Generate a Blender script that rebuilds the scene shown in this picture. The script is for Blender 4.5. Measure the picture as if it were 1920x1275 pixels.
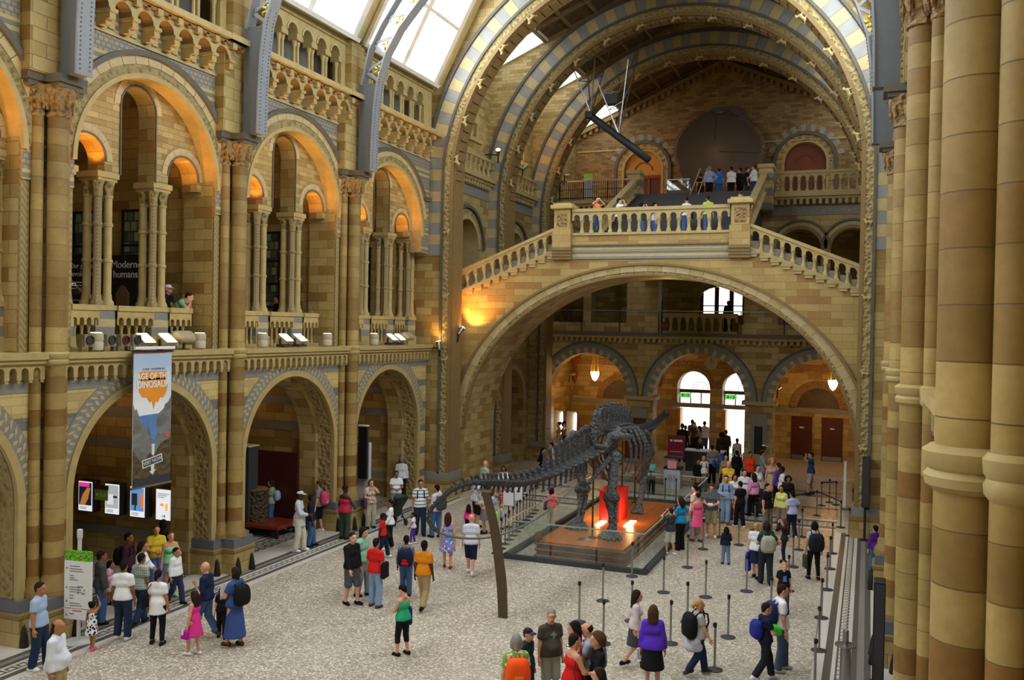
import bpy, bmesh, math, random
import numpy as np
from mathutils import Vector, Matrix
from math import sin, cos, pi, radians, sqrt, atan2, hypot
for o in list(bpy.data.objects): bpy.data.objects.remove(o)
SC = bpy.context.scene
COL = SC.collection
random.seed(7)
# ------------------------------------------------------------------ camera
YAW, PIT, ROL = 0.374554, 0.0128599, 0.0186935
F = Vector((-sin(YAW)*cos(PIT), cos(YAW)*cos(PIT), -sin(PIT)))
R0 = Vector((cos(YAW), sin(YAW), 0)); U0 = R0.cross(F)
RR = R0*cos(ROL)+U0*sin(ROL); UU = -R0*sin(ROL)+U0*cos(ROL)
cd = bpy.data.cameras.new('camera'); cam = bpy.data.objects.new('camera', cd); COL.objects.link(cam)
M = Matrix((RR, UU, -F)).transposed().to_4x4(); M.translation = Vector((8.1, 0, 7.0)); cam.matrix_world = M
cd.sensor_width = 36; cd.lens = 1700*36/1920; cd.clip_start = .05; cd.clip_end = 300
SC.camera = cam
# ------------------------------------------------------------------ light and exposure
SC.view_settings.view_transform = 'Standard'; SC.view_settings.look = 'None'
SC.view_settings.gamma = 1; SC.view_settings.use_curve_mapping = False
SC.view_settings.exposure = 0.6
SC.cycles.use_denoising = True
SC.cycles.max_bounces = 7; SC.cycles.diffuse_bounces = 3; SC.cycles.glossy_bounces = 2
SC.cycles.transmission_bounces = 6; SC.cycles.transparent_max_bounces = 10
SC.cycles.sample_clamp_indirect = 6
SC.cycles.caustics_reflective = False; SC.cycles.caustics_refractive = False
W = bpy.data.worlds.new('sky'); SC.world = W; W.use_nodes = True
W.node_tree.nodes['Background'].inputs[0].default_value = (.93, .97, 1, 1)
W.node_tree.nodes['Background'].inputs[1].default_value = 1.0
SKY = 7.4       # daylight through the skylight panes
def light(name, kind, loc, energy, color, size=.1, target=None, spot=None, blend=.6):
    l = bpy.data.lights.new(name, kind); l.energy = energy; l.color = color
    if kind == 'AREA': l.size = size
    else: l.shadow_soft_size = size
    if spot: l.spot_size = spot; l.spot_blend = blend
    o = bpy.data.objects.new(name, l); COL.objects.link(o); o.location = loc
    if target is not None:
        d = Vector(target)-Vector(loc); o.rotation_euler = d.to_track_quat('-Z', 'Y').to_euler()
    return o
WARM = (1, .55, .2); AMBER = (1, .42, .08)
# ------------------------------------------------------------------ object helpers
def tag(o, label=None, cat=None, group=None, kind=None):
    if label: o['label'] = label
    if cat: o['category'] = cat
    if group: o['group'] = group
    if kind: o['kind'] = kind
    return o
def empty(name, loc=(0, 0, 0), rz=0, label=None, cat=None, group=None):
    o = bpy.data.objects.new(name, None); COL.objects.link(o); o.location = loc; o.rotation_euler = (0, 0, rz)
    o.empty_display_size = .1
    return tag(o, label, cat, group)
def kids(o): return [c for c in KIDS.get(o.name, [])]
KIDS = {}
def link(name, me, parent=None, loc=None, rot=None):
    o = bpy.data.objects.new(name, me); COL.objects.link(o)
    if parent is not None:
        o.parent = parent; KIDS.setdefault(parent.name, []).append(o)
    if loc is not None: o.location = loc
    if rot is not None: o.rotation_euler = rot
    return o
def copy_tree(o, loc=None, rz=None, label=None, group=None, parent=None):
    c = o.copy(); COL.objects.link(c)
    if parent is not None: c.parent = parent; KIDS.setdefault(parent.name, []).append(c)
    if loc is not None: c.location = loc
    if rz is not None: c.rotation_euler = (0, 0, rz)
    if label: c['label'] = label
    if group: c['group'] = group
    for k in list(KIDS.get(o.name, [])): copy_tree(k, parent=c)
    return c
class MB:
    def __init__(s, T=None):
        s.v = []; s.f = []; s.m = []; s.T = T or (lambda x, y, z: (x, y, z)); s.cur = 0
    def pt(s, *p): s.v.append(s.T(*p)); return len(s.v)-1
    def face(s, ids, m=None): s.f.append(tuple(ids)); s.m.append(s.cur if m is None else m)
    def quad(s, a, b, c, d, m=None): s.face([s.pt(*a), s.pt(*b), s.pt(*c), s.pt(*d)], m)
    def box(s, x0, x1, y0, y1, z0, z1, m=None):
        i = [s.pt(x, y, z) for z in (z0, z1) for y in (y0, y1) for x in (x0, x1)]
        for q in ((0, 2, 3, 1), (4, 5, 7, 6), (0, 1, 5, 4), (2, 6, 7, 3), (0, 4, 6, 2), (1, 3, 7, 5)): s.face([i[k] for k in q], m)
        return s
    def bevbox(s, x0, x1, y0, y1, z0, z1, b, m=None):
        # box with chamfered top and bottom edges
        pr = [(0, z0, b), (0, z0+b, 0), (0, z1-b, 0), (0, z1, b)]
        rings = []
        for _, z, k in pr: rings.append([s.pt(x, y, z) for x, y in ((x0+k, y0+k), (x1-k, y0+k), (x1-k, y1-k), (x0+k, y1-k))])
        for a, c in zip(rings, rings[1:]):
            for j in range(4): s.face([a[j], a[(j+1) % 4], c[(j+1) % 4], c[j]], m)
        s.face(rings[0][::-1], m); s.face(rings[-1], m); return s
    def prism(s, poly, z0, z1, m=None):
        a = [s.pt(x, y, z0) for x, y in poly]; b = [s.pt(x, y, z1) for x, y in poly]; n = len(poly)
        for j in range(n): s.face([a[j], a[(j+1) % n], b[(j+1) % n], b[j]], m)
        s.face(a[::-1], m); s.face(b, m); return s
    def lathe(s, prof, x=0, y=0, n=14, m=None, cap=True, a0=0, sx=1, sy=1):
        rings = []
        for r, z in prof: rings.append([s.pt(x+r*sx*cos(a0+2*pi*j/n), y+r*sy*sin(a0+2*pi*j/n), z) for j in range(n)])
        for a, b in zip(rings, rings[1:]):
            for j in range(n): s.face([a[j], a[(j+1) % n], b[(j+1) % n], b[j]], m)
        if cap: s.face(rings[0][::-1], m); s.face(rings[-1], m)
        return s
    def tube(s, pts, r, n=8, m=None, cap=True):
        pts = [Vector(p) for p in pts]; rs = r if isinstance(r, (list, tuple)) else [r]*len(pts); rings = []
        up = Vector((0, 0, 1))
        for i, p in enumerate(pts):
            t = (pts[min(i+1, len(pts)-1)]-pts[max(i-1, 0)]).normalized()
            if i == 0:
                ref = up if abs(t.z) < .9 else Vector((1, 0, 0)); a = t.cross(ref).normalized()
            else: a = (a-t*a.dot(t)).normalized()
            b = t.cross(a)
            rings.append([s.pt(*(p+(a*cos(2*pi*j/n)+b*sin(2*pi*j/n))*rs[i])) for j in range(n)])
        for u, w in zip(rings, rings[1:]):
            for j in range(n): s.face([u[j], u[(j+1) % n], w[(j+1) % n], w[j]], m)
        if cap: s.face(rings[0][::-1], m); s.face(rings[-1], m)
        return s
    def bar(s, a, b, w, h=None, m=None, up=(0, 0, 1)):
        a = Vector(a); b = Vector(b); t = (b-a).normalized(); u = Vector(up)
        if abs(t.dot(u)) > .95: u = Vector((1, 0, 0))
        x = t.cross(u).normalized()*w/2; y = x.cross(t).normalized()*(h or w)/2
        i = [s.pt(*(p+dx*x+dy*y)) for p in (a, b) for dx, dy in ((-1, -1), (1, -1), (1, 1), (-1, 1))]
        for q in ((0, 3, 2, 1), (4, 5, 6, 7), (0, 1, 5, 4), (1, 2, 6, 5), (2, 3, 7, 6), (3, 0, 4, 7)): s.face([i[k] for k in q], m)
        return s
    # (u, d, z): u along the wall, d out of the wall
    def ring(s, uc, zc, r0, r1, a0, a1, n, d0, d1, mats=(0,), gap=0, k=1.):
        for i in range(n):
            p = a0+(a1-a0)*(i+gap)/n; q = a0+(a1-a0)*(i+1-gap)/n; m = mats[i % len(mats)]
            c = [(r0, p), (r1, p), (r1, q), (r0, q)]
            fr = [s.pt(uc+r*cos(a), d1, zc+k*r*sin(a)) for r, a in c]; bk = [s.pt(uc+r*cos(a), d0, zc+k*r*sin(a)) for r, a in c]
            s.face(fr, m); s.face(bk[::-1], m)
            for j in range(4): s.face([fr[j], bk[j], bk[(j+1) % 4], fr[(j+1) % 4]], m)
        return s
    def arch_pts(s, uc, zs, r, zb, n=24, ry=None):
        ry = ry or r
        p = [(uc-r, zb)] if zb < zs-1e-4 else []
        p += [(uc+r*cos(pi-pi*i/n), zs+ry*sin(pi-pi*i/n)) for i in range(n+1)]
        if zb < zs-1e-4: p.append((uc+r, zb))
        return p
    def arch_panel(s, u0, u1, z0, z1, arch, d1, d0, m=None, msof=None, back=False, top=None):
        """front face round an opening (open at its foot) plus the soffit back to d0; top(u) optional upper edge"""
        uc = sum(p[0] for p in arch)/len(arch); zc = z0
        def out(p):
            dx, dz = p[0]-uc, p[1]-zc; ts = []
            if dx > 1e-6: ts.append((u1-uc)/dx)
            if dx < -1e-6: ts.append((u0-uc)/dx)
            if top is None:
                if dz > 1e-6: ts.append((z1-zc)/dz)
                t = min(ts); return (uc+dx*t, zc+dz*t)
            t = min(ts) if ts else 1e9
            lo, hi = 1., min(t, 50.)
            for _ in range(40):
                mid = (lo+hi)/2
                if zc+dz*mid < top(uc+dx*mid): lo = mid
                else: hi = mid
            return (uc+dx*lo, zc+dz*lo)
        O = [out(p) for p in arch]
        # corner correction
        for i in range(len(arch)-1):
            a, b, c, d = arch[i], arch[i+1], O[i+1], O[i]
            for dd in ((d1, d0) if back else (d1,)):
                ids = [s.pt(a[0], dd, a[1]), s.pt(b[0], dd, b[1]), s.pt(c[0], dd, c[1])]
                if top is None and abs(c[0]-d[0]) > 1e-5 and abs(c[1]-d[1]) > 1e-5:
                    ids.append(s.pt(c[0] if abs(c[0]-uc) > abs(d[0]-uc) else d[0], dd, max(c[1], d[1])))
                ids.append(s.pt(d[0], dd, d[1])); s.face(ids, m)
            s.quad((a[0], d1, a[1]), (b[0], d1, b[1]), (b[0], d0, b[1]), (a[0], d0, a[1]), msof)
        return s
    def mesh(s, name, mats, smooth=False, fix=True):
        me = bpy.data.meshes.new(name); me.from_pydata(s.v, [], s.f)
        for k in (mats if isinstance(mats, (list, tuple)) else [mats]): me.materials.append(k)
        me.polygons.foreach_set('material_index', s.m)
        if fix:
            b = bmesh.new(); b.from_mesh(me); bmesh.ops.remove_doubles(b, verts=b.verts, dist=1e-5)
            bmesh.ops.recalc_face_normals(b, faces=b.faces); b.to_mesh(me); b.free()
        if smooth is True: me.polygons.foreach_set('use_smooth', [True]*len(me.polygons))
        elif smooth: me.shade_smooth() if False else smooth_angle(me, smooth)
        me.update(); return me
    def build(s, name, mats, parent=None, smooth=False, loc=None, rot=None, fix=True, **t):
        o = link(name, s.mesh(name, mats, smooth, fix), parent, loc, rot)
        if t: tag(o, **t)
        return o
def smooth_angle(me, ang):
    me.polygons.foreach_set('use_smooth', [True]*len(me.polygons))
    b = bmesh.new(); b.from_mesh(me)
    for e in b.edges:
        if len(e.link_faces) == 2 and e.calc_face_angle(0) > ang: e.smooth = False
    b.to_mesh(me); b.free()
SA = .7
# ------------------------------------------------------------------ smooth solids from capsules (surface nets)
def snet(D, o, v):
    S = D < 0
    def sl(a, i, j, k): return a[i:a.shape[0]-1+i, j:a.shape[1]-1+j, k:a.shape[2]-1+k]
    C = [(i, j, k) for i in (0, 1) for j in (0, 1) for k in (0, 1)]
    cnt = sum(sl(S, *c).astype(np.int8) for c in C); act = (cnt > 0) & (cnt < 8)
    ids = np.full(act.shape, -1, np.int64); A = np.argwhere(act); ids[act] = np.arange(len(A))
    cv = {c: D[A[:, 0]+c[0], A[:, 1]+c[1], A[:, 2]+c[2]] for c in C}
    pos = np.zeros((len(A), 3)); n = np.zeros(len(A))
    for a in C:
        for ax in range(3):
            if a[ax] == 0:
                b = list(a); b[ax] = 1; d0, d1 = cv[a], cv[tuple(b)]; x = (d0 < 0) != (d1 < 0)
                t = np.where(x, d0/np.where(d0 == d1, 1, d0-d1), 0)
                p = np.array(a, float)+np.outer(t, np.eye(3)[ax]); pos += np.where(x[:, None], p, 0); n += x
    V = (A+pos/n[:, None])*v+o
    faces = []
    for ax in range(3):
        S0 = np.take(S, range(S.shape[ax]-1), ax); S1 = np.take(S, range(1, S.shape[ax]), ax)
        E = np.argwhere(S0 != S1); b, c = [(1, 2), (2, 0), (0, 1)][ax]
        ok = (E[:, b] > 0) & (E[:, c] > 0) & (E[:, b] < S.shape[b]-1) & (E[:, c] < S.shape[c]-1); E = E[ok]
        def cell(db, dc):
            q = E.copy(); q[:, b] -= db; q[:, c] -= dc; return ids[q[:, 0], q[:, 1], q[:, 2]]
        Q = np.stack([cell(1, 1), cell(0, 1), cell(0, 0), cell(1, 0)], 1)
        fl = S[E[:, 0], E[:, 1], E[:, 2]]; Q[~fl] = Q[~fl][:, ::-1]; faces.append(Q)
    return V, np.concatenate(faces)
def sdf(P, k=.02, vox=.02, cuts=(), ell=()):
    """P: (a, b, ra, rb[, flat]); ell: (centre, radii); cuts: (point, normal) keep the side behind the normal"""
    lo = []; hi = []
    for p in P:
        r = max(p[2], p[3]); a = np.minimum(p[0], p[1])-r; b = np.maximum(p[0], p[1])+r; lo.append(a); hi.append(b)
    for c, r in ell: lo.append(np.array(c)-np.array(r)); hi.append(np.array(c)+np.array(r))
    lo = np.min(lo, 0)-2.5*vox-k*.5; hi = np.max(hi, 0)+2.5*vox+k*.5
    n = np.ceil((hi-lo)/vox).astype(int)+1
    g = np.stack(np.meshgrid(*[np.arange(m, dtype=np.float32)*vox+l for m, l in zip(n, lo)], indexing='ij'), -1).astype(np.float32).reshape(-1, 3)
    acc = np.zeros(len(g), np.float32)
    def add(d): nonlocal acc; acc += np.exp(np.clip(-d/k, -60, 60))
    for p in P:
        a = np.array(p[0], np.float32); ba = np.array(p[1], np.float32)-a; L = max(float(ba@ba), 1e-9)
        pa = g-a; t = np.clip(pa@ba/L, 0, 1); q = pa-t[:, None]*ba
        d = np.sqrt((q*q).sum(1))-(p[2]+t*(p[3]-p[2]))
        if len(p) > 4 and p[4]:
            l = sqrt(L); h = pa@ba/l
            if p[4] & 1: d = np.maximum(d, h-l)
            if p[4] & 2: d = np.maximum(d, -h)
        add(d)
    for c, r in ell:
        r = np.array(r, np.float32); q = (g-np.array(c, np.float32))/r; add((np.sqrt((q*q).sum(1))-1)*r.min())
    D = -k*np.log(np.maximum(acc, 1e-30))
    for c, nn in cuts: D = np.maximum(D, (g-np.array(c, np.float32))@np.array(nn, np.float32))
    return snet(D.reshape(n), lo, vox)
def np_mesh(name, V, Fc, mats, smooth=True, mi=None):
    me = bpy.data.meshes.new(name)
    me.from_pydata(np.asarray(V, float).tolist(), [], [tuple(f) for f in (Fc.tolist() if hasattr(Fc, 'tolist') else Fc)])
    for m in (mats if isinstance(mats, (list, tuple)) else [mats]): me.materials.append(m)
    if mi is not None: me.polygons.foreach_set('material_index', mi)
    if smooth: me.polygons.foreach_set('use_smooth', [True]*len(me.polygons))
    me.update(); return me
def text_obj(name, s, size, mat, parent, loc, rot, ext=.004, align='CENTER', sx=1, bold=0):
    c = bpy.data.curves.new(name, 'FONT'); c.body = s; c.size = size; c.extrude = ext; c.align_x = align; c.align_y = 'CENTER'
    c.offset = bold
    t = bpy.data.objects.new(name, c); COL.objects.link(t)
    bpy.context.view_layer.update()
    me = bpy.data.meshes.new_from_object(t.evaluated_get(bpy.context.evaluated_depsgraph_get()))
    bpy.data.objects.remove(t); me.materials.clear(); me.materials.append(mat)
    o = link(name, me, parent, loc, rot); o.scale = (sx, 1, 1); return o
# ------------------------------------------------------------------ materials
def s2l(c):
    return tuple((x/12.92 if x <= .04045 else ((x+.055)/1.055)**2.4) for x in c)
def hexc(h): return s2l(tuple(int(h[i:i+2], 16)/255 for i in (0, 2, 4)))
class NT:
    def __init__(s, name):
        s.m = bpy.data.materials.new(name); s.m.use_nodes = True; s.t = s.m.node_tree; s.n = s.t.nodes; s.b = s.n['Principled BSDF']
    def add(s, typ, ins=None, **kw):
        x = s.n.new(typ)
        for k, v in kw.items(): setattr(x, k, v)
        for k, v in (ins or {}).items():
            if isinstance(v, bpy.types.NodeSocket): s.t.links.new(v, x.inputs[k])
            else:
                if isinstance(v, tuple) and len(v) == 3 and x.inputs[k].type == 'RGBA': v = v+(1,)
                x.inputs[k].default_value = v
        return x
    def math(s, op, a, b=0., c=0.): return s.add('ShaderNodeMath', {0: a, 1: b, 2: c}, operation=op).outputs[0]
    def mix(s, f, a, b, bt='MIX'):
        return s.add('ShaderNodeMix', {0: f, 6: a, 7: b}, data_type='RGBA', blend_type=bt).outputs[2]
    def ramp(s, fac, stops, interp='LINEAR'):
        x = s.add('ShaderNodeValToRGB', {0: fac}); x.color_ramp.interpolation = interp; e = x.color_ramp.elements
        while len(e) < len(stops): e.new(.5)
        for q, (p, c) in zip(e, stops): q.position = p; q.color = c+(1,)
        return x.outputs[0]
    def set(s, **k):
        for a, v in k.items():
            a = a.replace('_', ' ')
            if isinstance(v, bpy.types.NodeSocket): s.t.links.new(v, s.b.inputs[a])
            else: s.b.inputs[a].default_value = v+(1,) if isinstance(v, tuple) and len(v) == 3 else v
    def obj(s): return s.add('ShaderNodeTexCoord').outputs['Object']
    def boxmap(s):
        tc = s.add('ShaderNodeTexCoord'); P = s.add('ShaderNodeSeparateXYZ', {0: tc.outputs['Object']}); N = s.add('ShaderNodeSeparateXYZ', {0: tc.outputs['Normal']})
        ax = s.math('ABSOLUTE', N.outputs[0]); ay = s.math('ABSOLUTE', N.outputs[1]); az = s.math('ABSOLUTE', N.outputs[2])
        fx = s.math('GREATER_THAN', ax, ay); fz = s.math('GREATER_THAN', az, .85)
        u = s.add('ShaderNodeMix', {0: fx, 2: P.outputs[0], 3: P.outputs[1]}).outputs[0]
        v = s.add('ShaderNodeMix', {0: fz, 2: P.outputs[2], 3: P.outputs[1]}).outputs[0]
        u = s.add('ShaderNodeMix', {0: fz, 2: u, 3: P.outputs[0]}).outputs[0]
        return s.add('ShaderNodeCombineXYZ', {0: u, 1: v}).outputs[0], u, v, tc.outputs['Object']
def bump(s, h, st=.3, d=.02): s.t.links.new(s.add('ShaderNodeBump', {'Height': h, 'Strength': st, 'Distance': d}).outputs[0], s.b.inputs['Normal'])
def dk(c, k=.76): return tuple(x*k for x in c)
def plain(name, c, rough=.6, metal=0., var=.12, scale=6., emit=None, es=1., spec=.4, bmp=0.):
    s = NT(name)
    if var:
        n = s.add('ShaderNodeTexNoise', {'Vector': s.obj(), 'Scale': scale, 'Detail': 4.}); f = s.math('MULTIPLY_ADD', n.outputs[0], 2*var, 1-var)
        col = s.mix(1., c, s.add('ShaderNodeCombineColor', {0: f, 1: f, 2: f}).outputs[0], 'MULTIPLY'); s.set(Base_Color=col)
        if bmp: bump(s, n.outputs[0], bmp)
    else: s.set(Base_Color=c)
    s.set(Roughness=rough, Metallic=metal); s.b.inputs['Specular IOR Level'].default_value = spec
    if emit: s.set(Emission_Color=emit, Emission_Strength=es)
    return s.m
CA, CB, CC = hexc('cdb985'), hexc('ae975c'), hexc('9c7640')
BLUE, BLUEL = hexc('9c9b95'), hexc('9aa0a6')
def stone(name, bw=.72, bh=.3, a=CA, b=CB, c=CC, mort=.008, mix3=.35, stain=.4, bmp=.5, rows=False):
    s = NT(name); v, u, w, ob = s.boxmap()
    if rows: v = s.add('ShaderNodeCombineXYZ', {0: 20., 1: w}).outputs[0]
    br = s.add('ShaderNodeTexBrick', {'Vector': v, 'Color1': (0, 0, 0), 'Color2': (1, 1, 1), 'Mortar': (.5, .5, .5), 'Scale': 1., 'Mortar Size': mort, 'Mortar Smooth': .3, 'Bias': 0., 'Brick Width': bw, 'Row Height': bh})
    t = br.outputs['Color']
    col = s.ramp(t, [(0, b), (.35, a), (.62, tuple(.5*x+.5*y for x, y in zip(a, b))), (.8, tuple((1-mix3)*x+mix3*y for x, y in zip(b, c))), (1, tuple(.25*x+.75*y for x, y in zip(b, c)))])
    n = s.add('ShaderNodeTexNoise', {'Vector': ob, 'Scale': 1.3, 'Detail': 6., 'Roughness': .65})
    n2 = s.add('ShaderNodeTexNoise', {'Vector': ob, 'Scale': 14., 'Detail': 4.})
    f = s.math('MULTIPLY_ADD', n.outputs[0], stain*1.6, 1-stain*.8); f = s.math('MULTIPLY', f, s.math('MULTIPLY_ADD', n2.outputs[0], .3, .85))
    col = s.mix(1., col, s.add('ShaderNodeCombineColor', {0: f, 1: f, 2: f}).outputs[0], 'MULTIPLY')
    col = s.mix(s.math('MULTIPLY', br.outputs['Fac'], .7), col, hexc('4a3a22'))
    col = s.mix(1., col, (.82, .785, .68), 'MULTIPLY')
    s.set(Base_Color=col, Roughness=.62); bump(s, s.math('ADD', s.math('MULTIPLY', br.outputs['Fac'], -1.), s.math('MULTIPLY', n2.outputs[0], .25)), bmp, .012); return s.m
STONE = stone('ashlar_stone'); TYMP = stone('coursed_stone', .42, .15, hexc('c8b684'), hexc('ae9962'), hexc('9c7f4c'), mort=.006)
SMOOTHST = stone('bridge_stone', .8, .27, hexc('cab279'), hexc('b89c60'), hexc('a57c45'), mort=.005, stain=.3)
DRUM = stone('drum_stone', 90., .36, hexc('bda56c'), hexc('927640'), hexc('90652c'), mort=.006, mix3=.45, stain=.75, rows=True)
BANDED = None
def banded(name, per, duty, ca, cb, brick=True):
    s = NT(name); v, u, w, ob = s.boxmap()
    fr = s.math('FRACT', s.math('DIVIDE', w, per)); k = s.math('LESS_THAN', fr, duty)
    br = s.add('ShaderNodeTexBrick', {'Vector': v, 'Color1': (.6, .57, .5), 'Color2': (.86, .84, .78), 'Mortar': (.5, .42, .3), 'Scale': 1., 'Mortar Size': .006, 'Brick Width': .55, 'Row Height': per/5})
    col = s.mix(k, ca, cb); col = s.mix(1., col, br.outputs[0], 'MULTIPLY')
    s.set(Base_Color=col, Roughness=.6); return s.m
BANDS = banded('banded_stone', .92, .3, hexc('e2cd8c'), hexc('8f9192'))
BANDS2 = banded('pedestal_stone', .72, .5, hexc('dcc68c'), hexc('8a8c8d'))
def checks(name):
    s = NT(name); v, u, w, ob = s.boxmap()
    ck = s.add('ShaderNodeTexChecker', {'Vector': v, 'Scale': 11., 'Color1': (0, 0, 0), 'Color2': (1, 1, 1)})
    br = s.add('ShaderNodeTexBrick', {'Vector': v, 'Color1': dk(hexc('bfae83')), 'Color2': dk(hexc('a39d90')), 'Mortar': dk(hexc('85847f')), 'Scale': 1., 'Mortar Size': .022, 'Brick Width': .16, 'Row Height': .12})
    fr = s.math('FRACT', s.math('DIVIDE', s.math('SUBTRACT', w, .08), .78))
    a = s.math('LESS_THAN', fr, .56); b = s.math('MULTIPLY', s.math('GREATER_THAN', fr, .64), s.math('LESS_THAN', fr, .76)); c = s.math('GREATER_THAN', fr, .9)
    col = s.mix(a, dk(hexc('8a8984')), br.outputs[0]); col = s.mix(s.math('MAXIMUM', b, c), col, dk(hexc('d9c27c')))
    s.set(Base_Color=col, Roughness=.6); return s.m
CHECK = checks('chequered_terracotta')
BUFF = plain('buff_terracotta', dk(hexc('cdb67c')), .6, var=.25, scale=4, bmp=.1)
PALE = plain('pale_terracotta', dk(hexc('d8c493')), .6, var=.2, scale=5)
RUST = plain('brown_terracotta', dk(hexc('9c8050')), .6, var=.25, scale=5)
GREYB = plain('blue_grey_terracotta', dk(BLUE), .6, var=.15, scale=5)
GREYD = plain('dark_grey_moulding', dk(hexc('6f6a62')), .6, var=.2, scale=5)
def carved(name, c, sc=7., dark=.35):
    s = NT(name); o = s.obj(); v = s.add('ShaderNodeTexVoronoi', {'Vector': o, 'Scale': sc}); n = s.add('ShaderNodeTexNoise', {'Vector': o, 'Scale': sc*1.7, 'Detail': 4.})
    h = s.math('ADD', v.outputs['Distance'], s.math('MULTIPLY', n.outputs[0], .6))
    f = s.ramp(h, [(.25, (dark,)*3), (.75, (1.,)*3)])
    s.set(Base_Color=s.mix(1., c, f, 'MULTIPLY'), Roughness=.65); bump(s, h, 1., .08); return s.m
CARVE = carved('carved_terracotta', dk(hexc('bfa970'))); CARVER = carved('carved_brown_terracotta', dk(hexc('b08e5c')), 9., .3)
def zigzag(name, ca, cb, per=.16, amp=.5):
    s = NT(name); v, u, w, ob = s.boxmap()
    tri = s.math('ABSOLUTE', s.math('SUBTRACT', s.math('FRACT', s.math('DIVIDE', u, per*1.6)), .5))
    fr = s.math('FRACT', s.math('DIVIDE', s.math('ADD', w, s.math('MULTIPLY', tri, per*2.4)), per)); k = s.math('LESS_THAN', fr, .5)
    s.set(Base_Color=s.mix(k, ca, cb), Roughness=.62); bump(s, fr, .8, .02); return s.m
ZIG = zigzag('zigzag_stone', dk(hexc('c2ad7a')), dk(hexc('a89260')))
ZIGS = zigzag('spiral_stone', dk(hexc('bfab80')), dk(hexc('a48f66')), .09)
IRON = plain('blue_grey_iron', hexc('8d9196'), .45, .0, var=.08, scale=3); IROND = plain('dark_iron', hexc('62676c'), .5, 0, var=.1)
GOLD = plain('gilding', hexc('d8b93a'), .35, .6, var=.1)
FRAME = plain('cream_frame_paint', hexc('e6e2d6'), .5, var=.1)
BLACK = plain('black_metal', hexc('1b1b1d'), .5, var=.05); STEEL = plain('brushed_steel', hexc('9a9a98'), .3, .9, var=.08, scale=20)
WHITE = plain('white_board', hexc('eceef0'), .5, var=.02); DGREY = plain('dark_grey_panel', hexc('3a3b3e'), .5, var=.05)
WOOD = plain('dark_stained_wood', hexc('5a2c17'), .45, var=.3, scale=3); REDWOOD = plain('red_brown_door', hexc('7c3a1a'), .4, var=.2, scale=3)
ORWOOD = plain('golden_oak', hexc('c98c35'), .4, var=.2, scale=3)
def planks(name, ca, cb, w=.12, axis=0):
    s = NT(name); o = s.add('ShaderNodeSeparateXYZ', {0: s.obj()})
    c = s.add('ShaderNodeCombineXYZ', {0: o.outputs[1-axis], 1: o.outputs[axis]})
    br = s.add('ShaderNodeTexBrick', {'Vector': c.outputs[0], 'Color1': ca, 'Color2': cb, 'Mortar': tuple(x*.5 for x in cb), 'Scale': 1., 'Mortar Size': .004, 'Brick Width': 2.4, 'Row Height': w})
    n = s.add('ShaderNodeTexNoise', {'Vector': s.obj(), 'Scale': 5., 'Detail': 5.}); f = s.math('MULTIPLY_ADD', n.outputs[0], .5, .75)
    s.set(Base_Color=s.mix(1., br.outputs[0], s.add('ShaderNodeCombineColor', {0: f, 1: f, 2: f}).outputs[0], 'MULTIPLY'), Roughness=.35); return s.m
DECK = planks('platform_planks', hexc('bd6c2c'), hexc('a55a22'), .14); PLINTHW = planks('plinth_wood', hexc('7a4c2a'), hexc('68402a'), .2)
def terrazzo(name, a, b, c, sc=18.):
    s = NT(name); o = s.obj(); v = s.add('ShaderNodeTexVoronoi', {'Vector': o, 'Scale': sc}); n = s.add('ShaderNodeTexNoise', {'Vector': o, 'Scale': .5, 'Detail': 3.})
    sep = s.add('ShaderNodeSeparateColor', {0: v.outputs['Color']})
    col = s.ramp(sep.outputs[0], [(0, c), (.3, a), (.65, b), (1, hexc('e6ddcb'))])
    f = s.math('MULTIPLY_ADD', n.outputs[0], .5, .75)
    s.set(Base_Color=s.mix(1., col, s.add('ShaderNodeCombineColor', {0: f, 1: f, 2: f}).outputs[0], 'MULTIPLY'), Roughness=.38); s.b.inputs['Specular IOR Level'].default_value = .35; return s.m
TERR = terrazzo('mosaic_floor', dk(hexc('b5aa9a'), .86), dk(hexc('c2b8a9'), .86), dk(hexc('978b79'), .86), 26.)
FTAN = terrazzo('tan_mosaic', hexc('b08a5c'), hexc('c09a68'), hexc('8c683e'), 24.)
MARB = plain('pale_marble_strip', hexc('cfcac0'), .35, var=.08); FDARK = plain('dark_mosaic_strip', hexc('565350'), .4, var=.15, scale=15); FMID = plain('grey_mosaic_strip', hexc('85817b'), .4, var=.2, scale=25)
GREEN = plain('green_print', hexc('98e040'), .5, var=.35, scale=18); 
def emis(name, c, st, base=None): return plain(name, base or c, .5, var=0, emit=c, es=st)
SKYGL = emis('skylight_glass', (.95, .98, 1.), SKY); 
def skyglass():
    s = NT('frosted_skylight_glass'); n = s.add('ShaderNodeTexNoise', {'Vector': s.obj(), 'Scale': .7, 'Detail': 2.})
    s.set(Base_Color=(.8, .85, .9), Emission_Color=s.ramp(n.outputs[0], [(.35, (.76, .88, 1.)), (.6, (.95, .99, 1))]), Emission_Strength=SKY, Roughness=.3); return s.m
SKYGL = skyglass()
DOORGL = emis('daylit_door_glass', (.93, .97, 1.), 1.25); LAMPGL = emis('pendant_lamp_glass', (1, .72, .35), 14.); SPOTGL = emis('spot_lens', (1, .62, .25), 25.)
FLOODGL = emis('flood_lens', (1, .86, .55), 9.); TUBE = emis('light_tube', (1, .95, 1.), 7.)
def glass(name, tint, alpha):
    s = NT(name); tr = s.add('ShaderNodeBsdfTransparent', {0: tint}); gl = s.add('ShaderNodeBsdfGlossy', {'Color': (.9, .95, .95), 'Roughness': .03})
    mx = s.add('ShaderNodeMixShader', {0: alpha, 1: tr.outputs[0], 2: gl.outputs[0]}); s.t.links.new(mx.outputs[0], s.n['Material Output'].inputs[0]); return s.m
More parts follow.
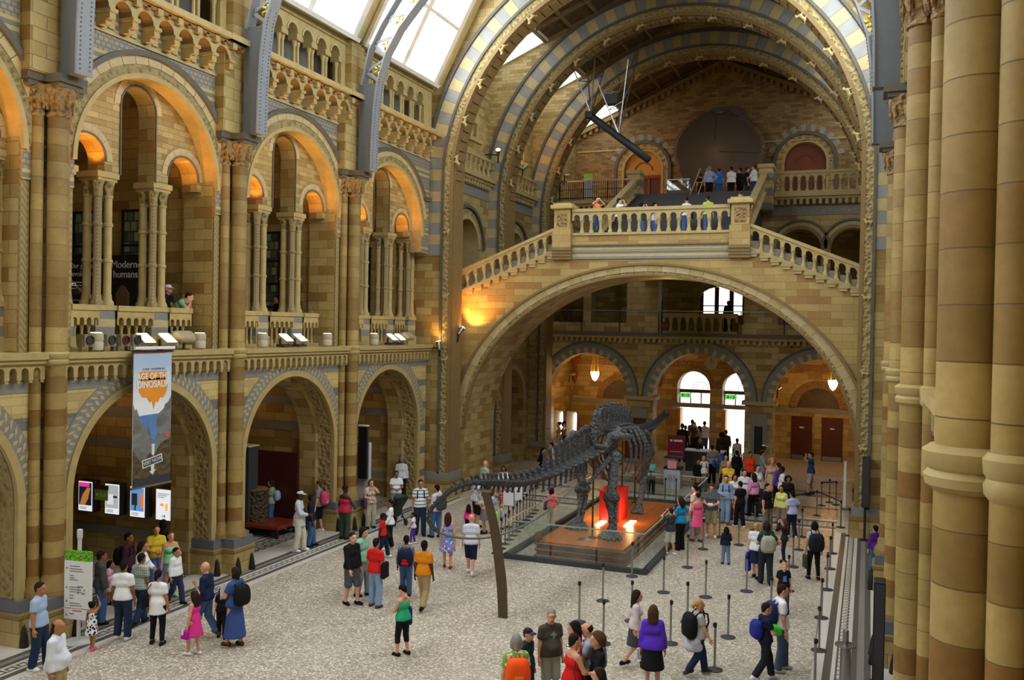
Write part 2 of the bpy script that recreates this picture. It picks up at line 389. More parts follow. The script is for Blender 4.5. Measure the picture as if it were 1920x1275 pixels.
GLASS = glass('clear_barrier_glass', (.93, .97, .95), .07)
BONE = carved('dark_cast_bone', hexc('5c5d60'), 9., .55); 
def stained(name):
    s = NT(name); v, u, w, ob = s.boxmap()
    br = s.add('ShaderNodeTexBrick', {'Vector': v, 'Color1': hexc('1c241e'), 'Color2': hexc('55583a'), 'Mortar': (.01, .01, .01), 'Scale': 1., 'Mortar Size': .02, 'Brick Width': .25, 'Row Height': .3})
    s.set(Base_Color=br.outputs[0], Emission_Color=br.outputs[0], Emission_Strength=.15, Roughness=.3); return s.m
STAIN = stained('leaded_window_glass')
# ------------------------------------------------------------------ nave: floor
fl = MB(); fl.quad((-7.15, -8, 0), (7.15, -8, 0), (7.15, 60, 0), (-7.15, 60, 0)); [fl.quad((s*7.1, 33.5, -.001), (s*15, 33.5, -.001), (s*15, 60, -.001), (s*7.1, 60, -.001)) for s in (-1, 1)]; fl.build('floor', TERR, kind='structure', fix=False)
def strip(name, x0, x1, m, y0=-8., y1=34., z=.004):
    b = MB(); b.box(x0, x1, y0, y1, -.05, z); return b.build(name, m, kind='structure')
for sg in (-1, 1):
    for a, b, m in ((7.15, 7.36, MARB), (7.36, 7.52, FDARK), (7.52, 7.58, MARB), (7.82, 7.9, MARB), (7.9, 8.02, FDARK), (8.02, 8.16, FMID), (8.16, 8.3, FDARK), (8.3, 9.2, MARB)):
        strip('floor', *sorted((sg*a, sg*b)), m)
    strip('floor', *sorted((sg*7.58, sg*7.82)), MARB)
    k = MB(); y = -2.
    while y < 33.8:           # meander: dark hooks set in the pale strip
        for x0, x1, a, b in ((7.6, 7.64, 0, .2), (7.64, 7.8, .16, .2), (7.76, 7.8, .0, .2), (7.68, 7.76, 0, .04), (7.6, 7.64, .2, .26)):
            k.box(*sorted((sg*x0, sg*x1)), y+a, y+b, 0, .007)
        y += .26
    k.build('floor', FDARK, kind='structure')
for sg in (-1, 1):
    strip('floor', *sorted((sg*9.2, sg*15)), TERR)
    for a, b, m in ((9.9, 10.0, FDARK), (10.0, 10.12, MARB), (10.12, 10.2, FDARK)): strip('floor', *sorted((sg*a, sg*b)), m, z=.008)
    c = MB(); y = 9.
    while y < 33:
        for dx in (0, .34): c.lathe([(.09, .004), (.09, .009), (.15, .009), (.15, .004)], sg*(9.35+dx), y, 10, cap=False)
        y += .36
    c.build('floor', FDARK, kind='structure')
# threshold bands under and beyond the bridge
for y0, y1, m in ((34.2, 34.5, MARB), (34.5, 34.8, FDARK), (34.8, 35.6, FMID), (35.6, 35.9, FDARK), (35.9, 36.2, MARB), (38.2, 38.6, FDARK), (41., 41.5, FDARK), (41.5, 42.1, FMID), (42.1, 42.5, FDARK)):
    strip('floor', -7.15, 7.15, m, y0, y1, .005)
c = MB()
for i in range(40):
    for dy in (0, .36): c.lathe([(.08, .005), (.08, .01), (.14, .01), (.14, .005)], -7+i*.36, 35.02+dy, 10, cap=False)
c.build('floor', MARB, kind='structure')
strip('floor', 2.6, 7.15, FTAN, 31., 34.2, .006); strip('floor', 3.4, 7.15, FTAN, 36.2, 38.2, .006)
# ------------------------------------------------------------------ nave bays
PY = [8.7+6.15*k for k in range(5)]; BY = [(a+b)/2 for a, b in zip(PY, PY[1:])]; HB = 3.075; WX = 8.75
TB = lambda u, d, z: (d, u, z)
def soffit(mb, arch, d1, d0, m):
    for a, b in zip(arch, arch[1:]): mb.quad((a[0], d1, a[1]), (b[0], d1, b[1]), (b[0], d0, b[1]), (a[0], d0, a[1]), m)
def bay_meshes():
    out = []
    b = MB(TB); A = b.arch_pts(0, 3., 2.38, 0)
    b.arch_panel(-HB, HB, 0, 6., A, 0, -.03, 0, 1)
    b.ring(0, 3, 2.36, 2.55, 0, pi, 36, -.02, .05, (1,)); 
    for sg in (-1, 1): b.box(*sorted((sg*2.36, sg*2.55)), -.02, .05, .9, 3., 1)
    b.ring(0, 3, 2.55, 2.92, 0, pi, 40, -.01, .02, (2,))
    for i in range(44):       # leaf pairs in the chevron band
        a = pi*(i+.5)/44
        for r, t in ((2.66, .045), (2.81, -.045)):
            for q, w in ((0, 0),):
                ca, rr = a+t*.35, r; e = .028; l = .085
                P = [(rr-l, ca-e), (rr, ca-e*.2+ (e if t > 0 else -e)), (rr+l, ca+e), (rr, ca+e*.2-(e if t > 0 else -e)*.2)]
                P = [(r-.1, a-.018+ (t*.3)), (r+.0, a+.024), (r+.1, a+.018 - t*.3), (r, a-.014)]
                b.face([b.pt(x*cos(y), .026, 3+x*sin(y)) for x, y in P], 5)
    A2 = b.arch_pts(0, 3., 2.38, 0); soffit(b, A2, 0, -.1, 1); soffit(b, b.arch_pts(0, 3., 2.37, 0), -.1, -.6, 3)
    b.ring(0, 3, 2.2, 2.4, 0, pi, 30, -1.25, -.6, (4,))
    for sg in (-1, 1): b.box(*sorted((sg*2.2, sg*2.4)), -1.25, -.6, 0, 3., 4)
    # upper wall with the great relieving arch
    U = b.arch_pts(0, 10.65, 2.4, 10.0, 32); b.arch_panel(-HB, HB, 10.0, 14.75, U, 0, -.5, 6, 7)
    b.ring(0, 10.65, 2.38, 2.5, 0, pi, 30, -.03, .07, (1,)); b.ring(0, 10.65, 2.5, 2.72, .05, pi-.05, 30, -.03, .03, (3,))
    b.ring(0, 10.65, 2.72, 2.92, .25, pi-.25, 17, -.03, .05, (8, 5), .02); b.ring(0, 10.65, 2.92, 3.05, .55, pi-.55, 30, -.03, .13, (9,))
    for sg in (-1, 1):
        b.box(*sorted((sg*2.55, sg*HB)), -.03, .14, 12.12, 12.26, 9)
    # tympanum with three openings, set back
    for u0, u1, uc, r, zs in ((-2.5, -1.0, -1.63, .56, 10.87), (-1.0, 1.0, 0, .565, 12.35), (1.0, 2.5, 1.63, .56, 10.87)):
        b.arch_panel(u0, u1, 10.6, 13.3, b.arch_pts(uc, zs, r, 10.6, 18), -.47, -1., 10, 4)
        b.ring(uc, zs, r+.01, r+.05, 0, pi, 16, -.49, -.43, (9,)); b.ring(uc, zs, r+.06, r+.24, 0, pi, 9, -.49, -.45, (8,), .015)
        for sg in (-1, 1):
            if zs > 11: b.box(*sorted((uc+sg*(r+.01), uc+sg*(r+.05))), -.49, -.43, 10.6, zs, 9)
    b.box(-HB, HB, -1.0, -.9, 6.2, 6.3, 4)
    out.append(('wall', b.mesh('bay_wall', [BANDS, BUFF, GREYB, CARVE, STONE, PALE, CHECK, BUFF, PALE, GREYD, TYMP])))
    # alcove shell behind
    s = MB(TB)
    for z0, z1 in ((0, 5.95), (6.28, 13.6)):
        s.box(2.55, HB+.52, -6.2, -1.2, z0, z1, 0); s.box(-HB-.3, HB+.3, -6.5, -6.2, z0, z1, 0)
    s.box(-HB-.3, HB+.3, -6.4, -.2, 5.95, 6.28, 1); s.box(-HB-.3, HB+.3, -6.4, -.3, 13.6, 13.8, 1)
    for z in (3.3, 4.2): s.box(2.53, 2.56, -6.1, -1.25, z, z+.3, 2)
    s.box(2.53, 2.56, -6.1, -1.25, .75, 1., 2)
    s.ring(-3.6, 2.6, 2.25, 2.5, 0, pi, 20, 0, .05, (0,)) if False else None
    out.append(('alcove', s.mesh('alcove_wall', [STONE, BUFF, GREYB])))
    # string course and small corbel arches under the gallery
    t = MB(TB); t.box(-HB, HB, -.2, .36, 6.14, 6.28, 0); t.box(-HB, HB, -.1, .3, 6.05, 6.14, 0)
    n = 21; w = 2*HB/n
    for i in range(n):
        uc = -HB+w*(i+.5); t.arch_panel(uc-w/2, uc+w/2, 5.7, 6.05, t.arch_pts(uc, 5.88, w*.3, 5.7, 6), .22, -.02, 0)
        t.box(uc-w/2-.03, uc-w/2+.05, -.02, .2, 5.64, 5.76, 0)
    t.box(-HB, HB, -.03, .02, 5.42, 5.66, 1)
    out.append(('string', t.mesh('string_course', [BUFF, GREYB])))
    # upper corbel table and ledge
    c = MB(TB); c.box(-HB, HB, -.2, .64, 14.7, 14.86, 0); c.box(-HB, HB, -.2, .5, 14.6, 14.7, 1)
    n = 7; w = 4.9/n
    for i in range(n+1):
        u = -2.45+w*i
        c.box(u-.09, u+.09, 0, .42, 13.98, 14.18, 2); c.box(u-.09, u+.09, 0, .3, 13.86, 13.98, 2); c.box(u-.12, u+.12, 0, .47, 14.14, 14.22, 0)
        c.box(u-.09, u+.09, .05, .54, 14.5, 14.66, 2); c.box(u+w/2-.05, u+w/2+.05, .05, .5, 14.54, 14.64, 1)
        if i < n:
            c.arch_panel(u, u+w, 14.22, 14.6, c.arch_pts(u+w/2, 14.24, w*.37, 14.22, 12), .4, .0, 0, 1)
            c.box(u+w/2-.09, u+w/2+.09, 0, .05, 13.9, 14.3, 3)
    c.box(-HB, HB, -.02, .05, 13.76, 13.82, 3)
    out.append(('corbels', c.mesh('corbel_table', [BUFF, RUST, BUFF, PALE])))
    # top arcade
    a = MB(TB)
    for i in range(6):
        uc = -2.0+.8*i; a.arch_panel(uc-.4, uc+.4, 16.0, 16.6, a.arch_pts(uc, 16.08, .25, 16.0, 12), .05, -.3, 0, 0)
        a.ring(uc, 16.08, .25, .31, 0, pi, 12, .04, .09, (1,))
    for sg in (-1, 1): a.box(*sorted((sg*2.4, sg*HB)), -.3, .05, 14.78, 16.6, 0)
    a.box(-HB, HB, -.3, .12, 16.55, 16.78, 0); a.box(-HB, HB, -1.1, -1.0, 14.7, 17.2, 2); a.box(-HB, HB, -1.1, 0, 14.7, 14.79, 0); a.box(-HB, HB, -1.1, .1, 17.0, 17.1, 0)
    out.append(('arcade', a.mesh('arcade_wall', [BUFF, PALE, GREYB])))
    cl = MB(TB)
    cl.v = []; 
    out.append(None)
    return [o for o in out if o]
BAYM = bay_meshes()
def skylight_mesh():
    P0 = Vector((.3, 0, 16.8)); P1 = Vector((2.45, 0, 20.9)); D = P1-P0
    fr = MB(); 
    def pt(t, u, off=0): q = P0+D*t; n = Vector((D.z, 0, -D.x)).normalized(); return (q.x+n.x*off, u, q.z+n.z*off)
    n = (D.z, 0, -D.x)
    for u, w in ((-2.74, .42), (0, .28), (2.74, .42), (-1.4, .05), (1.4, .05), (-.7, .03), (.7, .03), (-2.1, .03), (2.1, .03)):
        fr.bar(pt(0, u), pt(1, u), w if w > .1 else w, .16 if w > .1 else .06, up=n)
    for t, w in ((0.0, .4), (.5, .14), (1., .3)): fr.bar(pt(t, -2.9), pt(t, 2.9), .14, w, up=n)
    fr.bar((.02, -HB, 16.82), (.02, HB, 16.82), .5, .1)
    gl = MB()
    for u0, u1 in ((-2.7, 0), (0, 2.7)):
        for t0, t1 in ((.02, .5), (.5, .98)): gl.quad(pt(t0, u0, -.05), pt(t0, u1, -.05), pt(t1, u1, -.05), pt(t1, u0, -.05))
    sd = MB()
    for s in (-1, 1): sd.bar(pt(0, s*2.98), pt(1, s*2.98), .3, .3, up=n)
    return fr.mesh('skylight_frame', FRAME), gl.mesh('skylight_panes', SKYGL, fix=False), sd.mesh('skylight_rafter', BUFF)
SKM = skylight_mesh()
BAYN = {0: 'the bay cut by the left edge', 1: 'the banner bay', 2: 'the middle left bay', 3: 'the great-arch bay'}
for side, sg in (('left', -1), ('right', 1)):
    for k, y in enumerate(BY):
        loc = (-WX if sg < 0 else 9.15, y, 0); rz = 0 if sg < 0 else pi
        for nm, me in BAYM:
            if sg > 0 and nm == 'alcove' and k == 0: pass
            n = {'wall': 'wall_'+side, 'alcove': 'wall_'+side, 'string': 'trim_1', 'corbels': 'trim_2', 'arcade': 'wall_'+side}[nm]
            tag(link(n, me, None, loc, (0, 0, rz)), kind='structure')
        w = tag(link('window_1', SKM[0], None, loc, (0, 0, rz)), kind='structure'); link('panes', SKM[1], w); link('rafter', SKM[2], w)
    # plain continuation of the hall behind the camera
    b = MB(); b.box(*sorted((sg*9.3, sg*9.6)), -8, PY[0] if sg < 0 else PY[0], 0, 16.8); b.build('wall_'+side, STONE, kind='structure')
    g = MB(); g.quad((sg*8.4, -8, 16.8), (sg*8.4, PY[0], 16.8), (sg*6.3, PY[0], 20.9), (sg*6.3, -8, 20.9)); g.build('fill_skylight' if sg < 0 else 'ceiling', SKYGL if sg < 0 else BUFF, kind='structure', fix=False)  # added out of view: left pane lights the right piers, right slope shades them
b = MB(); b.box(-9.6, 9.6, -8.3, -8, 0, 23); b.build('wall_back', STONE, kind='structure')
for sg in (-1, 1):
    c = MB(); x = 6.25
    c.quad((sg*6.25, -8, 20.95), (0, -8, 23.6), (0, 33.3, 23.6), (sg*6.25, 33.3, 20.95))
    c.build('ceiling', plain('ceiling_panel_paint', hexc('8f7a58'), .6, var=.3, scale=2), kind='structure', fix=False)
# ------------------------------------------------------------------ piers
def colm(mb, prof, u, d, n=16, m=None): mb.lathe(prof, u, d, n, m)
def make_pier():
    r = empty('stone_pier', (0, 0, 0))
    b = MB(TB); b.box(-.69, .69, -1.1, -.1, 0, 12.05); b.build('core', STONE, r)
    b = MB(TB)
    for (u, d, w) in ((.8, .2, 0), (.44, .6, 0)):
        b.box(-u, u, -1.1, d, 0, .6, 0); b.bevbox(-u-.03, u+.03, -1.1, d+.03, .58, .72, .03, 1); b.box(-u+.03, u-.03, -1.1, d-.03, .7, .98, 2)
    b.build('plinth', [STONE, RUST, plain('blue_plinth_band', hexc('6b6f76'), .55)], r)
    for u, d, rr, nm in ((0, .25, .215, 'shaft'), (-.35, .05, .125, 'shaft'), (.35, .05, .125, 'shaft')):
        b = MB(TB); k = rr
        b.lathe([(k*1.65, .97), (k*1.6, 1.1), (k*1.25, 1.2), (k*1.2, 1.34), (k*1.02, 1.4), (k, 1.5), (k, 11.45)], u, d, 18)
        sh = b.build(nm, DRUM, r, SA)
        b = MB(TB); b.lathe([(k, 6.0), (k*1.25, 6.04), (k*1.3, 6.1), (k*1.15, 6.14), (k*1.3, 6.17), (k*1.35, 6.26), (k*1.1, 6.3), (k, 6.3)], u, d, 18, cap=False); b.build('shaft_ring', BUFF, sh, SA)
        b = MB(TB); b.lathe([(k*1.0, 11.4), (k*1.15, 11.42), (k*1.15, 11.48), (k*1.02, 11.5), (k*1.1, 11.65), (k*1.45, 11.85), (k*1.7, 11.98), (k*1.7, 12.06)], u, d, 18)
        for j in range(8):
            a = 2*pi*j/8
            b.lathe([(.02, 11.55), (.05, 11.7), (.06, 11.85), (.03, 11.95)], u+k*1.35*cos(a), d+k*1.35*sin(a), 6)
        b.build('capital', CARVER, sh, SA)
    for s in (-1, 1):
        b = MB(TB); b.box(*sorted((s*.46, s*.68)), -.2, -.04, .98, 11.6); b.build('pilaster', ZIG, r)
        b = MB(TB); b.lathe([(.09, 0), (.1, .04), (.07, .25), (.035, .42), (.0, .5)], s*.3, .64, 8); b.build('spur', BLACK, r, True)
        b = MB(TB); b.lathe([(.09, 0), (.1, .04), (.07, .25), (.035, .42), (.0, .5)], s*.7, .24, 8); b.build('spur', BLACK, r, True)
    b = MB(TB); b.box(-.72, .72, -.4, .2, 12.02, 12.12); b.box(-.32, .32, -.4, .62, 12.02, 12.12); b.box(-.78, .78, -.4, .25, 12.12, 12.28); b.box(-.37, .37, -.4, .7, 12.12, 12.28)
    b.build('abacus', GREYD, r)
    b = MB(TB); b.box(-.78, .42, -.2, .3, 12.28, 14.6, 0); b.box(-.42, .42, -.2, .3, 14.6, 16.7, 0); b.box(-.9, .55, -.2, .66, 14.7, 14.86, 1); b.build('upper_pilaster', [STONE, BUFF], r)
    return r
pier = make_pier()
PL = ['stone pier with shafts at the left of the bay with the hanging banner', 'stone pier with shafts between the bay with the banner and the middle left bay', 'stone pier with shafts between the middle left bay and the bay beside the great arch']
for i, y in enumerate(PY[1:4]):
    o = pier if i == 0 else copy_tree(pier)
    o.location = (-WX, y, 0); tag(o, PL[i], 'pier', 'clustered stone piers along the hall')
PR = [('big close-up stone pier with round shafts at the right edge of the photo', 6.55, 8.98), ('second stone pier on the right side, just left of the close-up pier', 14.3, 9.0), ('third stone pier on the right side, slim shafts left of the second pier', 21., 8.98), ('farthest stone pier on the right side, beside the foot of the great arch', 27.1, 8.96)]
for l, y, x in PR:
    o = copy_tree(pier, (x, y, 0), pi, l, 'clustered stone piers along the hall'); o['category'] = 'pier'
# ------------------------------------------------------------------ gallery clusters of colonnettes and balustrades
def make_cluster():
    r = empty('colonnette_cluster')
    b = MB(TB); b.box(-.3, .3, -.62, .0, 6.28, 7.3, 0); b.box(-.305, .305, -.625, .005, 6.85, 7.04, 2); b.box(-.34, .34, -.66, .04, 6.28, 6.62, 1); b.box(-.33, .33, -.65, .03, 7.26, 7.38, 1); b.build('pedestal', [GREYB, BUFF, PALE], r)
    for u, d, m in ((-.165, -.13, ZIGS), (.165, -.13, BUFF), (-.165, -.46, BUFF), (.165, -.46, ZIGS)):
        k = .1; b = MB(TB)
        b.lathe([(k*1.7, 7.38), (k*1.6, 7.46), (k*1.2, 7.52), (k*1.15, 7.62), (k, 7.66), (k, 8.42), (k*1.25, 8.44), (k*1.25, 8.5), (k, 8.52), (k, 9.3), (k*1.25, 9.32), (k*1.25, 9.38), (k, 9.4), (k, 10.0), (k*1.2, 10.02), (k*1.2, 10.07)], u, d, 12)
        c = b.build('colonnette', m, r, SA)
        b = MB(TB); b.lathe([(k*1.02, 10.05), (k*1.15, 10.15), (k*1.35, 10.3), (k*1.6, 10.4)], u, d, 12); b.build('capital', CARVE, c, SA)
    b = MB(TB); b.box(-.3, .3, -.6, .02, 10.4, 10.48); b.box(-.34, .34, -.63, .05, 10.48, 10.62); b.build('abacus', BUFF, r)
    return r
def balustrade(mb, parts, x0, x1, z0, z1, d0, d1, n, slope=lambda u: 0):
    """rail, foot and a row of little arches with a baluster between each pair; parts = (rail, arcade, balusters list)"""
    rail, arc, bal = parts[:3]; h = z1-z0; w = (x1-x0)/n; zc = z0+h*.56; dm = (d0+d1)/2
    rail.box(x0, x1, d0-.04, d1+.04, z1-.13, z1); parts[3].box(x0, x1, d0-.03, d1+.03, z0, z0+.1)
    for i in range(n):
        uc = x0+w*(i+.5); arc.arch_panel(uc-w/2, uc+w/2, zc, z1-.13, arc.arch_pts(uc, zc+.1*h, w*.32, zc, 8), d1, d0, back=True)
    for i in range(1, n):
        u = x0+w*i; k = w*.15; b = MB(mb)
        b.lathe([(k*1.7, z0+.1), (k*1.5, z0+.2), (k, z0+.25), (k*1.05, zc-.1), (k*1.7, zc-.02), (k*1.7, zc)], u, dm, 8); bal.append(b)
def make_bal(x0, x1, n, T, z0, z1, d0, d1, name='stone_balustrade', mat=BUFF):
    r = empty(name); rail = MB(T); arc = MB(T); ft = MB(T); bal = []
    balustrade(T, (rail, arc, bal, ft), x0, x1, z0, z1, d0, d1, n)
    rail.build('rail', mat, r); ft.build('foot_rail', mat, r); arc.build('arcade', mat, r)
    for b in bal: b.build('baluster', mat, r, SA)
    return r
cl0 = make_cluster(); bs0 = make_bal(-.62, .62, 5, TB, 6.28, 7.38, -.45, -.2); bs1 = make_bal(-.42, .42, 4, TB, 6.28, 7.38, -.45, -.2)
first = [1, 1, 1]
UC = [-2.2, -.95, .88, 2.7]; UN = ['first (leftmost)', 'second', 'third', 'fourth (rightmost)']
for k in (0, 1, 2, 3):
    for i, u in enumerate(UC):
        if k == 0 and i < 2: continue
        o = cl0 if first[0] else copy_tree(cl0); first[0] = 0
        o.location = (-WX-.5, BY[k]+(u if k else u*.85), 0)
        tag(o, '%s cluster of slim gallery colonnettes in %s' % (UN[i], BAYN[k]), 'column', 'gallery colonnette clusters')
    for j, (pr, u, nm) in enumerate(((bs1, -1.6, 'left'), (bs0, 0, 'centre'), (bs1, 1.6, 'right'))):
        if k == 0 and j < 2: continue
        q = 1 if pr is bs0 else 2
        o = pr if first[q] else copy_tree(pr); first[q] = 0
        o.location = (-WX-.25, BY[k]+u, 0)
        tag(o, 'low stone gallery balustrade, %s span of %s' % (nm, BAYN[k]), 'balustrade', 'gallery balustrades')
# top arcade colonnettes: pairs on one base
def make_pair():
    r = empty('twin_colonnette')
    for u in (-.09, .09):
        k = .055; b = MB(TB); b.lathe([(k*1.6, 14.95), (k*1.5, 15.02), (k, 15.08), (k, 15.72), (k*1.3, 15.76), (k*1.7, 15.88)], u, -.1, 8); b.build('colonnette', BUFF, r, SA)
    b = MB(TB); b.box(-.17, .17, -.26, .06, 14.78, 14.95); b.build('base', BUFF, r)
    b = MB(TB); b.box(-.17, .17, -.28, .06, 15.88, 16.02); b.build('abacus', BUFF, r)
    return r
tp = make_pair(); f = 1
ORD = ['first', 'second', 'third', 'fourth', 'fifth', 'sixth', 'seventh']
for k in (1, 2, 3):
    for i in range(7):
        o = tp if f else copy_tree(tp); f = 0; o.location = (-WX, BY[k]-2.4+.8*i, 0)
        tag(o, '%s twin colonnette from left in top arcade over %s' % (ORD[i], BAYN[k]), 'column', 'top arcade twin colonnettes')
# ------------------------------------------------------------------ iron roof ribs
def make_rib():
    r = empty('iron_roof_rib')
    inn = [(-7.78, 12.28), (-7.76, 13.4), (-7.7, 14.4), (-7.58, 15.3), (-7.28, 16.2), (-6.8, 17.0), (-5.9, 18.0), (-4.6, 19.4), (-3., 20.7), (-1.5, 21.5), (0, 21.8)]
    out = [(-8.22, 15.2), (-7.95, 16.4), (-7.5, 17.2), (-6.93, 18.), (-5.9, 19.3), (-4.6, 20.7), (-3., 21.9), (-1.5, 22.6), (0, 22.9)]
    L = lambda p: (p[0]+WX, p[1])
    def flange(mb, pts, w, t):
        for a, c in zip(pts, pts[1:]):
            (x0, z0), (x1, z1) = L(a), L(c); mb.bar((x0, 0, z0), (x1, 0, z1), w, t, up=(0, 1, 0)) if 0 else mb.bar((x0, 0, z0), (x1, 0, z1), t, w, up=(0, 1, 0))
    b = MB(); flange(b, inn, .44, .05); rv = b
    b = MB(); flange(b, out, .34, .05); b.build('outer_flange', IRON, r)
    b = MB(); poly = [(-8.3, 12.28)]+inn[:4]+[(-7.58, 15.25), (-8.3, 15.25)]
    for y in (-.12, .12):
        for a, c, d in ((0, 1, 2),): pass
    P = [L(p) for p in ((-8.3, 12.28), (-7.78, 12.28), (-7.76, 13.4), (-7.7, 14.4), (-7.58, 15.25), (-8.3, 15.25))]
    lo = [b.pt(x, -.14, z) for x, z in P]; hi = [b.pt(x, .14, z) for x, z in P]; n = len(P)
    b.face(lo); b.face(hi)
    for j in range(n): b.face([lo[j], lo[(j+1) % n], hi[(j+1) % n], hi[j]])
    b.build('web_plate', IROND, r)
    def at(pts, t):
        ls = [hypot(c[0]-a[0], c[1]-a[1]) for a, c in zip(pts, pts[1:])]; t *= sum(ls)
        for (a, c), l in zip(zip(pts, pts[1:]), ls):
            if t <= l: return L((a[0]+(c[0]-a[0])*t/l, a[1]+(c[1]-a[1])*t/l))
            t -= l
        return L(pts[-1])
    b = MB(); ii = inn[3:]; N = 12; g = []
    for j in range(N):
        p = at(ii, j/N); q = at(out, (j+.5)/N); p2 = at(ii, (j+1)/N); q0 = at(out, j/N)
        b.bar((p[0], 0, p[1]), (q[0], 0, q[1]), .05, .09); b.bar((q[0], 0, q[1]), (p2[0], 0, p2[1]), .05, .09)
        if j < 8: g.append(((p[0]+p2[0]+q[0])/3, (p[1]+p2[1]+q[1])/3))
    b.build('lattice', IRON, r)
    for x, z in g:
        b = MB(lambda u, d, w: (x+u, d, z+w)); 
        for a in range(5):
            t = 2*pi*a/5+x
            b.lathe([(0, -.03), (.07, -.02), (.07, .02), (0, .03)], .12*cos(t), 0, 6, sx=1) if 0 else b.tube([(.04*cos(t), 0, .04*sin(t)), (.13*cos(t), 0, .13*sin(t)), (.2*cos(t+.4), 0, .2*sin(t+.4))], [.02, .05, .015], 6)
        b.build('gilded_leaf', GOLD, r, True)
    b = rv
    for j in range(34):
        z = 12.4+.085*j*1.2; t = at(inn[:5], min(1, (z-12.28)/4.1))
        for y in (-.13, .13): b.lathe([(.0, -.02), (.018, -.01), (.018, .01), (0, .02)], t[0]+.03, y, 6, sx=1) if 0 else b.box(t[0]+.02, t[0]+.045, y-.014, y+.014, t[1]-.014, t[1]+.014, 1)
    b.build('inner_flange', [IRON, IROND], r)
    return r
rib = make_rib(); RL = ['riveted grey iron roof rib rising left of the banner bay', 'riveted grey iron roof rib between the banner bay and the middle bay', 'grey iron lattice rib with gilded leaves against the left skylights']
for i, y in enumerate(PY[1:4]):
    o = rib if i == 0 else copy_tree(rib)
    o.location = (-WX, y, 0); tag(o, RL[i], 'roof rib', 'iron roof ribs')
copy_tree(rib, (WX+.3, 21., 0), pi, 'grey iron roof rib on the right side above the carved capital')['category'] = 'roof rib'
copy_tree(rib, (WX+.3, 27.1, 0), pi, 'farther grey iron roof rib on the right, beside the great arch')['category'] = 'roof rib'
# ------------------------------------------------------------------ transverse arches
def TF(y0): return lambda u, d, z: (u, y0-d, z)
def beast_mesh():
    P = [((-.16, 0, .1), (.14, 0, .13), .07, .08), ((.14, 0, .14), (.22, 0, .27), .05, .045), ((.2, 0, .28), (.3, 0, .25), .05, .03), ((-.16, 0, .12), (-.3, 0, .22), .025, .015), ((-.3, 0, .22), (-.24, 0, .33), .015, .012)]
    for x in (-.13, .12):
        for y in (-.05, .05): P.append(((x, y, .1), (x+.03, y, -.08), .03, .025))
    return np_mesh('carved_beast', *sdf(P, .02, .03), BUFF)
BEAST = beast_mesh()
def great_arch(y0, dep, mat, top, lab, full):
    r, zc = 7.75, 13.0; b = MB(TF(y0)); A = b.arch_pts(0, zc, r, 0, 48)
    b.arch_panel(-9.7, 9.7, 0, 24, A, 0, -dep, 0, 1, back=True, top=top)
    b.ring(0, zc, r, r+.14, 0, pi, 48, -.02, .05, (1,)); b.ring(0, zc, r+.14, r+.4, 0, pi, 48, -.02, .03, (2,)); b.ring(0, zc, r+.4, r+.5, 0, pi, 48, -.02, .1, (3,))
    b.ring(0, zc, r+.52, r+1.12, 0, pi, 58, -.01, .02, (4, 5), .012); b.ring(0, zc, r+1.14, r+1.26, 0, pi, 48, -.01, .1, (3,))
    for s in (-1, 1):
        for a, c, d, m in ((0, .14, .05, 1), (.14, .4, .03, 2), (.4, .5, .1, 3)): b.box(*sorted((s*(r+a), s*(r+c))), -.02, d, 1., zc, m)
        for j in range(7): b.box(*sorted((s*(r+.52), s*(r+1.12))), -.01, .02, zc-.44*(j+1)+.01, zc-.44*j, (4, 5)[j % 2])
        b.box(*sorted((s*(r-.12), s*9.7)), -dep-.1, .16, 0, .7, 0); b.box(*sorted((s*(r-.14), s*9.7)), -dep-.12, .2, .62, .76, 6); b.box(*sorted((s*(r-.06), s*9.7)), -dep-.06, .1, .76, 1.05, 7)
    # soffit relief
    b.ring(0, zc, r-.06, r+.02, 0, pi, 60, -dep*.8, -dep*.2, (6, 1), .06)
    o = b.build('wall_arch', [mat, RUST, CARVE, GREYD, BLUEM, PALE, RUST, GREYB], kind='structure')
    for j in range(15):
        a = pi*(j+.5)/15
        for sgn in (1,):
            x = (r-.02)*cos(a); z = zc+(r-.02)*sin(a)
            q = link('carved_beast', BEAST, o, (x, y0-.06, z), (0, -(a-pi/2)+pi, 0)); q.scale = (.75,)*3
    for s in (-1, 1):
        for j in range(4): link('carved_beast', BEAST, o, (s*(r+.27), y0-.06, 3+2.6*j), (0, 0, 0 if s < 0 else pi)).scale = (.6,)*3
    return o
BLUEM = plain('blue_grey_voussoir', dk(hexc('a6a5a0'), .8), .6, var=.2, scale=3)
gab = lambda u: 22.9-3.75*abs(u)/8.7
great_arch(33.5, 1.0, STONE, lambda u: 24., 'front', True)
great_arch(39.5, .9, TYMP, gab, 'second', False)
great_arch(45.4, .9, TYMP, gab, 'third', False)
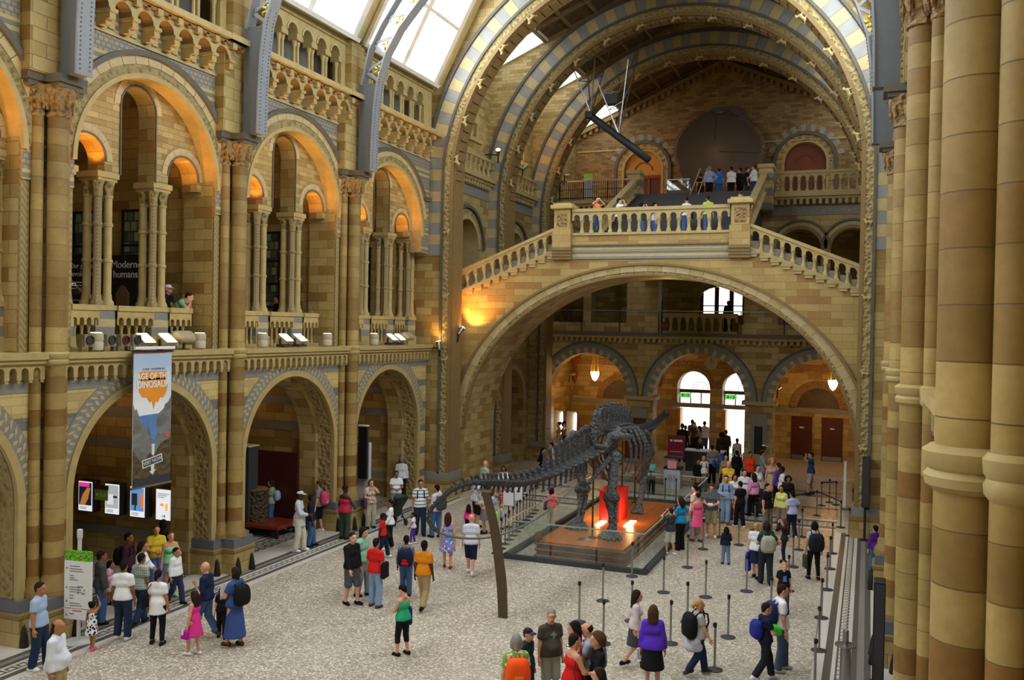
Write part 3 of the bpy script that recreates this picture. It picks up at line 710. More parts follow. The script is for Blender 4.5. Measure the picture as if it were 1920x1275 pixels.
# roof of the far part: skylight strips low on the slope, coffered panels above
SKYFAR = emis('far_skylight_glass', (.95, .98, 1.), 1.5)
def far_roof():
    for s in (-1, 1):
        for y0, y1 in ((34.5, 39.5), (40.4, 45.4), (46.3, 53)):
            g = MB(); g.quad((s*8.8, y0, gab(8.8)), (s*8.8, y1, gab(8.8)), (s*6., y1, gab(6.)), (s*6., y0, gab(6.))); w = g.build('window_3', SKYFAR, kind='structure', fix=False)
            f = MB()
            for y in (y0+.1, (2*y0+y1)/3, (y0+2*y1)/3, y1-.1): f.bar((s*8.75, y, gab(8.75)-.05), (s*5.9, y, gab(5.9)-.05), .1, .12)
            for x in (8.65, 6.0): f.bar((s*x, y0, gab(x)-.05), (s*x, y1, gab(x)-.05), .2, .14)
            f.build('window_frame', FRAME, w)
            c = MB(); c.quad((s*6., y0, gab(6)), (s*6., y1, gab(6)), (0, y1, gab(0)), (0, y0, gab(0)), 0)
            n = 5; m = 3
            for i in range(n+1):
                x = 6.*i/n; c.bar((s*x, y0, gab(x)-.08), (s*x, y1, gab(x)-.08), .18 if i in (0, n) else .1, .16, 1)
            for j in range(m+1):
                y = y0+(y1-y0)*j/m; c.bar((s*6, y, gab(6)-.08), (0, y, gab(0)-.08), .12, .16, 1)
            for i in range(n):
                for j in range(m):
                    x = 6.*(i+.5)/n; y = y0+(y1-y0)*(j+.5)/m; h = .25
                    for dx, dy in ((.28, 0), (-.28, 0), (0, .35), (0, -.35), (0, 0)):
                        c.bar((s*(x+dx-.07), y+dy, gab(x+dx-.07)-.03), (s*(x+dx+.07), y+dy, gab(x+dx+.07)-.03), .3 if dx == 0 else .2, .02, 2)
            c.build('ceiling', [plain('coffer_panel', hexc('5f4a30'), .6, var=.3, scale=3), plain('coffer_rib', hexc('8a7048'), .5, var=.2), plain('gilded_coffer_leaf', hexc('5a4a34'), .45, var=.3)], kind='structure', fix=False)
    b = MB(); b.bar((0, 34.5, 22.8), (0, 53, 22.8), .3, .3); b.build('ceiling', RUST, kind='structure')
far_roof()
# side walls of the far part
for s, side in ((-1, 'left'), (1, 'right')):
    T = lambda u, d, z, s=s: (s*(8.75-d), u, z)
    for y0, y1 in ((34.5, 39.6), (40.4, 45.5)):
        c = (y0+y1)/2; b = MB(T)
        b.arch_panel(y0, y1, 0, 6.9, b.arch_pts(c, 3.2, 1.7, 0), 0, -.9, 0, 0); b.ring(c, 3.2, 1.7, 1.95, 0, pi, 20, -.02, .06, (1,)); b.ring(c, 3.2, 1.95, 2.2, 0, pi, 20, -.02, .03, (2,))
        b.arch_panel(y0, y1, 6.9, 19.3, b.arch_pts(c, 10.9, 1.1, 8.0), 0, -.9, 0, 0) if 0 else None
        b.arch_panel(y0, y1, 8.0, 13.4, b.arch_pts(c, 10.6, 1.25, 8.0), 0, -.9, 0, 1); b.box(y0, y1, -.9, 0, 6.9, 8.0, 0)
        b.ring(c, 10.6, 1.25, 1.45, 0, pi, 20, -.02, .07, (1,)); b.ring(c, 10.6, 1.45, 1.7, 0, pi, 20, -.02, .03, (5,)); b.ring(c, 10.6, 1.75, 1.88, 0, pi, 20, -.02, .14, (4,))
        b.box(y0, y1, -.9, 0, 13.4, 19.6, 3); b.box(y0, y1, -.02, .04, 12.95, 13.4, 2); b.box(y0, y1, -.02, .4, 13.75, 13.9, 1); b.box(y0, y1, -.02, .3, 13.6, 13.75, 5)
        for j in range(16): b.box(y0+.3*j+.05, y0+.3*j+.2, 0, .26, 13.42, 13.62, 1)
        # gabled niche
        b.box(c-.9, c+.9, 0, .35, 15.3, 15.5, 1); b.box(c-.75, c+.75, 0, .25, 13.9, 15.3, 0)
        for k in range(4): b.box(c-.7+.2*k, c+.7-.2*k, 0, .22, 16.2+.35*k, 16.55+.35*k, 1)
        for q in (-.62, 0, .62): b.lathe([(.09, 15.5), (.07, 15.6), (.06, 16.1), (.1, 16.2)], c+q, .15, 8, 1)
        b.build('wall_'+side, [STONE, BUFF, GREYB, TYMP, GREYD, CARVE], kind='structure')
        # balcony balustrade over the cornice, floor and dark rooms behind
        bl = make_bal(y0+.2, y1-.2, 9, T, 13.9, 14.8, .1, .3)
        tag(bl, 'small stone balustrade on the %s side-wall cornice, between the %s' % (side, 'first and second great arches' if y0 < 36 else 'second and third great arches'), 'balustrade')
        d = MB(T); d.box(y0, y1, -4., -3.9, 0, 13.4); d.box(y0, y1, -4., 0, 6.6, 6.9) if 0 else d.box(y0, y1, -4, -.9, 6.6, 6.9); d.box(y0, y0+.1, -4, -.9, 0, 13.4); d.box(y1-.1, y1, -4, -.9, 0, 13.4); d.box(y0, y1, -4, -.9, 13.3, 13.4)
        d.build('wall_'+side, STONE, kind='structure')
for s, side in ((-1, 'left'), (1, 'right')):
    b = MB(); b.box(*sorted((s*8.75, s*9.2)), 45.4, 53.4, 13.5, 19.7); b.build('wall_'+side, TYMP, kind='structure')
# ------------------------------------------------------------------ bridge with landing and flights
TBR = TF(35.)
SL = .404
def btop(u): a = abs(u); return 10.6 if a < 3.55 else 10.12-SL*(a-3.9)
b = MB(TBR); A = b.arch_pts(0, 2.75, 7.75, 0, 60, ry=6.45); KE = 6.45/7.75
b.arch_panel(-8.15, 8.15, 0, 11, A, 0, -3.2, 0, 1, back=True, top=btop)
b.ring(0, 2.75, 7.7, 7.8, 0, pi, 60, -.1, .04, (3,), 0, KE); b.ring(0, 2.75, 7.8, 7.9, 0, pi, 60, -.02, .02, (4,), 0, KE); b.ring(0, 2.75, 7.9, 8.2, 0, pi, 46, -.02, .05, (2, 5, 2), .01, KE); b.ring(0, 2.75, 8.2, 8.31, .1, pi-.1, 60, -.02, .12, (3,), 0, KE)
b.box(-3.2, 3.2, -.02, .05, 9.83, 9.93, 6); b.box(-3.2, 3.2, -.02, .04, 9.93, 10.0, 2); b.box(-3.2, 3.2, -.02, .03, 10.0, 10.2, 7); b.box(-3.2, 3.2, -.02, .05, 10.2, 10.27, 2); b.box(-3.2, 3.2, -.02, .05, 10.27, 10.36, 6); b.box(-3.2, 3.2, -.02, .1, 10.36, 10.42, 3); b.box(-3.2, 3.2, -.02, .06, 10.42, 10.78, 0)
b.box(-3.6, 3.6, -3.2, 0, 10.55, 10.78, 8)
for s in (-1, 1):
    for i in range(11):
        u = 3.85+.4*i; z = 10.62-SL*(u-3.75)
        b.box(*sorted((s*u, s*(u+.42))), -3.2, -.1, z-.5, z-.12, 8)                       # treads
        b.box(*sorted((s*u, s*(u+.41))), -.05, .1, z-.62, z-.44, 5); b.box(*sorted((s*(u+.02), s*(u+.3))), -.05, .07, z-.72, z-.6, 2)
b.build('trim_3', [SMOOTHST, STONE, PALE, RUST, CARVE, BUFF, GREYB, CHECK, plain('landing_floor', hexc('8d8577'), .5)], kind='structure')
lb = make_bal(-3.12, 3.12, 16, TBR, 10.78, 11.85, -.12, .08); tag(lb, 'stone balustrade across the landing of the bridge staircase', 'balustrade')
for s, nm in ((-1, 'left'), (1, 'right')):
    r = empty('newel_post', (0, 0, 0)); tag(r, 'square carved stone newel post at the %s end of the bridge landing' % nm, 'post', 'bridge newel posts')
    x0, x1 = sorted((s*3.13, s*3.9)); b = MB(TBR)
    for k, (z, e) in enumerate(((9.82, -.06), (9.94, -.03), (10.06, 0.), (10.18, .04))): b.box(x0-.02+abs(e)*0, x1+.02, -.1, .22+e, z, z+.13, 1)
    b.box(x0, x1, -.45, .24, 10.3, 10.95, 0); b.box(x0+.05, x1-.05, -.4, .18, 10.95, 11.85, 0); b.box(x0+.0, x1-.0, -.44, .24, 10.95, 11.05, 0)
    b.build('shaft', [SMOOTHST, RUST], r)
    b = MB(TBR); b.bevbox(x0-.08, x1+.08, -.5, .3, 11.85, 12.02, .03); b.box(x0+.02, x1-.02, -.4, .2, 12.02, 12.1); b.build('cap', BUFF, r)
    b = MB(TBR); b.box(x0+.17, x1-.17, .17, .2, 11.15, 11.7); b.build('carved_panel', CARVER, r)
    T = lambda u, d, z, s=s: (s*u, 35-d, z-SL*(u-3.9))
    fl_ = make_bal(3.9, 8.12, 11, T, 10.12, 11.1, -.12, .08); tag(fl_, 'sloping stone stair balustrade on the %s flight of the bridge' % nm, 'balustrade')
# stair up to the end gallery
b = MB(); n = 18
for i in range(n):
    y = 38.2+.42*i; z = 10.78+.175*i; b.box(-3.05, 3.05, y, 46.3, z, z+.175, 0)
b.box(-3.4, 3.4, 38.2, 46.3, 10.4, 10.78, 1)
i0 = [b.pt(x, y, z) for x in (-3.05, 3.05) for y, z in ((38.2, 10.5), (46.3, 10.5), (46.3, 13.6))]
b.build('trim_4', [plain('dark_stair_tread', hexc('3a3a3c'), .5, var=.1), STONE], kind='structure')
for s, nm in ((-1, 'left'), (1, 'right')):
    T = lambda u, d, z, s=s: (s*(3.2+d), u, z+.42*(u-38.6))
    q = make_bal(38.6, 45.5, 17, T, 10.85, 11.85, -.12, .12); tag(q, 'sloping stone balustrade on the %s of the upper stair behind the landing' % nm, 'balustrade')
    r = empty('newel_post'); tag(r, 'tall stone newel post at the head of the upper stair, %s side' % nm, 'post', 'upper stair newel posts')
    x0, x1 = sorted((s*2.95, s*3.6)); b = MB(); b.box(x0, x1, 45.5, 46.4, 13.0, 15.0, 0); b.build('shaft', BANDS2, r); b = MB(); b.bevbox(x0-.06, x1+.06, 45.44, 46.46, 15.0, 15.22, .04); b.build('cap', BUFF, r)
# ------------------------------------------------------------------ end gallery and ground arcade under it
Y0 = 47.; T = TF(Y0); b = MB(T)
for u0, u1, uc, rr, m in ((-8.75, -3.2, -5.95, 2.2, 0), (-3.2, 3.2, 0, 2.35, 0), (3.2, 8.75, 5.95, 2.2, 0)):
    b.arch_panel(u0, u1, 0, 6.9, b.arch_pts(uc, 3.55, rr, 0, 30), 0, -.9, 0, 0)
    b.ring(uc, 3.55, rr, rr+.3, 0, pi, 34, -.02, .07, (2, 3), .03); b.ring(uc, 3.55, rr+.3, rr+.55, 0, pi, 30, -.02, .03, (2,)); b.ring(uc, 3.55, rr+.55, rr+.62, 0, pi, 30, -.02, .1, (4,))
for s in (-1, 1):
    x0, x1 = sorted((s*2.2, s*3.9)); b.box(x0, x1, -.95, .12, 3.35, 3.55, 1); b.box(x0+.1, x1-.1, -.9, .1, 0, .9, 1)
    x0, x1 = sorted((s*2.65, s*3.45)); b.box(x0, x1, 0, .06, .9, 2.9, 2); b.box(x0+.2, x1-.2, .05, .09, .9, 2.3, 5)
b.box(-8.75, 8.75, -.9, .35, 6.75, 6.92, 4); b.box(-8.75, 8.75, -.2, .25, 6.6, 6.75, 1)
for i in range(58): b.box(-8.7+.3*i, -8.55+.3*i, 0, .2, 6.4, 6.6, 1)
b.build('wall_end', [STONE, BUFF, GREYB, PALE, GREYD, BLACK], kind='structure')
b = MB(T)
for u0, u1, uc, rr, zs in ((-8.75, -6.05, -7.25, .98, 11.2), (-6.05, -3.3, -4.85, .98, 11.2), (-3.3, 3.3, 0, 2.2, 9.8), (3.3, 6.05, 4.85, .98, 11.2), (6.05, 8.75, 7.25, .98, 11.2)):
    b.arch_panel(u0, u1, 6.92, 13.4, b.arch_pts(uc, zs, rr, 6.92, 20), 0, -.9, 0, 1); b.ring(uc, zs, rr, rr+.16, 0, pi, 20, -.02, .08, (2,)); b.ring(uc, zs, rr+.16, rr+.34, 0, pi, 20, -.02, .04, (3,)); b.ring(uc, zs, rr+.36, rr+.46, .2, pi-.2, 20, -.02, .14, (4,))
b.box(-8.75, 8.75, -.02, .05, 12.85, 13.3, 5)
for i in range(60): b.box(-8.6+.29*i, -8.55+.29*i, .04, .06, 13.02+.08*(i % 2), 13.07+.08*(i % 2), 3)
b.box(-8.75, 8.75, -6, .6, 13.72, 13.9, 1); b.box(-8.75, 8.75, -.9, .45, 13.6, 13.72, 1)
for i in range(58): b.box(-8.7+.3*i, -8.55+.3*i, 0, .42, 13.36, 13.6, 1)
b.build('wall_end', [STONE, BUFF, RUST, PALE, GREYD, GREYB], kind='structure')
q = make_bal(3.62, 8.6, 13, T, 13.9, 14.98, .25, .5); tag(q, 'stone balustrade of the end gallery right of the upper stair', 'balustrade')
q = make_bal(-1.9, 1.9, 9, T, 6.92, 7.95, -.1, .15); tag(q, 'dim stone balustrade of the entrance gallery under the bridge arch', 'balustrade')
for s, nm in ((-1, 'left'), (1, 'right')):
    b = MB(T); x0, x1 = sorted((s*2.0, s*8.6)); b.box(x0, x1, -.05, .1, 6.92, 7.4)
    b.build('stone_parapet', BUFF, label='dim low stone parapet of the entrance gallery, %s half' % nm, category='parapet') if 0 else tag(b.build('stone_parapet', STONE), 'dim low stone parapet of the entrance gallery, %s half' % nm, 'parapet')
r = empty('metal_handrail'); tag(r, 'long thin metal handrail above the entrance gallery parapet', 'handrail')
b = MB(T); b.bar((-8.5, .2, 8.05), (8.5, .2, 8.05), .05); b.build('rail', STEEL, r)
for i in range(9): b = MB(T); b.bar((-8.4+2.1*i, .2, 6.92), (-8.4+2.1*i, .2, 8.05), .04); b.build('upright', BLACK, r)
r = empty('iron_railing'); tag(r, 'black iron railing of the end gallery left of the upper stair', 'railing')
b = MB(T); b.bar((-7.6, .4, 14.95), (-3.6, .4, 14.95), .07); b.build('top_rail', STEEL, r); b = MB(T)
b.bar((-7.6, .4, 14.05), (-3.6, .4, 14.05), .05); b.bar((-7.6, .4, 14.5), (-3.6, .4, 14.5), .03); b.build('lower_rail', BLACK, r)
for i in range(34): b = MB(T); b.bar((-7.6+.121*i, .4, 13.9), (-7.6+.121*i, .4, 14.95), .06 if i % 11 == 0 else .022); b.build('bar', BLACK, r)
b = MB(T); b.box(-8.75, -7.7, 0, .55, 13.9, 15.0, 0); b.box(-8.75, -7.65, 0, .6, 14.95, 15.1, 1); b.build('wall_end', [BANDS2, GREYD], kind='structure')
# entrance gallery room and vestibule
b = MB(T)
b.box(-8.75, 8.75, -6.9, -.9, 6.6, 6.9, 1); b.box(-9, -8.75, -6.9, -.9, 0, 13.7, 0); b.box(8.75, 9, -6.9, -.9, 0, 13.7, 0)
b.arch_panel(-8.75, 8.75, 8.0, 13.7, b.arch_pts(0.25, 8.9, 1.35, 8.0, 10, ry=.75), -6., -6.4, 0, 0); b.box(-8.75, 8.75, -6.4, -6., 6.6, 8.0, 0)
for u0, u1, uc in ((-8.75, 0, -1.3), (0, 8.75, 1.3)): b.arch_panel(u0, u1, 0, 6.6, b.arch_pts(uc, 3.75, .95, 0, 24), -5.9, -6.9, 0, 0); b.ring(uc, 3.75, .95, 1.2, 0, pi, 20, -5.92, -5.8, (2,)); 
b.box(-8.75, 8.75, -5.92, -5.86, 2.6, 2.85, 3); b.box(-8.75, 8.75, -5.92, -5.84, 4.9, 5.3, 4)
b.build('wall_end', [STONE, BUFF, RUST, GREYB, CARVER], kind='structure')
def leaf_door(n, uc, half):
    r = tag(empty('door_%d' % n), kind='structure'); g = MB(T)
    g.box(uc-.93, uc+.93, -6.8, -6.78, .0, 2.55); g.build('glass', DOORGL, r)
    g = MB(T); g.box(uc-.93, uc+.93, -6.8, -6.78, 2.75, 3.4); P = [(uc+.92*cos(pi*i/16), 3.6+.92*sin(pi*i/16)) for i in range(17)]; g.face([g.pt(x, -6.79, z) for x, z in P]); g.build('fanlight', DOORGL, r)
    f = MB(T)
    for z in (2.55, 3.4): f.box(uc-.95, uc+.95, -6.8, -6.7, z, z+.2)
    for x in (-.93, -.31, .31, .93): f.box(uc+x-.03, uc+x+.03, -6.8, -6.72, 2.6, 3.5)
    for rr in (.45, .2): f.ring(uc+.25, 3.65, rr-.02, rr, 0, 2*pi, 20, -6.78, -6.74)
    for k in range(8): a = pi*k/7; f.bar((uc+.25+.2*cos(a), -6.75, 3.75+.2*sin(a)), (uc+.25+.5*cos(a), -6.75, 3.75+.5*sin(a)), .02)
    f.build('frame', WOOD, r)
    d = MB(T); d.box(uc-.95, uc-.75, -6.75, -5.95, 0, 2.5); d.build('open_leaf', ORWOOD, r)
    e = empty('exit_sign', (uc-.45, 47+5.85, 3.3)); tag(e, 'green exit sign above the %s entrance doorway' % half, 'sign', 'green exit signs')
    x = MB(); x.box(-.32, .32, -.03, .03, -.14, .14); x.build('panel', plain('exit_green', hexc('2f8a3a'), .5, var=0, emit=hexc('5fd060'), es=.6), e)
    x = MB(); x.box(-.2, .05, -.05, -.03, -.02, .02); x.box(-.2, -.12, -.05, -.03, -.08, .08); x.box(.12, .2, -.05, -.03, -.09, .09); x.build('pictogram', WHITE, e)
leaf_door(1, -1.3, 'left'); leaf_door(2, 1.3, 'right')
g = MB(T)
for u0, u1 in ((-.95, -.2), (-.05, .65), (.8, 1.4)): g.box(u0, u1, -6.3, -6.28, 7.8, 9.5)
w = g.build('window_4', DOORGL, kind='structure'); g = MB(T)
for x in (-1., -.12, .72, 1.45): g.box(x-.12, x+.12, -6.3, -6.15, 7.9, 9.6)
g.box(-1.1, 1.5, -6.3, -6.2, 8.5, 8.56); g.build('window_frame', WOOD, w)
n = 3
for x in (4.75, 6.35, -3.25):
    r = tag(empty('door_%d' % n), kind='structure'); n += 1
    yy = -5.9 if x > 0 else .05
    d = MB(T); d.box(x-.55, x+.55, yy-.02, yy+.06, 0, 2.4); d.build('leaf', WOOD if x > 0 else plain('dim_red_door', hexc('4c1d17'), .5), r)
    for c in (-.27, .27): d = MB(T); d.box(x+c-.2, x+c+.2, yy+.06, yy+.08, 1.2, 2.2); d.box(x+c-.2, x+c+.2, yy+.06, yy+.08, .35, 1.05); d.build('panel', WOOD, r)
    d = MB(T); d.box(x-.5, x+.5, yy+.08, yy+.1, .02, .25); d.build('kick_plate', STEEL, r)
    if x > 0: d = MB(T); d.box(x-.12, x+.12, yy+.08, yy+.1, 1.75, 1.83); d.build('door_plate', WHITE, r)
b = MB(T)
for uc in (-5.6, 5.6):
    b.ring(uc, 2.9, 1.1, 1.5, 0, pi, 20, -5.95, -5.78, (0,)); P = [(uc+1.1*cos(pi*i/16), 2.9+1.1*sin(pi*i/16)) for i in range(17)]; b.face([b.pt(x, -5.86, z) for x, z in P], 1)
    for k in range(-8, 9):
        x = uc+.14*k; h = sqrt(max(0, 1.1**2-(.14*k)**2))
        if h > .1: b.bar((x, -5.84, 2.9), (x+min(h, uc+1.-x)*.6, -5.84, 2.9+h*.8), .02, m=2); b.bar((x, -5.84, 2.9), (x-min(h, x-uc+1.)*.6, -5.84, 2.9+h*.8), .02, m=2)
b.build('trim_5', [CARVER, DGREY, RUST], kind='structure')
# red vault ribs of the vestibule
b = MB(T)
for uc in (-8.5, -3.3, 3.3, 8.5):
    for yy in (-1., -5.8):
        for dx, dy in ((2.4, 0), (-2.4, 0), (1.8, 2.4), (-1.8, 2.4), (0, 2.4)):
            dy = -dy if yy > -3 else dy
            b.tube([(uc+dx*(1-cos(t*pi/2)), yy+dy*(1-cos(t*pi/2)), 4.4+2.1*sin(t*pi/2)) for t in [k/6 for k in range(7)]], .07, 6)
        b.lathe([(.03, 3.7), (.16, 4.1), (.22, 4.35), (.22, 4.45)], uc, yy, 8)
b.build('trim_6', plain('red_vault_rib', hexc('9a4a2a'), .6, var=.2), smooth=SA, kind='structure')
ENDST = stone('shade_toned_end_stone', .42, .15, hexc('a8905f'), hexc('8c7347'), hexc('7a5c36'), mort=.006)  # coursed stone copied darker and browner: dim end light put into its colour
# ------------------------------------------------------------------ upper end wall
T = TF(53.); b = MB(T)
b.box(-8.75, -6.0, -.5, 0, 13.9, 23, 0); b.box(6.0, 8.75, -.5, 0, 13.9, 23, 0); b.box(-3.2, 3.2, -.5, 0, 13.9, 23, 0)
for s in (-1, 1):
    x0, x1 = sorted((s*3.2, s*6.0)); c = s*4.6
    b.arch_panel(x0, x1, 13.9, 23, b.arch_pts(c, 16.55, 1.12, 13.9, 24), 0, -.5, 0, 1)
    b.ring(c, 16.55, 1.12, 1.25, 0, pi, 24, -.02, .05, (1,)); b.ring(c, 16.55, 1.25, 1.55, 0, pi, 22, -.02, .02, (2, 1), .03); b.ring(c, 16.55, 1.55, 1.72, 0, pi, 24, -.02, .14, (3,)); b.ring(c, 16.55, 1.75, 2.1, .2, pi-.2, 20, -.02, .03, (4, 0))
    for q in (-1, 1):
        for a, e, d, m in ((1.12, 1.25, .05, 1), (1.25, 1.55, .02, 2), (1.55, 1.72, .14, 3)): xx = sorted((c+q*a, c+q*e)); b.box(xx[0], xx[1], -.02, d, 13.9, 16.55, m)
b.ring(0, 18.0, 1.7, 1.95, 0, pi, 24, -.02, .12, (3,)); b.ring(0, 18., 1.4, 1.7, 0, pi, 24, -.02, .05, (2,))
for s in (-1, 1):
    for j in range(24):
        u = 8.7-8.7*(j+.5)/24; b.box(*sorted((s*(u-.1), s*(u+.1))), 0, .25, gab(u)-.75, gab(u)-.5, 5)
    b.bar((s*8.7, .15, gab(8.7)-.4), (0, .15, gab(0)-.4), .4, .2, 5)
b.box(-8.7, 8.7, -.02, .05, 17.75, 17.85, 1)
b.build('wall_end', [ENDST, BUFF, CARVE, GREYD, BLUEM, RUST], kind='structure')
for s, n, m1, m2 in ((-1, 6, ORWOOD, REDWOOD), (1, 7, REDWOOD, REDWOOD)):
    r = tag(empty('door_%d' % n), kind='structure'); c = s*4.6
    d = MB(T); P = [(c+1.12*cos(pi*i/20), 16.55+1.12*sin(pi*i/20)) for i in range(21)]
    f = [d.pt(x, -.3, z) for x, z in P]+[d.pt(c-1.12, -.3, 16.2), d.pt(c+1.12, -.3, 16.2)]; d.face(f); d.build('arched_panel', m1, r)
    d = MB(T); d.box(c-1.12, c+1.12, -.32, -.2, 16.05, 16.25); 
    for x in (-1.05, -.35, .35, 1.05): d.box(c+x-.06, c+x+.06, -.32, -.2, 13.9, 16.1)
    d.ring(c, 16.5, .5, .56, .1, pi-.1, 12, -.3, -.24); d.build('frame', m2, r)
    d = MB(T); d.box(c-1.1, c+1.1, -.36, -.3, 13.9, 16.1); d.build('leaf', WOOD, r)
# ------------------------------------------------------------------ real lamps of the place
for x in (-6.3, 6.45):
    r = empty('pendant_lamp', (x, 49.6, 0)); tag(r, 'glowing tapered pendant lamp hung in the %s vestibule arch' % ('left' if x < 0 else 'right'), 'lamp', 'vestibule pendant lamps')
    b = MB(); b.lathe([(.02, 4.1), (.13, 4.2), (.22, 4.42), (.25, 4.6), (.22, 4.62)], 0, 0, 14); b.build('shade', LAMPGL, r, True)
    for k in range(6): a = pi*k/3; b = MB(); b.bar((.24*cos(a), .24*sin(a), 4.6), (.12*cos(a), .12*sin(a), 5.9), .015); b.build('chain', GOLD, r)
    light('pendant_light', 'POINT', (x, 49.6, 3.9), 45, AMBER, .25)
def spot_fix(loc, tgt, lab, e=60, col=AMBER, r=.1):
    o = empty('spotlight', loc); tag(o, lab, 'spotlight'); d = (Vector(tgt)-Vector(loc)).normalized()
    b = MB(); b.tube([-d*.25, d*.0, d*.1], [r*.6, r, r*1.1], 10); b.build('housing', STEEL, o, SA)
    b = MB(); b.bar(-d*.2, Vector((-d.x*.3, -d.y*.3, -.5)), .05); b.bar(-d*.2, Vector((-8.8-loc[0], 0, -.1)) if loc[0] < -8.05 else Vector((-d.x*.3, -d.y*.3, -.5)), .05); b.build('bracket', BLACK, o)
    b = MB(); b.tube([d*.09, d*.115], [r, r*.95], 10); b.build('lens', SPOTGL, o)
    if e: light('spot_lamp', 'SPOT', Vector(loc)+d*.16, e, col, .08, tgt, 1.7, .8)
    return o
for i, (x, y, z, tx, ty, tz, l) in enumerate(((-8.3, 48., 4.6, -7, 50, 6.4, 'bracket spotlight at the far left of the left vestibule arch'), (-7.3, 48.6, 4.5, -5.5, 52.5, 5.2, 'bracket spotlight beside the golden patch in the left vestibule arch'), (-2.45, 48.2, 4.3, -3.2, 51, 6, 'bracket spotlight at the left edge of the central vestibule arch'), (3.9, 48.2, 4.2, 5, 52, 5.4, 'bracket spotlight at the left edge of the right vestibule arch'), (-8.4, 36.6, 4.6, -8.6, 38.6, 6, 'small bright spotlight on the wall under the bridge, left side'))):
    spot_fix((x, y, z), (tx, ty, tz), l, 45 if i < 4 else 30)
spot_fix((-8.1, 39., 15.2), (-7, 36, 18), 'pale spotlight on the side-wall ledge between the first and second arches', 40, (1, .9, .6))
spot_fix((-8.1, 42.6, 15.1), (-7.4, 44.5, 16.5), 'spotlight on the ledge lighting the spandrel of the third arch', 60)
spot_fix((-7.3, 46.9, 15.3), (-5.2, 53, 15.6), 'spotlight on the end gallery throwing a golden beam at the wall', 200)
# warm wash on the left end of the bridge and the pier beside it
spot_fix((-7.62, 34.25, 6.9), (-7.2, 35., 7.9), 'amber spotlight glowing in the corner of the bridge and the great arch', 280)
spot_fix((-8.15, 33.2, 6.3), (-8.5, 33.5, 7.6), 'small amber spotlight low on the great arch pier above the ledge', 40)
light('bridge_soffit_lamp', 'POINT', (0.2, 37.9, 8.4), 18, (.9, .8, .2), .1)
# ------------------------------------------------------------------ lights of the galleries (floodlights on the ledge, lamps behind the small arches)
def flood(x, y, lab, lit=True):
    r = empty('floodlight', (x, y, 6.28)); tag(r, lab, 'floodlight', 'ledge floodlights')
    b = MB(); b.box(-.15, .15, -.22, .22, .02, .1); b.box(-.03, .03, -.24, -.2, .02, .28); b.box(-.03, .03, .2, .24, .02, .28); b.build('bracket', DGREY, r)
    b = MB(); P = [(-.16, .12), (.14, .12), (.22, .2), (-.1, .42)]
    lo = [b.pt(p, -.2, z) for p, z in P]; hi = [b.pt(p, .2, z) for p, z in P]; b.face(lo); b.face(hi)
    for j in range(4): b.face([lo[j], lo[(j+1) % 4], hi[(j+1) % 4], hi[j]])
    b.build('housing', plain('pale_lamp_housing', hexc('b8ab8c'), .5, var=.1), r)
    b = MB(); d = Vector((.32, 0, -.22)); a = Vector((-.09, 0, .425)); c = a+d
    b.quad((a.x+.02, -.17, a.z), (a.x+.02, .17, a.z), (c.x-.02, .17, c.z+.012), (c.x-.02, -.17, c.z+.012)); b.build('lens', FLOODGL if lit else DGREY, r)
    return r
def drum_lamp(x, y, lab):
    r = empty('uplighter', (x, y, 6.28)); tag(r, lab, 'uplighter', 'drum uplighters on the ledge')
    b = MB(); b.lathe([(.1, .02), (.16, .04), (.17, .2), (.15, .24), (.17, .28), (.16, .42), (.13, .44)], 0, 0, 14); b.build('body', plain('pale_lamp_drum', hexc('c6baa0'), .5, var=.1), r, SA)
    b = MB(); b.lathe([(.13, .435), (.12, .445)], 0, 0, 14); b.build('lens', FLOODGL, r)
def can_lamp(x, y, lab, red=False):
    r = empty('spotlight', (x, y, 6.28)); tag(r, lab, 'spotlight', 'can spotlights on the banner bay ledge')
    b = MB(); b.box(-.12, .12, -.14, .14, .12, .4); b.box(-.06, .06, -.16, -.14, 0, .3); b.box(-.06, .06, .14, .16, 0, .3); b.build('housing', plain('grey_lamp_can', hexc('8e8670'), .5, var=.1), r)
    b = MB(lambda u, v, w: (w, v, u)); b.lathe([(.11, .11), (.11, .16), (.09, .16), (.09, .13)], .27, 0, 12, cap=False); b.build('lens_ring', DGREY, r)
    b = MB(lambda u, v, w: (w, v, u)); b.lathe([(.095, .13), (.09, .135)], .27, 0, 12); b.build('lens', plain('red_gel', hexc('6e1510'), .2, var=0) if red else plain('dark_lens', hexc('4a4430'), .15, var=0), r)
lx = -8.58
can_lamp(lx, 15.75, 'leftmost can spotlight with a green tinted lens on the ledge left of the banner'); drum_lamp(lx, 16.05, 'drum uplighter on the ledge between two can spotlights left of the banner')
can_lamp(lx, 16.4, 'can spotlight right of the drum uplighter on the banner bay ledge'); can_lamp(lx, 16.83, 'can spotlight with a dark red lens on the ledge left of the banner', True); can_lamp(lx, 17.2, 'can spotlight nearest the lit floodlights on the ledge above the banner')
flood(lx, 17.55, 'left of two lit floodlights on the ledge above the banner'); flood(lx, 18.3, 'right of two lit floodlights on the ledge above the banner')
drum_lamp(lx, 19.55, 'drum uplighter at the right end of the banner bay ledge')
r = empty('loudspeaker', (lx, 18.95, 6.28)); tag(r, 'tilted rounded beige loudspeaker on the ledge right of the banner floodlights', 'speaker')
V, Fc = sdf([((-.05, -.22, .34), (-.05, .22, .34), .16, .16), ((.1, -.2, .28), (.1, .2, .28), .1, .1)], .03, .03); link('case', np_mesh('case', V, Fc, plain('beige_speaker', hexc('a89a78'), .5, var=.1)), r)
b = MB(); b.bar((0, 0, 0), (0, 0, .2), .05); b.box(-.1, .1, -.1, .1, 0, .03); b.build('stand', DGREY, r)
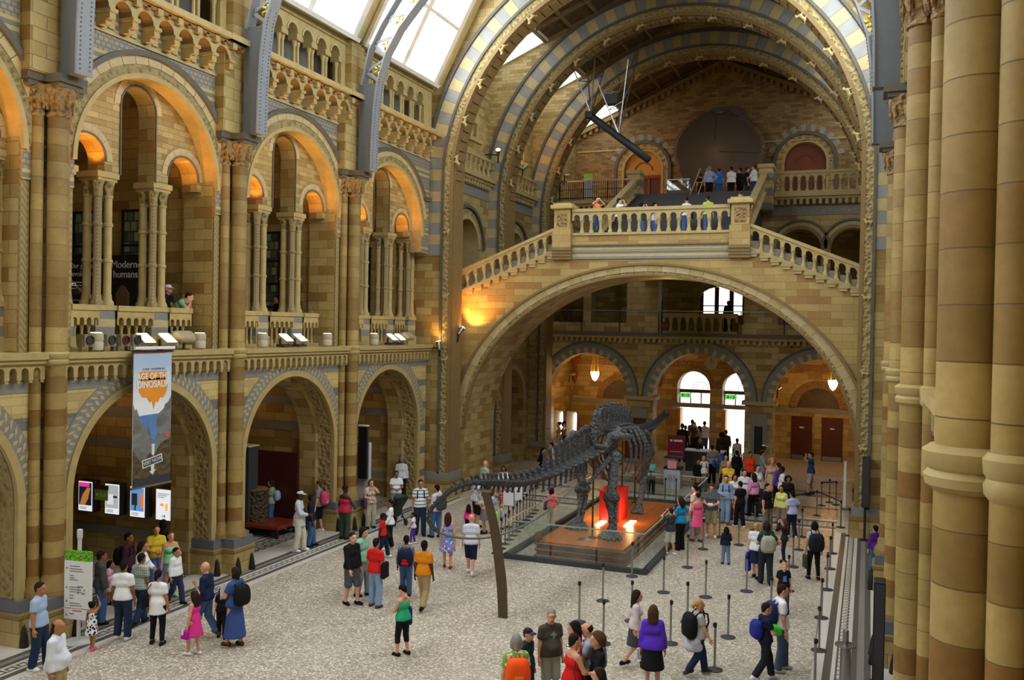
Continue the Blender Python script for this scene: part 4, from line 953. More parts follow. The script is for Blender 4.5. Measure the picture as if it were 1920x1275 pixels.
for k, (us, dr) in ((2, ((23.35, 24.1), (22.25, 25.7))), (3, ((30., 30.6), (28.75,)))):
    for i, y in enumerate(us): flood(lx, y, '%s of two lit floodlights on the ledge of %s' % (('left', 'right')[i], BAYN[k]))
    for i, y in enumerate(dr): drum_lamp(lx, y, 'drum uplighter on the ledge, %s end of %s' % (('left', 'right')[i], BAYN[k]))
r = empty('loudspeaker', (lx, 31.3, 6.28)); tag(r, 'beige loudspeaker on the ledge of the bay beside the great arch', 'speaker')
link('case', bpy.data.meshes['case'], r)
for k in (0, 1, 2, 3):
    y = BY[k]
    for u in (-1.5, .0, 1.5): light('flood_lamp', 'SPOT', (-8.22, y+u, 6.8), 800 if u else 450, (1, .5, .13), .12, (-8.4, y+u*1.2, 13.6), .62, .7)
    for u in (-1.63, 1.63): light('arch_lamp', 'SPOT', (-9.45, y+u*.8, 10.66), 26, (1, .36, .05), .06, (-9.45, y+u, 11.6), 2.4, .5)
    light('alcove_lamp', 'POINT', (-12.5, y+1.2, 4.8), 10, WARM, .2); light('gallery_fill', 'POINT', (-12.6, y, 12.), 7, (1, .7, .4), .3)  # added fill points inside alcove and gallery, no fixtures there
    if k:
        for u in (-2., .4): 
            b = MB(TB); b.box(2.5, 2.54, -5.3 if u < 0 else -3.4, -4.3 if u < 0 else -2.4, 7.6, 10.2, 0)
            w = b.build('window_5', STAIN, None, kind='structure'); w.location = (-WX, y, 0)
            b = MB(TB); x0 = -5.3 if u < 0 else -3.4
            for z in (7.6, 8.4, 9.2, 10.2): b.box(2.48, 2.52, x0-.05, x0+1.05, z-.04, z+.04)
            for x in (x0, x0+1.): b.box(2.48, 2.52, x-.05, x+.05, 7.6, 10.2)
            b.build('window_frame', BLACK, w)
# gallery posters
def panel(name, x, y, z, w, h, d, rz=0, mat=WHITE, lab='', cat='sign', grp=None, frame=DGREY):
    """upright panel facing local -Y"""
    r = empty(name, (x, y, z), rz); tag(r, lab, cat, grp)
    b = MB(); b.box(-w/2, w/2, 0, d, 0, h); b.build('case', frame, r)
    b = MB(); b.box(-w/2+.03, w/2-.03, -.012, 0, .03, h-.03); b.build('face', mat, r); return r
FR = (pi/2, 0, 0)
p = panel('poster_panel', -11.9, 20.2, 7.0, 1.7, 1.9, .12, 0, BLACK, 'black poster panel titled Modern humans seen between the gallery colonnettes', 'poster', None, BLACK)
text_obj('title', 'Modern', .3, WHITE, p, (.05, -.02, 1.62), FR); text_obj('title', 'humans', .3, WHITE, p, (.1, -.02, 1.34), FR)
V, Fc = sdf([((0, 0, .5), (0, 0, .75), .24, .2), ((0, 0, .8), (0, 0, .92), .1, .1), ((-.2, 0, .75), (-.05, -.0, .45), .06, .05), ((.2, 0, .75), (.05, 0, .45), .06, .05)], .05, .03)
V[:, 1] = V[:, 1]*.06-.02; link('printed_figure', np_mesh('printed_figure', V, Fc, plain('sepia_print', hexc('7d6042'), .6, var=.3)), p)
p = panel('poster_panel', -13.6, 20.2, 7.0, 1.35, 1.95, .12, 0, BLACK, 'black poster panel about our place in evolution, at the left of the gallery', 'poster', None, BLACK)
text_obj('title', 'Our place', .22, WHITE, p, (.1, -.02, 1.6), FR); text_obj('title', 'in evolution', .22, WHITE, p, (.05, -.02, 1.36), FR)
b = MB(); [b.box(-.3, .25, -.02, -.012, 1.1-.09*i, 1.13-.09*i) for i in range(4)]; b.box(-.6, .6, -.02, -.012, .58, .6); b.box(-.6, .6, -.02, -.012, .36, .38); b.build('small_print', WHITE, p)
panel('notice', -12.75, 20.4, 7.5, .34, .42, .03, 0, plain('grey_notice', hexc('5d6874'), .5, var=.4, scale=12), 'small framed notice on the gallery wall beside the evolution panel', 'notice', None, WHITE)
e = empty('exit_sign', (-12.0, 26.55, 9.9)); tag(e, 'small glowing green exit sign deep in the middle bay gallery', 'sign'); b = MB(); b.box(-.25, .25, -.03, .03, -.12, .12); b.build('panel', plain('exit_green_glow', hexc('3aa040'), .5, var=0, emit=hexc('50ff60'), es=1.5), e)
b = MB(); b.box(-.05, .15, -.04, -.03, -.02, .02); b.box(-.16, -.1, -.04, -.03, -.08, .08); b.build('pictogram', WHITE, e)
# ------------------------------------------------------------------ hanging banner
r = empty('banner', (-8.22, 17.47, 0)); tag(r, 'tall hanging banner reading Age of the Dinosaur over the first full arch', 'banner')
def sky_print():
    s = NT('banner_sky_print'); o = s.add('ShaderNodeSeparateXYZ', {0: s.obj()}); n = s.add('ShaderNodeTexNoise', {'Vector': s.obj(), 'Scale': 1.5, 'Detail': 4.})
    f = s.math('ADD', o.outputs[2], s.math('MULTIPLY', n.outputs[0], .8)); s.set(Base_Color=s.ramp(s.math('DIVIDE', f, 8.), [(.5, hexc('e6edf6')), (.66, hexc('f4f7fb')), (.8, hexc('b3cbe8'))]), Roughness=.6); return s.m
b = MB(); b.box(-.01, .01, -.63, .63, 2.98, 6.22); b.build('cloth', sky_print(), r)
def flat(nm, pts, m, x=.014):
    b = MB(); n = len(pts); lo = [b.pt(.011, y, z) for y, z in pts]; hi = [b.pt(x, y, z) for y, z in pts]; b.face(lo); b.face(hi)
    for j in range(n): b.face([lo[j], lo[(j+1) % n], hi[(j+1) % n], hi[j]])
    return b.build(nm, m, r)
flat('printed_sea', [(-.63, 4.0), (.63, 4.0), (.63, 4.75), (-.3, 4.72), (-.63, 4.7)], plain('sea_print', hexc('5f86c0'), .6, var=.3, scale=2))
ROCK = carved('rock_print', hexc('7c7a78'), 3., .35); GRND = carved('ground_print', hexc('5c4d2c'), 5., .3)
flat('printed_cliff', [(-.63, 3.3), (.0, 3.3), (-.02, 4.1), (-.12, 4.45), (-.22, 4.3), (-.3, 4.62), (-.38, 4.5), (-.46, 4.75), (-.53, 4.9), (-.58, 4.85), (-.63, 5.0)], ROCK, .016)
flat('printed_cliff', [(.63, 3.3), (.05, 3.3), (.1, 4.1), (.2, 4.3), (.12, 4.45), (.16, 4.7), (.38, 4.85), (.42, 4.95), (.52, 5.0), (.63, 5.15)], ROCK, .017)
flat('printed_ground', [(-.63, 3.1), (.63, 3.1), (.63, 4.1), (.3, 4.0), (.05, 3.7), (-.1, 3.8), (-.3, 3.5), (-.63, 3.9)], GRND, .019)
flat('printed_foot', [(-.63, 2.99), (.63, 2.99), (.63, 3.2), (-.63, 3.2)], plain('dark_print', hexc('3a3a40'), .6, var=.1), .02)
flat('printed_glow', [(.5+.06*cos(a), 4.2+.07*sin(a)) for a in [k*pi/4 for k in range(8)]], plain('orange_print', hexc('e0632a'), .6, var=.1), .02)
OR = plain('amber_print', hexc('f29a2e'), .6, var=.15); flat('printed_cloud', [(-.46, 5.42), (-.4, 5.62), (.4, 5.62), (.5, 5.42), (.45, 5.25), (.35, 5.12), (.25, 5.13), (.16, 5.0), (.1, 5.05), (.03, 4.85), (-.04, 5.06), (-.1, 5.02), (-.2, 5.15), (-.34, 5.16), (-.46, 5.3)], OR, .016)
RT = (pi/2, 0, pi/2)
text_obj('title', 'AGE OF THE', .21, WHITE, r, (.02, .0, 5.66), RT, .003, sx=.92, bold=.006); text_obj('title', 'DINOSAUR', .235, WHITE, r, (.02, .0, 5.46), RT, .003, sx=.92, bold=.006)
b = MB(); b.box(.012, .016, -.46, .46, 5.57, 5.78); b.build('title_ground', OR, r)
text_obj('date_line', '22 APRIL - 4 SEPTEMBER 2011', .062, plain('purple_print', hexc('7a6aa8'), .6, var=0), r, (.02, .02, 5.84), RT, .002, sx=.95)
q = link('arrow_sign', MB().box(-.34, .34, -.004, .0, -.1, .1).mesh('arrow_sign', WHITE), r, (.024, 0, 3.58), (0, 0, pi/2)); q.rotation_euler = (radians(9), 0, pi/2); q.rotation_euler = (Matrix.Rotation(radians(9), 3, 'X') @ Matrix.Rotation(pi/2, 3, 'Z')).to_euler()
g = link('field', MB().box(-.31, .31, -.008, -.003, -.075, .075).mesh('field', plain('slate_print', hexc('4a5560'), .6, var=.05)), q)
text_obj('words', 'VISIT NOW', .12, WHITE, q, (0, -.012, 0), FR, .002)
flat('arrow', [(-.05, 3.5), (.07, 3.51), (.06, 3.36), (.12, 3.37), (.02, 3.24), (-.1, 3.33), (-.035, 3.345)], WHITE, .024)
b = MB(); b.bar((0, -.68, 6.27), (0, .68, 6.27), .05); b.build('top_rail', WOOD, r); b = MB(); b.bar((.06, -.66, 6.36), (.06, .66, 6.36), .07); b.build('roller', WHITE, r); b = MB(); b.bar((0, -.66, 2.98), (0, .66, 2.98), .05); b.build('bottom_bar', STEEL, r)
for y in (-.5, .5): b = MB(); b.bar((0, y, 6.26), (-.35, y, 6.3), .03); b.build('bracket', BLACK, r)
# ------------------------------------------------------------------ screens and signs in the first alcove
SCI = [('pink', 'first screen from the left with a pink heading, hung on the alcove wall', hexc('1a1c2e'), hexc('e23b9a')), ('green', 'second screen from the left, grey picture partly behind a green card', hexc('a9aeb0'), hexc('dfe6ea')), ('blue', 'third screen from the left, showing an animal against a blue sky', hexc('5b8fd0'), hexc('e6ecf5')), ('lilac', 'fourth, pale lilac screen with an orange symbol and an arrow', hexc('dcd8f0'), hexc('dcd8f0'))]
for i, (x, (k, lab, c, top)) in enumerate(zip((-13.2, -12.18, -11.24, -10.3), SCI)):
    s = panel('display_screen', x, 20.18, 1.38, .58, .92, .26, 0, plain('screen_ground_'+k, hexc('eef0f6'), .3, var=0, emit=hexc('eef0f6'), es=.55), lab, 'screen', 'wall screens in the banner alcove')
    def bl(nm, x0, x1, z0, z1, cc, es=.6, y=-.018): b = MB(); b.box(x0, x1, y, -.012, z0, z1); b.build(nm, plain('screen_'+nm, cc, .3, var=.0, emit=cc, es=es), s)
    if i < 3: bl('picture', -.24, .24, .2, .86, c)
    if i == 0: bl('heading', -.24, .16, .74, .86, top, y=-.024); flat_ = MB(); flat_.face([flat_.pt(a, -.02, z) for a, z in ((-.2, .22), (.0, .2), (.12, .4), (.2, .72), (.08, .72), (-.1, .5))]); flat_.build('figure', plain('screen_flame', hexc('d08a3a'), .3, var=.4, scale=6, emit=hexc('d08a3a'), es=.4), s)
    if i == 1: bl('figure', -.18, .05, .3, .6, hexc('d8dada'), y=-.02); bl('figure_dark', .04, .2, .5, .56, hexc('30343a'), .2, -.02)
    if i == 2: bl('animal', -.2, .0, .36, .7, hexc('3d4438'), .2, -.02); bl('leg', -.1, -.04, .22, .4, hexc('4a4c3c'), .2, -.021); bl('orange_shape', .12, .24, .3, .72, hexc('e07a3a'), .6, -.02)
    if i == 3:
        bl('symbol', -.1, .02, .42, .5, hexc('f0a030'), .6, -.02); bl('symbol_bar', .08, .16, .3, .5, hexc('f0b050'), .6, -.02)
        b = MB(); b.bar((-.05, -.02, .14), (.08, -.02, .14), .012); b.bar((.08, -.02, .14), (.03, -.02, .18), .012); b.bar((.08, -.02, .14), (.03, -.02, .1), .012); b.build('arrow', BLACK, s)
    if i != 3: b = MB(); [b.box(-.2, .05, -.016, -.012, .08+.03*j, .09+.03*j) for j in range(3)]; b.build('caption', plain('caption_grey', hexc('9aa0b8'), .5, var=0), s)
    else: b = MB(); [b.box(-.2, .2-.08*j, -.016, -.012, .76-.05*j, .775-.05*j) for j in range(3)]; b.build('caption', plain('caption_grey', hexc('9aa0b8'), .5, var=0), s)
g = empty('hanging_card', (-11.9, 19.5, 1.95)); tag(g, 'bright green card hung on a thin cord before the second screen', 'sign'); b = MB(); b.box(-.24, .24, -.01, .01, 0, .3); b.build('card', GREEN, g); b = MB(); b.box(-.25, .25, -.015, .015, .3, .42); b.build('header', WOOD, g); b = MB(); b.bar((-.22, 0, .42), (-.22, 0, 3.9), .008); b.build('cord', STEEL, g)
b = MB(); [b.box(-.18+.13*j, -.1+.13*j, -.014, -.01, .1, .2) for j in range(3)]; b.build('lettering', WHITE, g)
def kiosk(x, y, h, w, lab, d=None):
    r = empty('display_pillar', (x, y, 0)); tag(r, lab, 'pillar', 'dark display pillars'); b = MB(); b.box(-w/2, w/2, -w/2, w/2, 0, h); b.build('body', DGREY, r); b = MB(); b.bevbox(-w/2-.03, w/2+.03, -w/2-.03, w/2+.03, h, h+.05, .01); b.build('top', PALE, r); b = MB(); b.box(-w/2-.02, w/2+.02, -w/2-.02, w/2+.02, 0, .1); b.build('base', BLACK, r); return r
kiosk(-13.3, 18.9, 2.45, .6, 'dark grey display pillar at the left inside the banner arch'); kiosk(-11.1, 24.9, 2.9, .5, 'dark grey display pillar inside the middle arch behind the pier')
# red-brown trunk display, panel and bench in the second alcove
r = empty('display_panel', (-10.9, 26.1, 0)); tag(r, 'dark red upright panel leaning behind the trunk display in the middle arch', 'panel'); b = MB(); b.box(-.95, .95, 0, .12, .3, 2.6); b.build('board', plain('maroon_board', hexc('471c16'), .5, var=.1), r); b = MB(); [b.box(x-.06, x+.06, -.1, .3, 0, .35) for x in (-.7, .7)]; b.build('foot', BLACK, r)
r = empty('trunk_display', (-11.0, 25.2, .0)); tag(r, 'cut tree trunk display standing on a red wooden platform', 'display'); b = MB(); b.lathe([(.5, .42), (.47, .8), (.44, 1.3), (.46, 1.45)], 0, 0, 22); b.build('trunk', carved('bark', hexc('4a3a2a'), 10., .4), r, SA); b = MB(); b.lathe([(.45, 1.45), (.43, 1.47)], 0, 0, 22); b.build('cut_face', plain('cut_timber', hexc('8a6238'), .4, var=.3), r)
r = empty('bench', (-10.7, 25.1, 0)); tag(r, 'low red wooden platform bench under the trunk display', 'bench'); b = MB(); b.bevbox(-1.15, 1.15, -.6, .7, .3, .42, .02); b.build('top', plain('red_bench', hexc('7c2c18'), .4, var=.15), r); [MB().box(x-.05, x+.05, y-.05, y+.05, 0, .3).build('leg', BLACK, r) for x in (-1, 1) for y in (-.45, .55)]
# white sign column by the third arch
r = empty('sign_column', (-8.95, 28.75, 0)); tag(r, 'pale lilac sign column with a black strip beside the third arch', 'sign'); b = MB(); b.box(-.3, .3, -.08, .08, 0, 2.75); b.build('board', plain('pale_lilac_board', hexc('cfcad2'), .5, var=.03), r); b = MB(); b.box(-.08, .26, -.2, -.085, 1.45, 3.35); b.build('screen_strip', BLACK, r); b = MB(); b.box(-.1, .28, -.22, -.07, 3.35, 3.4); b.build('cap', WHITE, r)
b = MB(); b.box(-.28, -.18, -.1, -.08, 1.9, 2.5); b.build('red_mark', plain('red_mark', hexc('b8553a'), .5, var=.1), r); b = MB(); [b.box(-.2+.09*j, -.15+.09*j, -.1, -.08, 1.18, 1.34) for j in range(4)]; b.build('lettering', plain('faded_lettering', hexc('b07a80'), .5, var=0), r)
# wayfinding board near the left pier
r = empty('wayfinding_sign', (-7.75, 14.85, 0), radians(8)); tag(r, 'tall white wayfinding board with a leafy green top by the left pier', 'sign')
b = MB(); b.box(-.34, .34, -.02, .02, .5, 1.78); b.build('board', WHITE, r); b = MB(); b.box(-.34, .34, -.022, .022, 1.78, 2.0); b.build('leaf_header', carved('leaf_print', hexc('7ed32e'), 16., .15), r); b = MB(); b.bar((0, .03, 0), (0, .03, 2.3), .06); b.lathe([(.05, 2.25), (.06, 2.3), (.06, 2.45), (.05, 2.46)], 0, .03, 10); b.build('pole', plain('white_pole', hexc('cfd3d2'), .4, var=.05), r); b = MB(); b.lathe([(.32, 0), (.32, .02), (.05, .04)], 0, .03, 16); b.build('base', plain('grey_base', hexc('c2c4c2'), .4, var=.05), r)
b = MB(); 
for z, w in ((1.66, .25), (1.6, .3), (1.55, .34), (1.45, .1), (1.4, .12), (1.36, .2), (1.2, .26), (1.15, .24), (1.1, .3), (1.02, .1), (.96, .1), (.85, .26), (.8, .3), (.62, .12)): b.box(-.2, -.2+w, -.024, -.02, z-.008, z+.008)
for j in range(9): b.box(.0+.05*(j % 4), .03+.05*(j % 4), -.024, -.02, 1.2-.07*(j//3), 1.235-.07*(j//3))
for z in (1.62, 1.2, .9, .6): b.box(-.29, -.26, -.024, -.02, z-.03, z+.01)
b.build('lettering', plain('grey_print', hexc('6a6e72'), .5, var=0), r); b = MB(); b.box(-.32, .32, -.024, -.02, .735, .745); b.box(-.12, .1, -.024, -.02, .68, .7); b.build('red_line', plain('red_print', hexc('b03a3a'), .5, var=0), r)
# wall box by the left pier
tag(MB().bevbox(-9.4, -9.3, 13.84, 13.94, 3.0, 3.25, .01).build('wall_box', WHITE), 'small white box fixed to the left pier below the shaft ring', 'box')
# ------------------------------------------------------------------ platform, glass, skeleton
r = empty('exhibit_platform', (.15, 30, 0)); tag(r, 'low wooden platform with moulded plinth carrying the dinosaur skeleton', 'platform')
b = MB(); 
for z0, z1, e in ((0, .1, .06), (.1, .22, .0), (.22, .28, .05), (.28, .4, .0), (.4, .46, .06)): b.bevbox(-1.38-e, 1.38+e, -3.9-e, 4.1+e, z0, z1, .012)
b.build('plinth', PLINTHW, r); b = MB(); b.box(-1.34, 1.34, -3.86, 4.06, .46, .5); b.build('deck', DECK, r)
for x in (-.7, .3): b = MB(); b.box(x-.06, x+.06, -3.92, -3.89, .13, .17); b.build('drawer_pull', BLACK, r)
b = MB(); b.box(-.3, .15, -3.3, -2.85, .5, .512); b.build('name_plate', STEEL, r)
b = MB(); b.box(-1.42, -1.3, -3.95, -3.6, .44, .75); b.build('corner_post', PLINTHW, r)
for i, (x, y) in enumerate(((-.28, -.45), (.62, -.2))): b = MB(); b.box(x-.1, x+.1, y-.5, y+.5, .5, .52); b.build('floor_light', emis('floor_light', (1, .8, .5), 8), r)
light('platform_lamp', 'POINT', (-.35, 30.1, .8), 22, AMBER, .1); light('platform_lamp', 'POINT', (.75, 29.9, .75), 16, (1, .5, .2), .1)
r = empty('standing_box', (0.05, 30.1, .5)); tag(r, 'bright red crate-like box on the platform behind the hind leg', 'box'); b = MB(); b.bevbox(-.36, .34, -.3, .9, 0, 1.0, .02); b.build('body', plain('vivid_red', hexc('d8281c'), .4, var=.08), r); b = MB(); b.bevbox(-.39, .37, -.33, .93, 1.0, 1.06, .01); b.build('lid', plain('vivid_red', hexc('d8281c'), .4, var=.08), r)  # a red crate, not a donation box
r = empty('glass_barrier', (.1, 30, 0)); tag(r, 'clear glass barrier with a dark kerb around the dinosaur platform', 'barrier')
X0, X1, Ya, Yb = -2.12, 2.14, -4.4, 6.6
for nm, a in (('kerb', (X0-.1, X1+.1, Ya-.08, Ya+.08)), ('kerb', (X0-.1, X0+.06, Ya, Yb)), ('kerb', (X1-.06, X1+.1, Ya, Yb)), ('kerb', (X0-.1, X1+.1, Yb-.08, Yb+.08))): MB().box(*a, 0, .14).build(nm, plain('dark_kerb', hexc('3c4144'), .5, var=.1), r)
for i in range(7):
    y0 = Ya+(Yb-Ya)*i/7+.03; y1 = Ya+(Yb-Ya)*(i+1)/7-.03
    for x in (X0, X1): MB().box(x-.008, x+.008, y0, y1, .14, 1.15).build('glass_pane', GLASS, r)
for i in range(3):
    x0 = X0+(X1-X0)*i/3+.03; x1 = X0+(X1-X0)*(i+1)/3-.03
    for y in (Ya, Yb): MB().box(x0, x1, y-.008, y+.008, .14, 1.15).build('glass_pane', GLASS, r)
b = MB()
for x in (X0, X1): b.bar((x, Ya, 1.16), (x, Yb, 1.16), .03)
for y in (Ya, Yb): b.bar((X0, y, 1.16), (X1, y, 1.16), .03)
b.build('top_edge', plain('pale_glass_edge', hexc('9fb5a8'), .2, var=0), r)
# skeleton
D = empty('dinosaur_skeleton', (0, 29, .5)); tag(D, 'mounted dark long-tailed sauropod dinosaur skeleton on the wooden platform', 'skeleton')
ORG = Vector((0, 29, .5))
def bone(nm, P, k=.03, vox=.03, ell=()): V, Fc = sdf(P, k, vox, ell=ell); return link(nm, np_mesh(nm, V-np.array(ORG)*1., Fc, BONE), D)
tail = [(0, 28., 3.4), (-.02, 27.5, 3.1), (-.08, 26.3, 3.0), (-.15, 25, 2.93), (-.39, 23.4, 2.82), (-.59, 22.3, 2.88), (-.68, 21.4, 3.03), (-.74, 20.6, 3.16), (-.92, 20.2, 3.18), (-1.22, 20, 3.05), (-1.51, 20, 2.8), (-1.79, 20, 2.52), (-1.87, 20, 2.18), (-1.58, 20.2, 1.88), (-.98, 20.8, 1.71), (-.52, 21.8, 1.70), (-.06, 23.4, 1.94), (.36, 25.2, 2.55)]
neck = [(0, 28.6, 3.62), (.0, 29.5, 3.7), (0, 31, 3.6), (0, 33.2, 3.17), (.02, 35.5, 3.07), (-.05, 37.8, 3.15), (-.07, 39.3, 3.45)]
def cr(P, n):
    P = [Vector(p) for p in P]; Q = [P[0]*2-P[1]]+P+[P[-1]*2-P[-2]]; out = []
    for i in range(1, len(Q)-2):
        for j in range(n):
            t = j/n; a, b_, c, d = Q[i-1:i+3]; out.append(.5*((2*b_)+(c-a)*t+(2*a-5*b_+4*c-d)*t*t+(3*b_-a-3*c+d)*t**3))
    return out+[P[-1]]
def along(P):
    C = cr(P, 12); L = [0]
    for a, b_ in zip(C, C[1:]): L.append(L[-1]+(b_-a).length)
    def at(s):
        for i in range(len(C)-1):
            if s <= L[i+1] or i == len(C)-2:
                t = (s-L[i])/max(1e-6, L[i+1]-L[i]); return C[i].lerp(C[i+1], t), (C[i+1]-C[i]).normalized()
    return at, L[-1]
def vmesh(nm, spine, trans, chev, bif=0):
    P = [((-.36, 0, 0), (.36, 0, 0), .22, .22), ((-.38, 0, 0), (-.3, 0, 0), .36, .36), ((.3, 0, 0), (.38, 0, 0), .36, .36)]
    if bif: P += [((0, .0, .3), (-.1, .35, spine), .16, .13), ((0, 0, .3), (-.1, -.35, spine), .16, .13)]
    else: P += [((.05, 0, .3), (-.25, 0, spine), .2, .15), ((-.25, 0, spine-.1), (-.25, 0, spine), .2, .2)]
    if trans: P += [((0, .25, .15), (-.15, trans, .35), .24, .15), ((0, -.25, .15), (-.15, -trans, .35), .24, .15)]
    if chev: P += [((-.4, .0, -.35), (-.55, 0, -chev), .13, .1), ((-.75, 0, -chev), (-.3, 0, -chev-.02), .11, .09)]
    P += [((.3, .2, .4), (.6, .22, .5), .1, .08), ((.3, -.2, .4), (.6, -.22, .5), .1, .08)]
    return np_mesh(nm, *sdf(P, .035, .062), BONE)
VM = {'caudal': vmesh('tail_vertebra', 2.3, 1.35, 1.3), 'caudal2': vmesh('tail_vertebra', 1.1, 1.1, .8), 'tip': vmesh('tail_vertebra', .5, .0, 0), 'dorsal': vmesh('back_vertebra', 2.3, 1.3, 0, 1), 'neck': vmesh('neck_vertebra', 1.3, 1.0, .6, 1)}
def put(nm, me, p, t, sc, up=Vector((0, 0, 1))):
    x = t; z = (up-x*up.dot(x)).normalized(); y = z.cross(x); m = Matrix((x, y, z)).transposed().to_4x4()
    o = link(nm, me, D); o.matrix_local = Matrix.Translation(p-ORG) @ m @ Matrix.Scale(sc, 4); return o
at, L = along(tail); s = .25; i = 0
while s < 9.9 and i < 60:
    f = s/L; sz = .37*(1-min(1, s/11.))**.85+.05; p, t = at(s)
    put('tail_vertebra', VM['caudal' if s < 4.2 else 'caudal2' if s < 8.3 else 'tip'], p, -t, sz); s += sz*1.16; i += 1
tp_ = [at(9.6+j*(L-9.6)/50)[0]-ORG for j in range(51)]
b = MB(); b.tube(tp_, [.035-.02*j/50 for j in range(51)], 7); b.build('whip_tail', plain('bone_grey', hexc('6e6d6a'), .5, var=.2), D, True)
at, L = along(neck); s = .15; i = 0
while s < L-.25:
    sz = .35 if s < 3.6 else .26-.13*(s-3.6)/(L-3.6); p, t = at(s); put('back_vertebra' if s < 4.2 else 'neck_vertebra', VM['dorsal' if s < 4.2 else 'neck'], p, t, sz*(1.05 if s < 1.2 else 1)); s += sz*1.16; i += 1
# fused sacral spines
bone('sacral_spines', [((0, y, 3.6), (0, y-.05, 4.32+.06*sin(9*y)), .11, .07) for y in np.arange(28.0, 29.6, .19)], .05, .035)
for sx in (-1, 1):
    bone('hip_blade', [((sx*.35, 28.0, 3.2), (sx*.55, 28.9, 3.75), .16, .1), ((sx*.45, 28.5, 3.5), (sx*.8, 29.3, 3.5), .17, .07), ((sx*.45, 28.4, 3.5), (sx*.72, 28.0, 3.65), .15, .07), ((sx*.7, 28.0, 3.6), (sx*.82, 29.2, 3.5), .1, .08), ((sx*.5, 28.4, 3.3), (sx*.55, 28.5, 2.95), .15, .13)], .06, .04)
    bone('pubis', [((sx*.5, 28.6, 2.95), (sx*.18, 29.3, 2.2), .11, .09)], .03, .04); bone('ischium', [((sx*.5, 28.2, 2.95), (sx*.12, 27.1, 2.25), .1, .07)], .03, .04)
    for j in range(9):
        y = 29.9+.38*j; w = .62+.32*sin(pi*(j+1)/10); lo = 1.55+.1*abs(j-4) if j > 1 else 2.1
        z = 3.66-.13*max(0, j-3); b = MB(lambda x, y, z: (x, y-29, z-.5))
        b.tube([(sx*.1, y, z), (sx*w*.75, y-.05, z-.05), (sx*w, y+.05, z-.6), (sx*w*.97, y+.15, (z+lo)/2-.2), (sx*w*.6, y+.3, lo)], [.05, .05, .055, .05, .035], 7); b.build('rib', BONE, D, True)
    hx, hy = (.5, 28.3); kx, ky, kz = ((.66, 27.75, 1.72) if sx > 0 else (.6, 28.75, 1.72)); ax, ay = ((.78, 27.4) if sx > 0 else (.58, 28.35))
    bone('thigh_bone', [((sx*hx, hy, 2.98), (sx*(hx+.12), hy, 2.92), .2, .2), ((sx*(hx+.1), hy, 2.9), (sx*kx, ky, kz+.1), .17, .14), ((sx*kx-.1, ky, kz), (sx*kx+.1, ky, kz), .18, .18)], .05, .04)
    bone('shin_bone', [((sx*kx-.02, ky, kz-.18), (sx*ax, ay, .82), .11, .08), ((sx*kx-.02, ky, kz-.2), (sx*kx-.02, ky, kz-.25), .16, .15)], .04, .035); bone('fibula', [((sx*kx+.15, ky+.03, kz-.2), (sx*ax+.12, ay, .82), .055, .05)], .02, .03)
    bone('hind_foot', [((sx*ax, ay, .8), (sx*ax, ay-.05, .7), .14, .17)]+[((sx*ax+.1*q, ay-.08, .68), (sx*ax+.16*q, ay-.3+.06*abs(q), .57), .075, .06) for q in (-2, -1, 0, 1, 2)]+[((sx*ax+.16*q, ay-.3+.06*abs(q), .58), (sx*ax+.18*q, ay-.42+.06*abs(q), .55), .05, .03) for q in (-2, -1, 0, 1, 2)], .03, .03)
    fx, fy = ((.62, 31.65) if sx > 0 else (.45, 32.6))
    bone('shoulder_blade', [((sx*.75, 32.1, 3.35), (sx*.72, 32.9, 2.5), .09, .14), ((sx*.72, 32.9, 2.55), (sx*.45, 33.2, 2.25), .15, .14)], .05, .04)
    bone('upper_arm_bone', [((sx*.66, 32.8, 2.4), (sx*.66, fy+.35, 1.55), .15, .12)], .04, .04); bone('forearm_bone', [((sx*.66, fy+.35, 1.5), (sx*fx, fy, .82), .09, .08), ((sx*.74, fy+.4, 1.45), (sx*fx+.08, fy, .82), .07, .06)], .03, .035)
    bone('fore_foot', [((sx*fx, fy, .82), (sx*fx, fy-.03, .66), .11, .12)]+[((sx*fx+.07*q, fy-.03, .68), (sx*fx+.1*q, fy-.16, .55), .05, .045) for q in (-2, -1, 0, 1, 2)], .03, .03)
p = Vector(neck[-1])
bone('skull', [(p+Vector((0, 0, 0)), p+Vector((0, .28, -.05)), .13, .1), (p+Vector((0, .28, -.05)), p+Vector((0, .52, -.16)), .09, .07)], .04, .025); bone('lower_jaw', [(p+Vector((0, .05, -.14)), p+Vector((0, .48, -.26)), .05, .04)], .03, .025)
for x, y, z in ((.19, 27.3, 2.95), (.24, 30.7, 3.5), (0, 33.6, 2.95)): b = MB(lambda u, v, w: (u, v-29, w-.5)); b.lathe([(.14, .5), (.13, .53), (.03, .56), (.03, z)], x, y, 10); b.build('support_rod', plain('bronze_rod', hexc('5a4526'), .4, .5, var=.1), D, SA)
r = empty('tail_support', (0, 20.3, 0)); tag(r, 'curved flat brown steel post holding up the dinosaur tail', 'post')
P = [(.02, 0), (-.0, .4), (-.03, .8), (-.1, 1.3), (-.2, 1.9), (-.31, 2.4), (-.5, 3.02)]; P = [(a.x, a.z) for a in cr([(x, 0, z) for x, z in P], 5)]; b = MB()
lo = []
for j, (x, z) in enumerate(P): w = .12-.03*abs(j/len(P)-.35); lo.append([b.pt(x-w, -.04, z), b.pt(x+w, -.04, z), b.pt(x+w, .04, z), b.pt(x-w, .04, z)])
for a, c in zip(lo, lo[1:]):
    for j in range(4): b.face([a[j], a[(j+1) % 4], c[(j+1) % 4], c[j]])
b.face(lo[0]); b.face(lo[-1]); b.build('post', plain('weathered_steel', hexc('5a4a38'), .5, .3, var=.25, scale=3), r); MB().box(-.7, -.35, -.05, .05, 3.0, 3.05).build('cradle', STEEL, r)
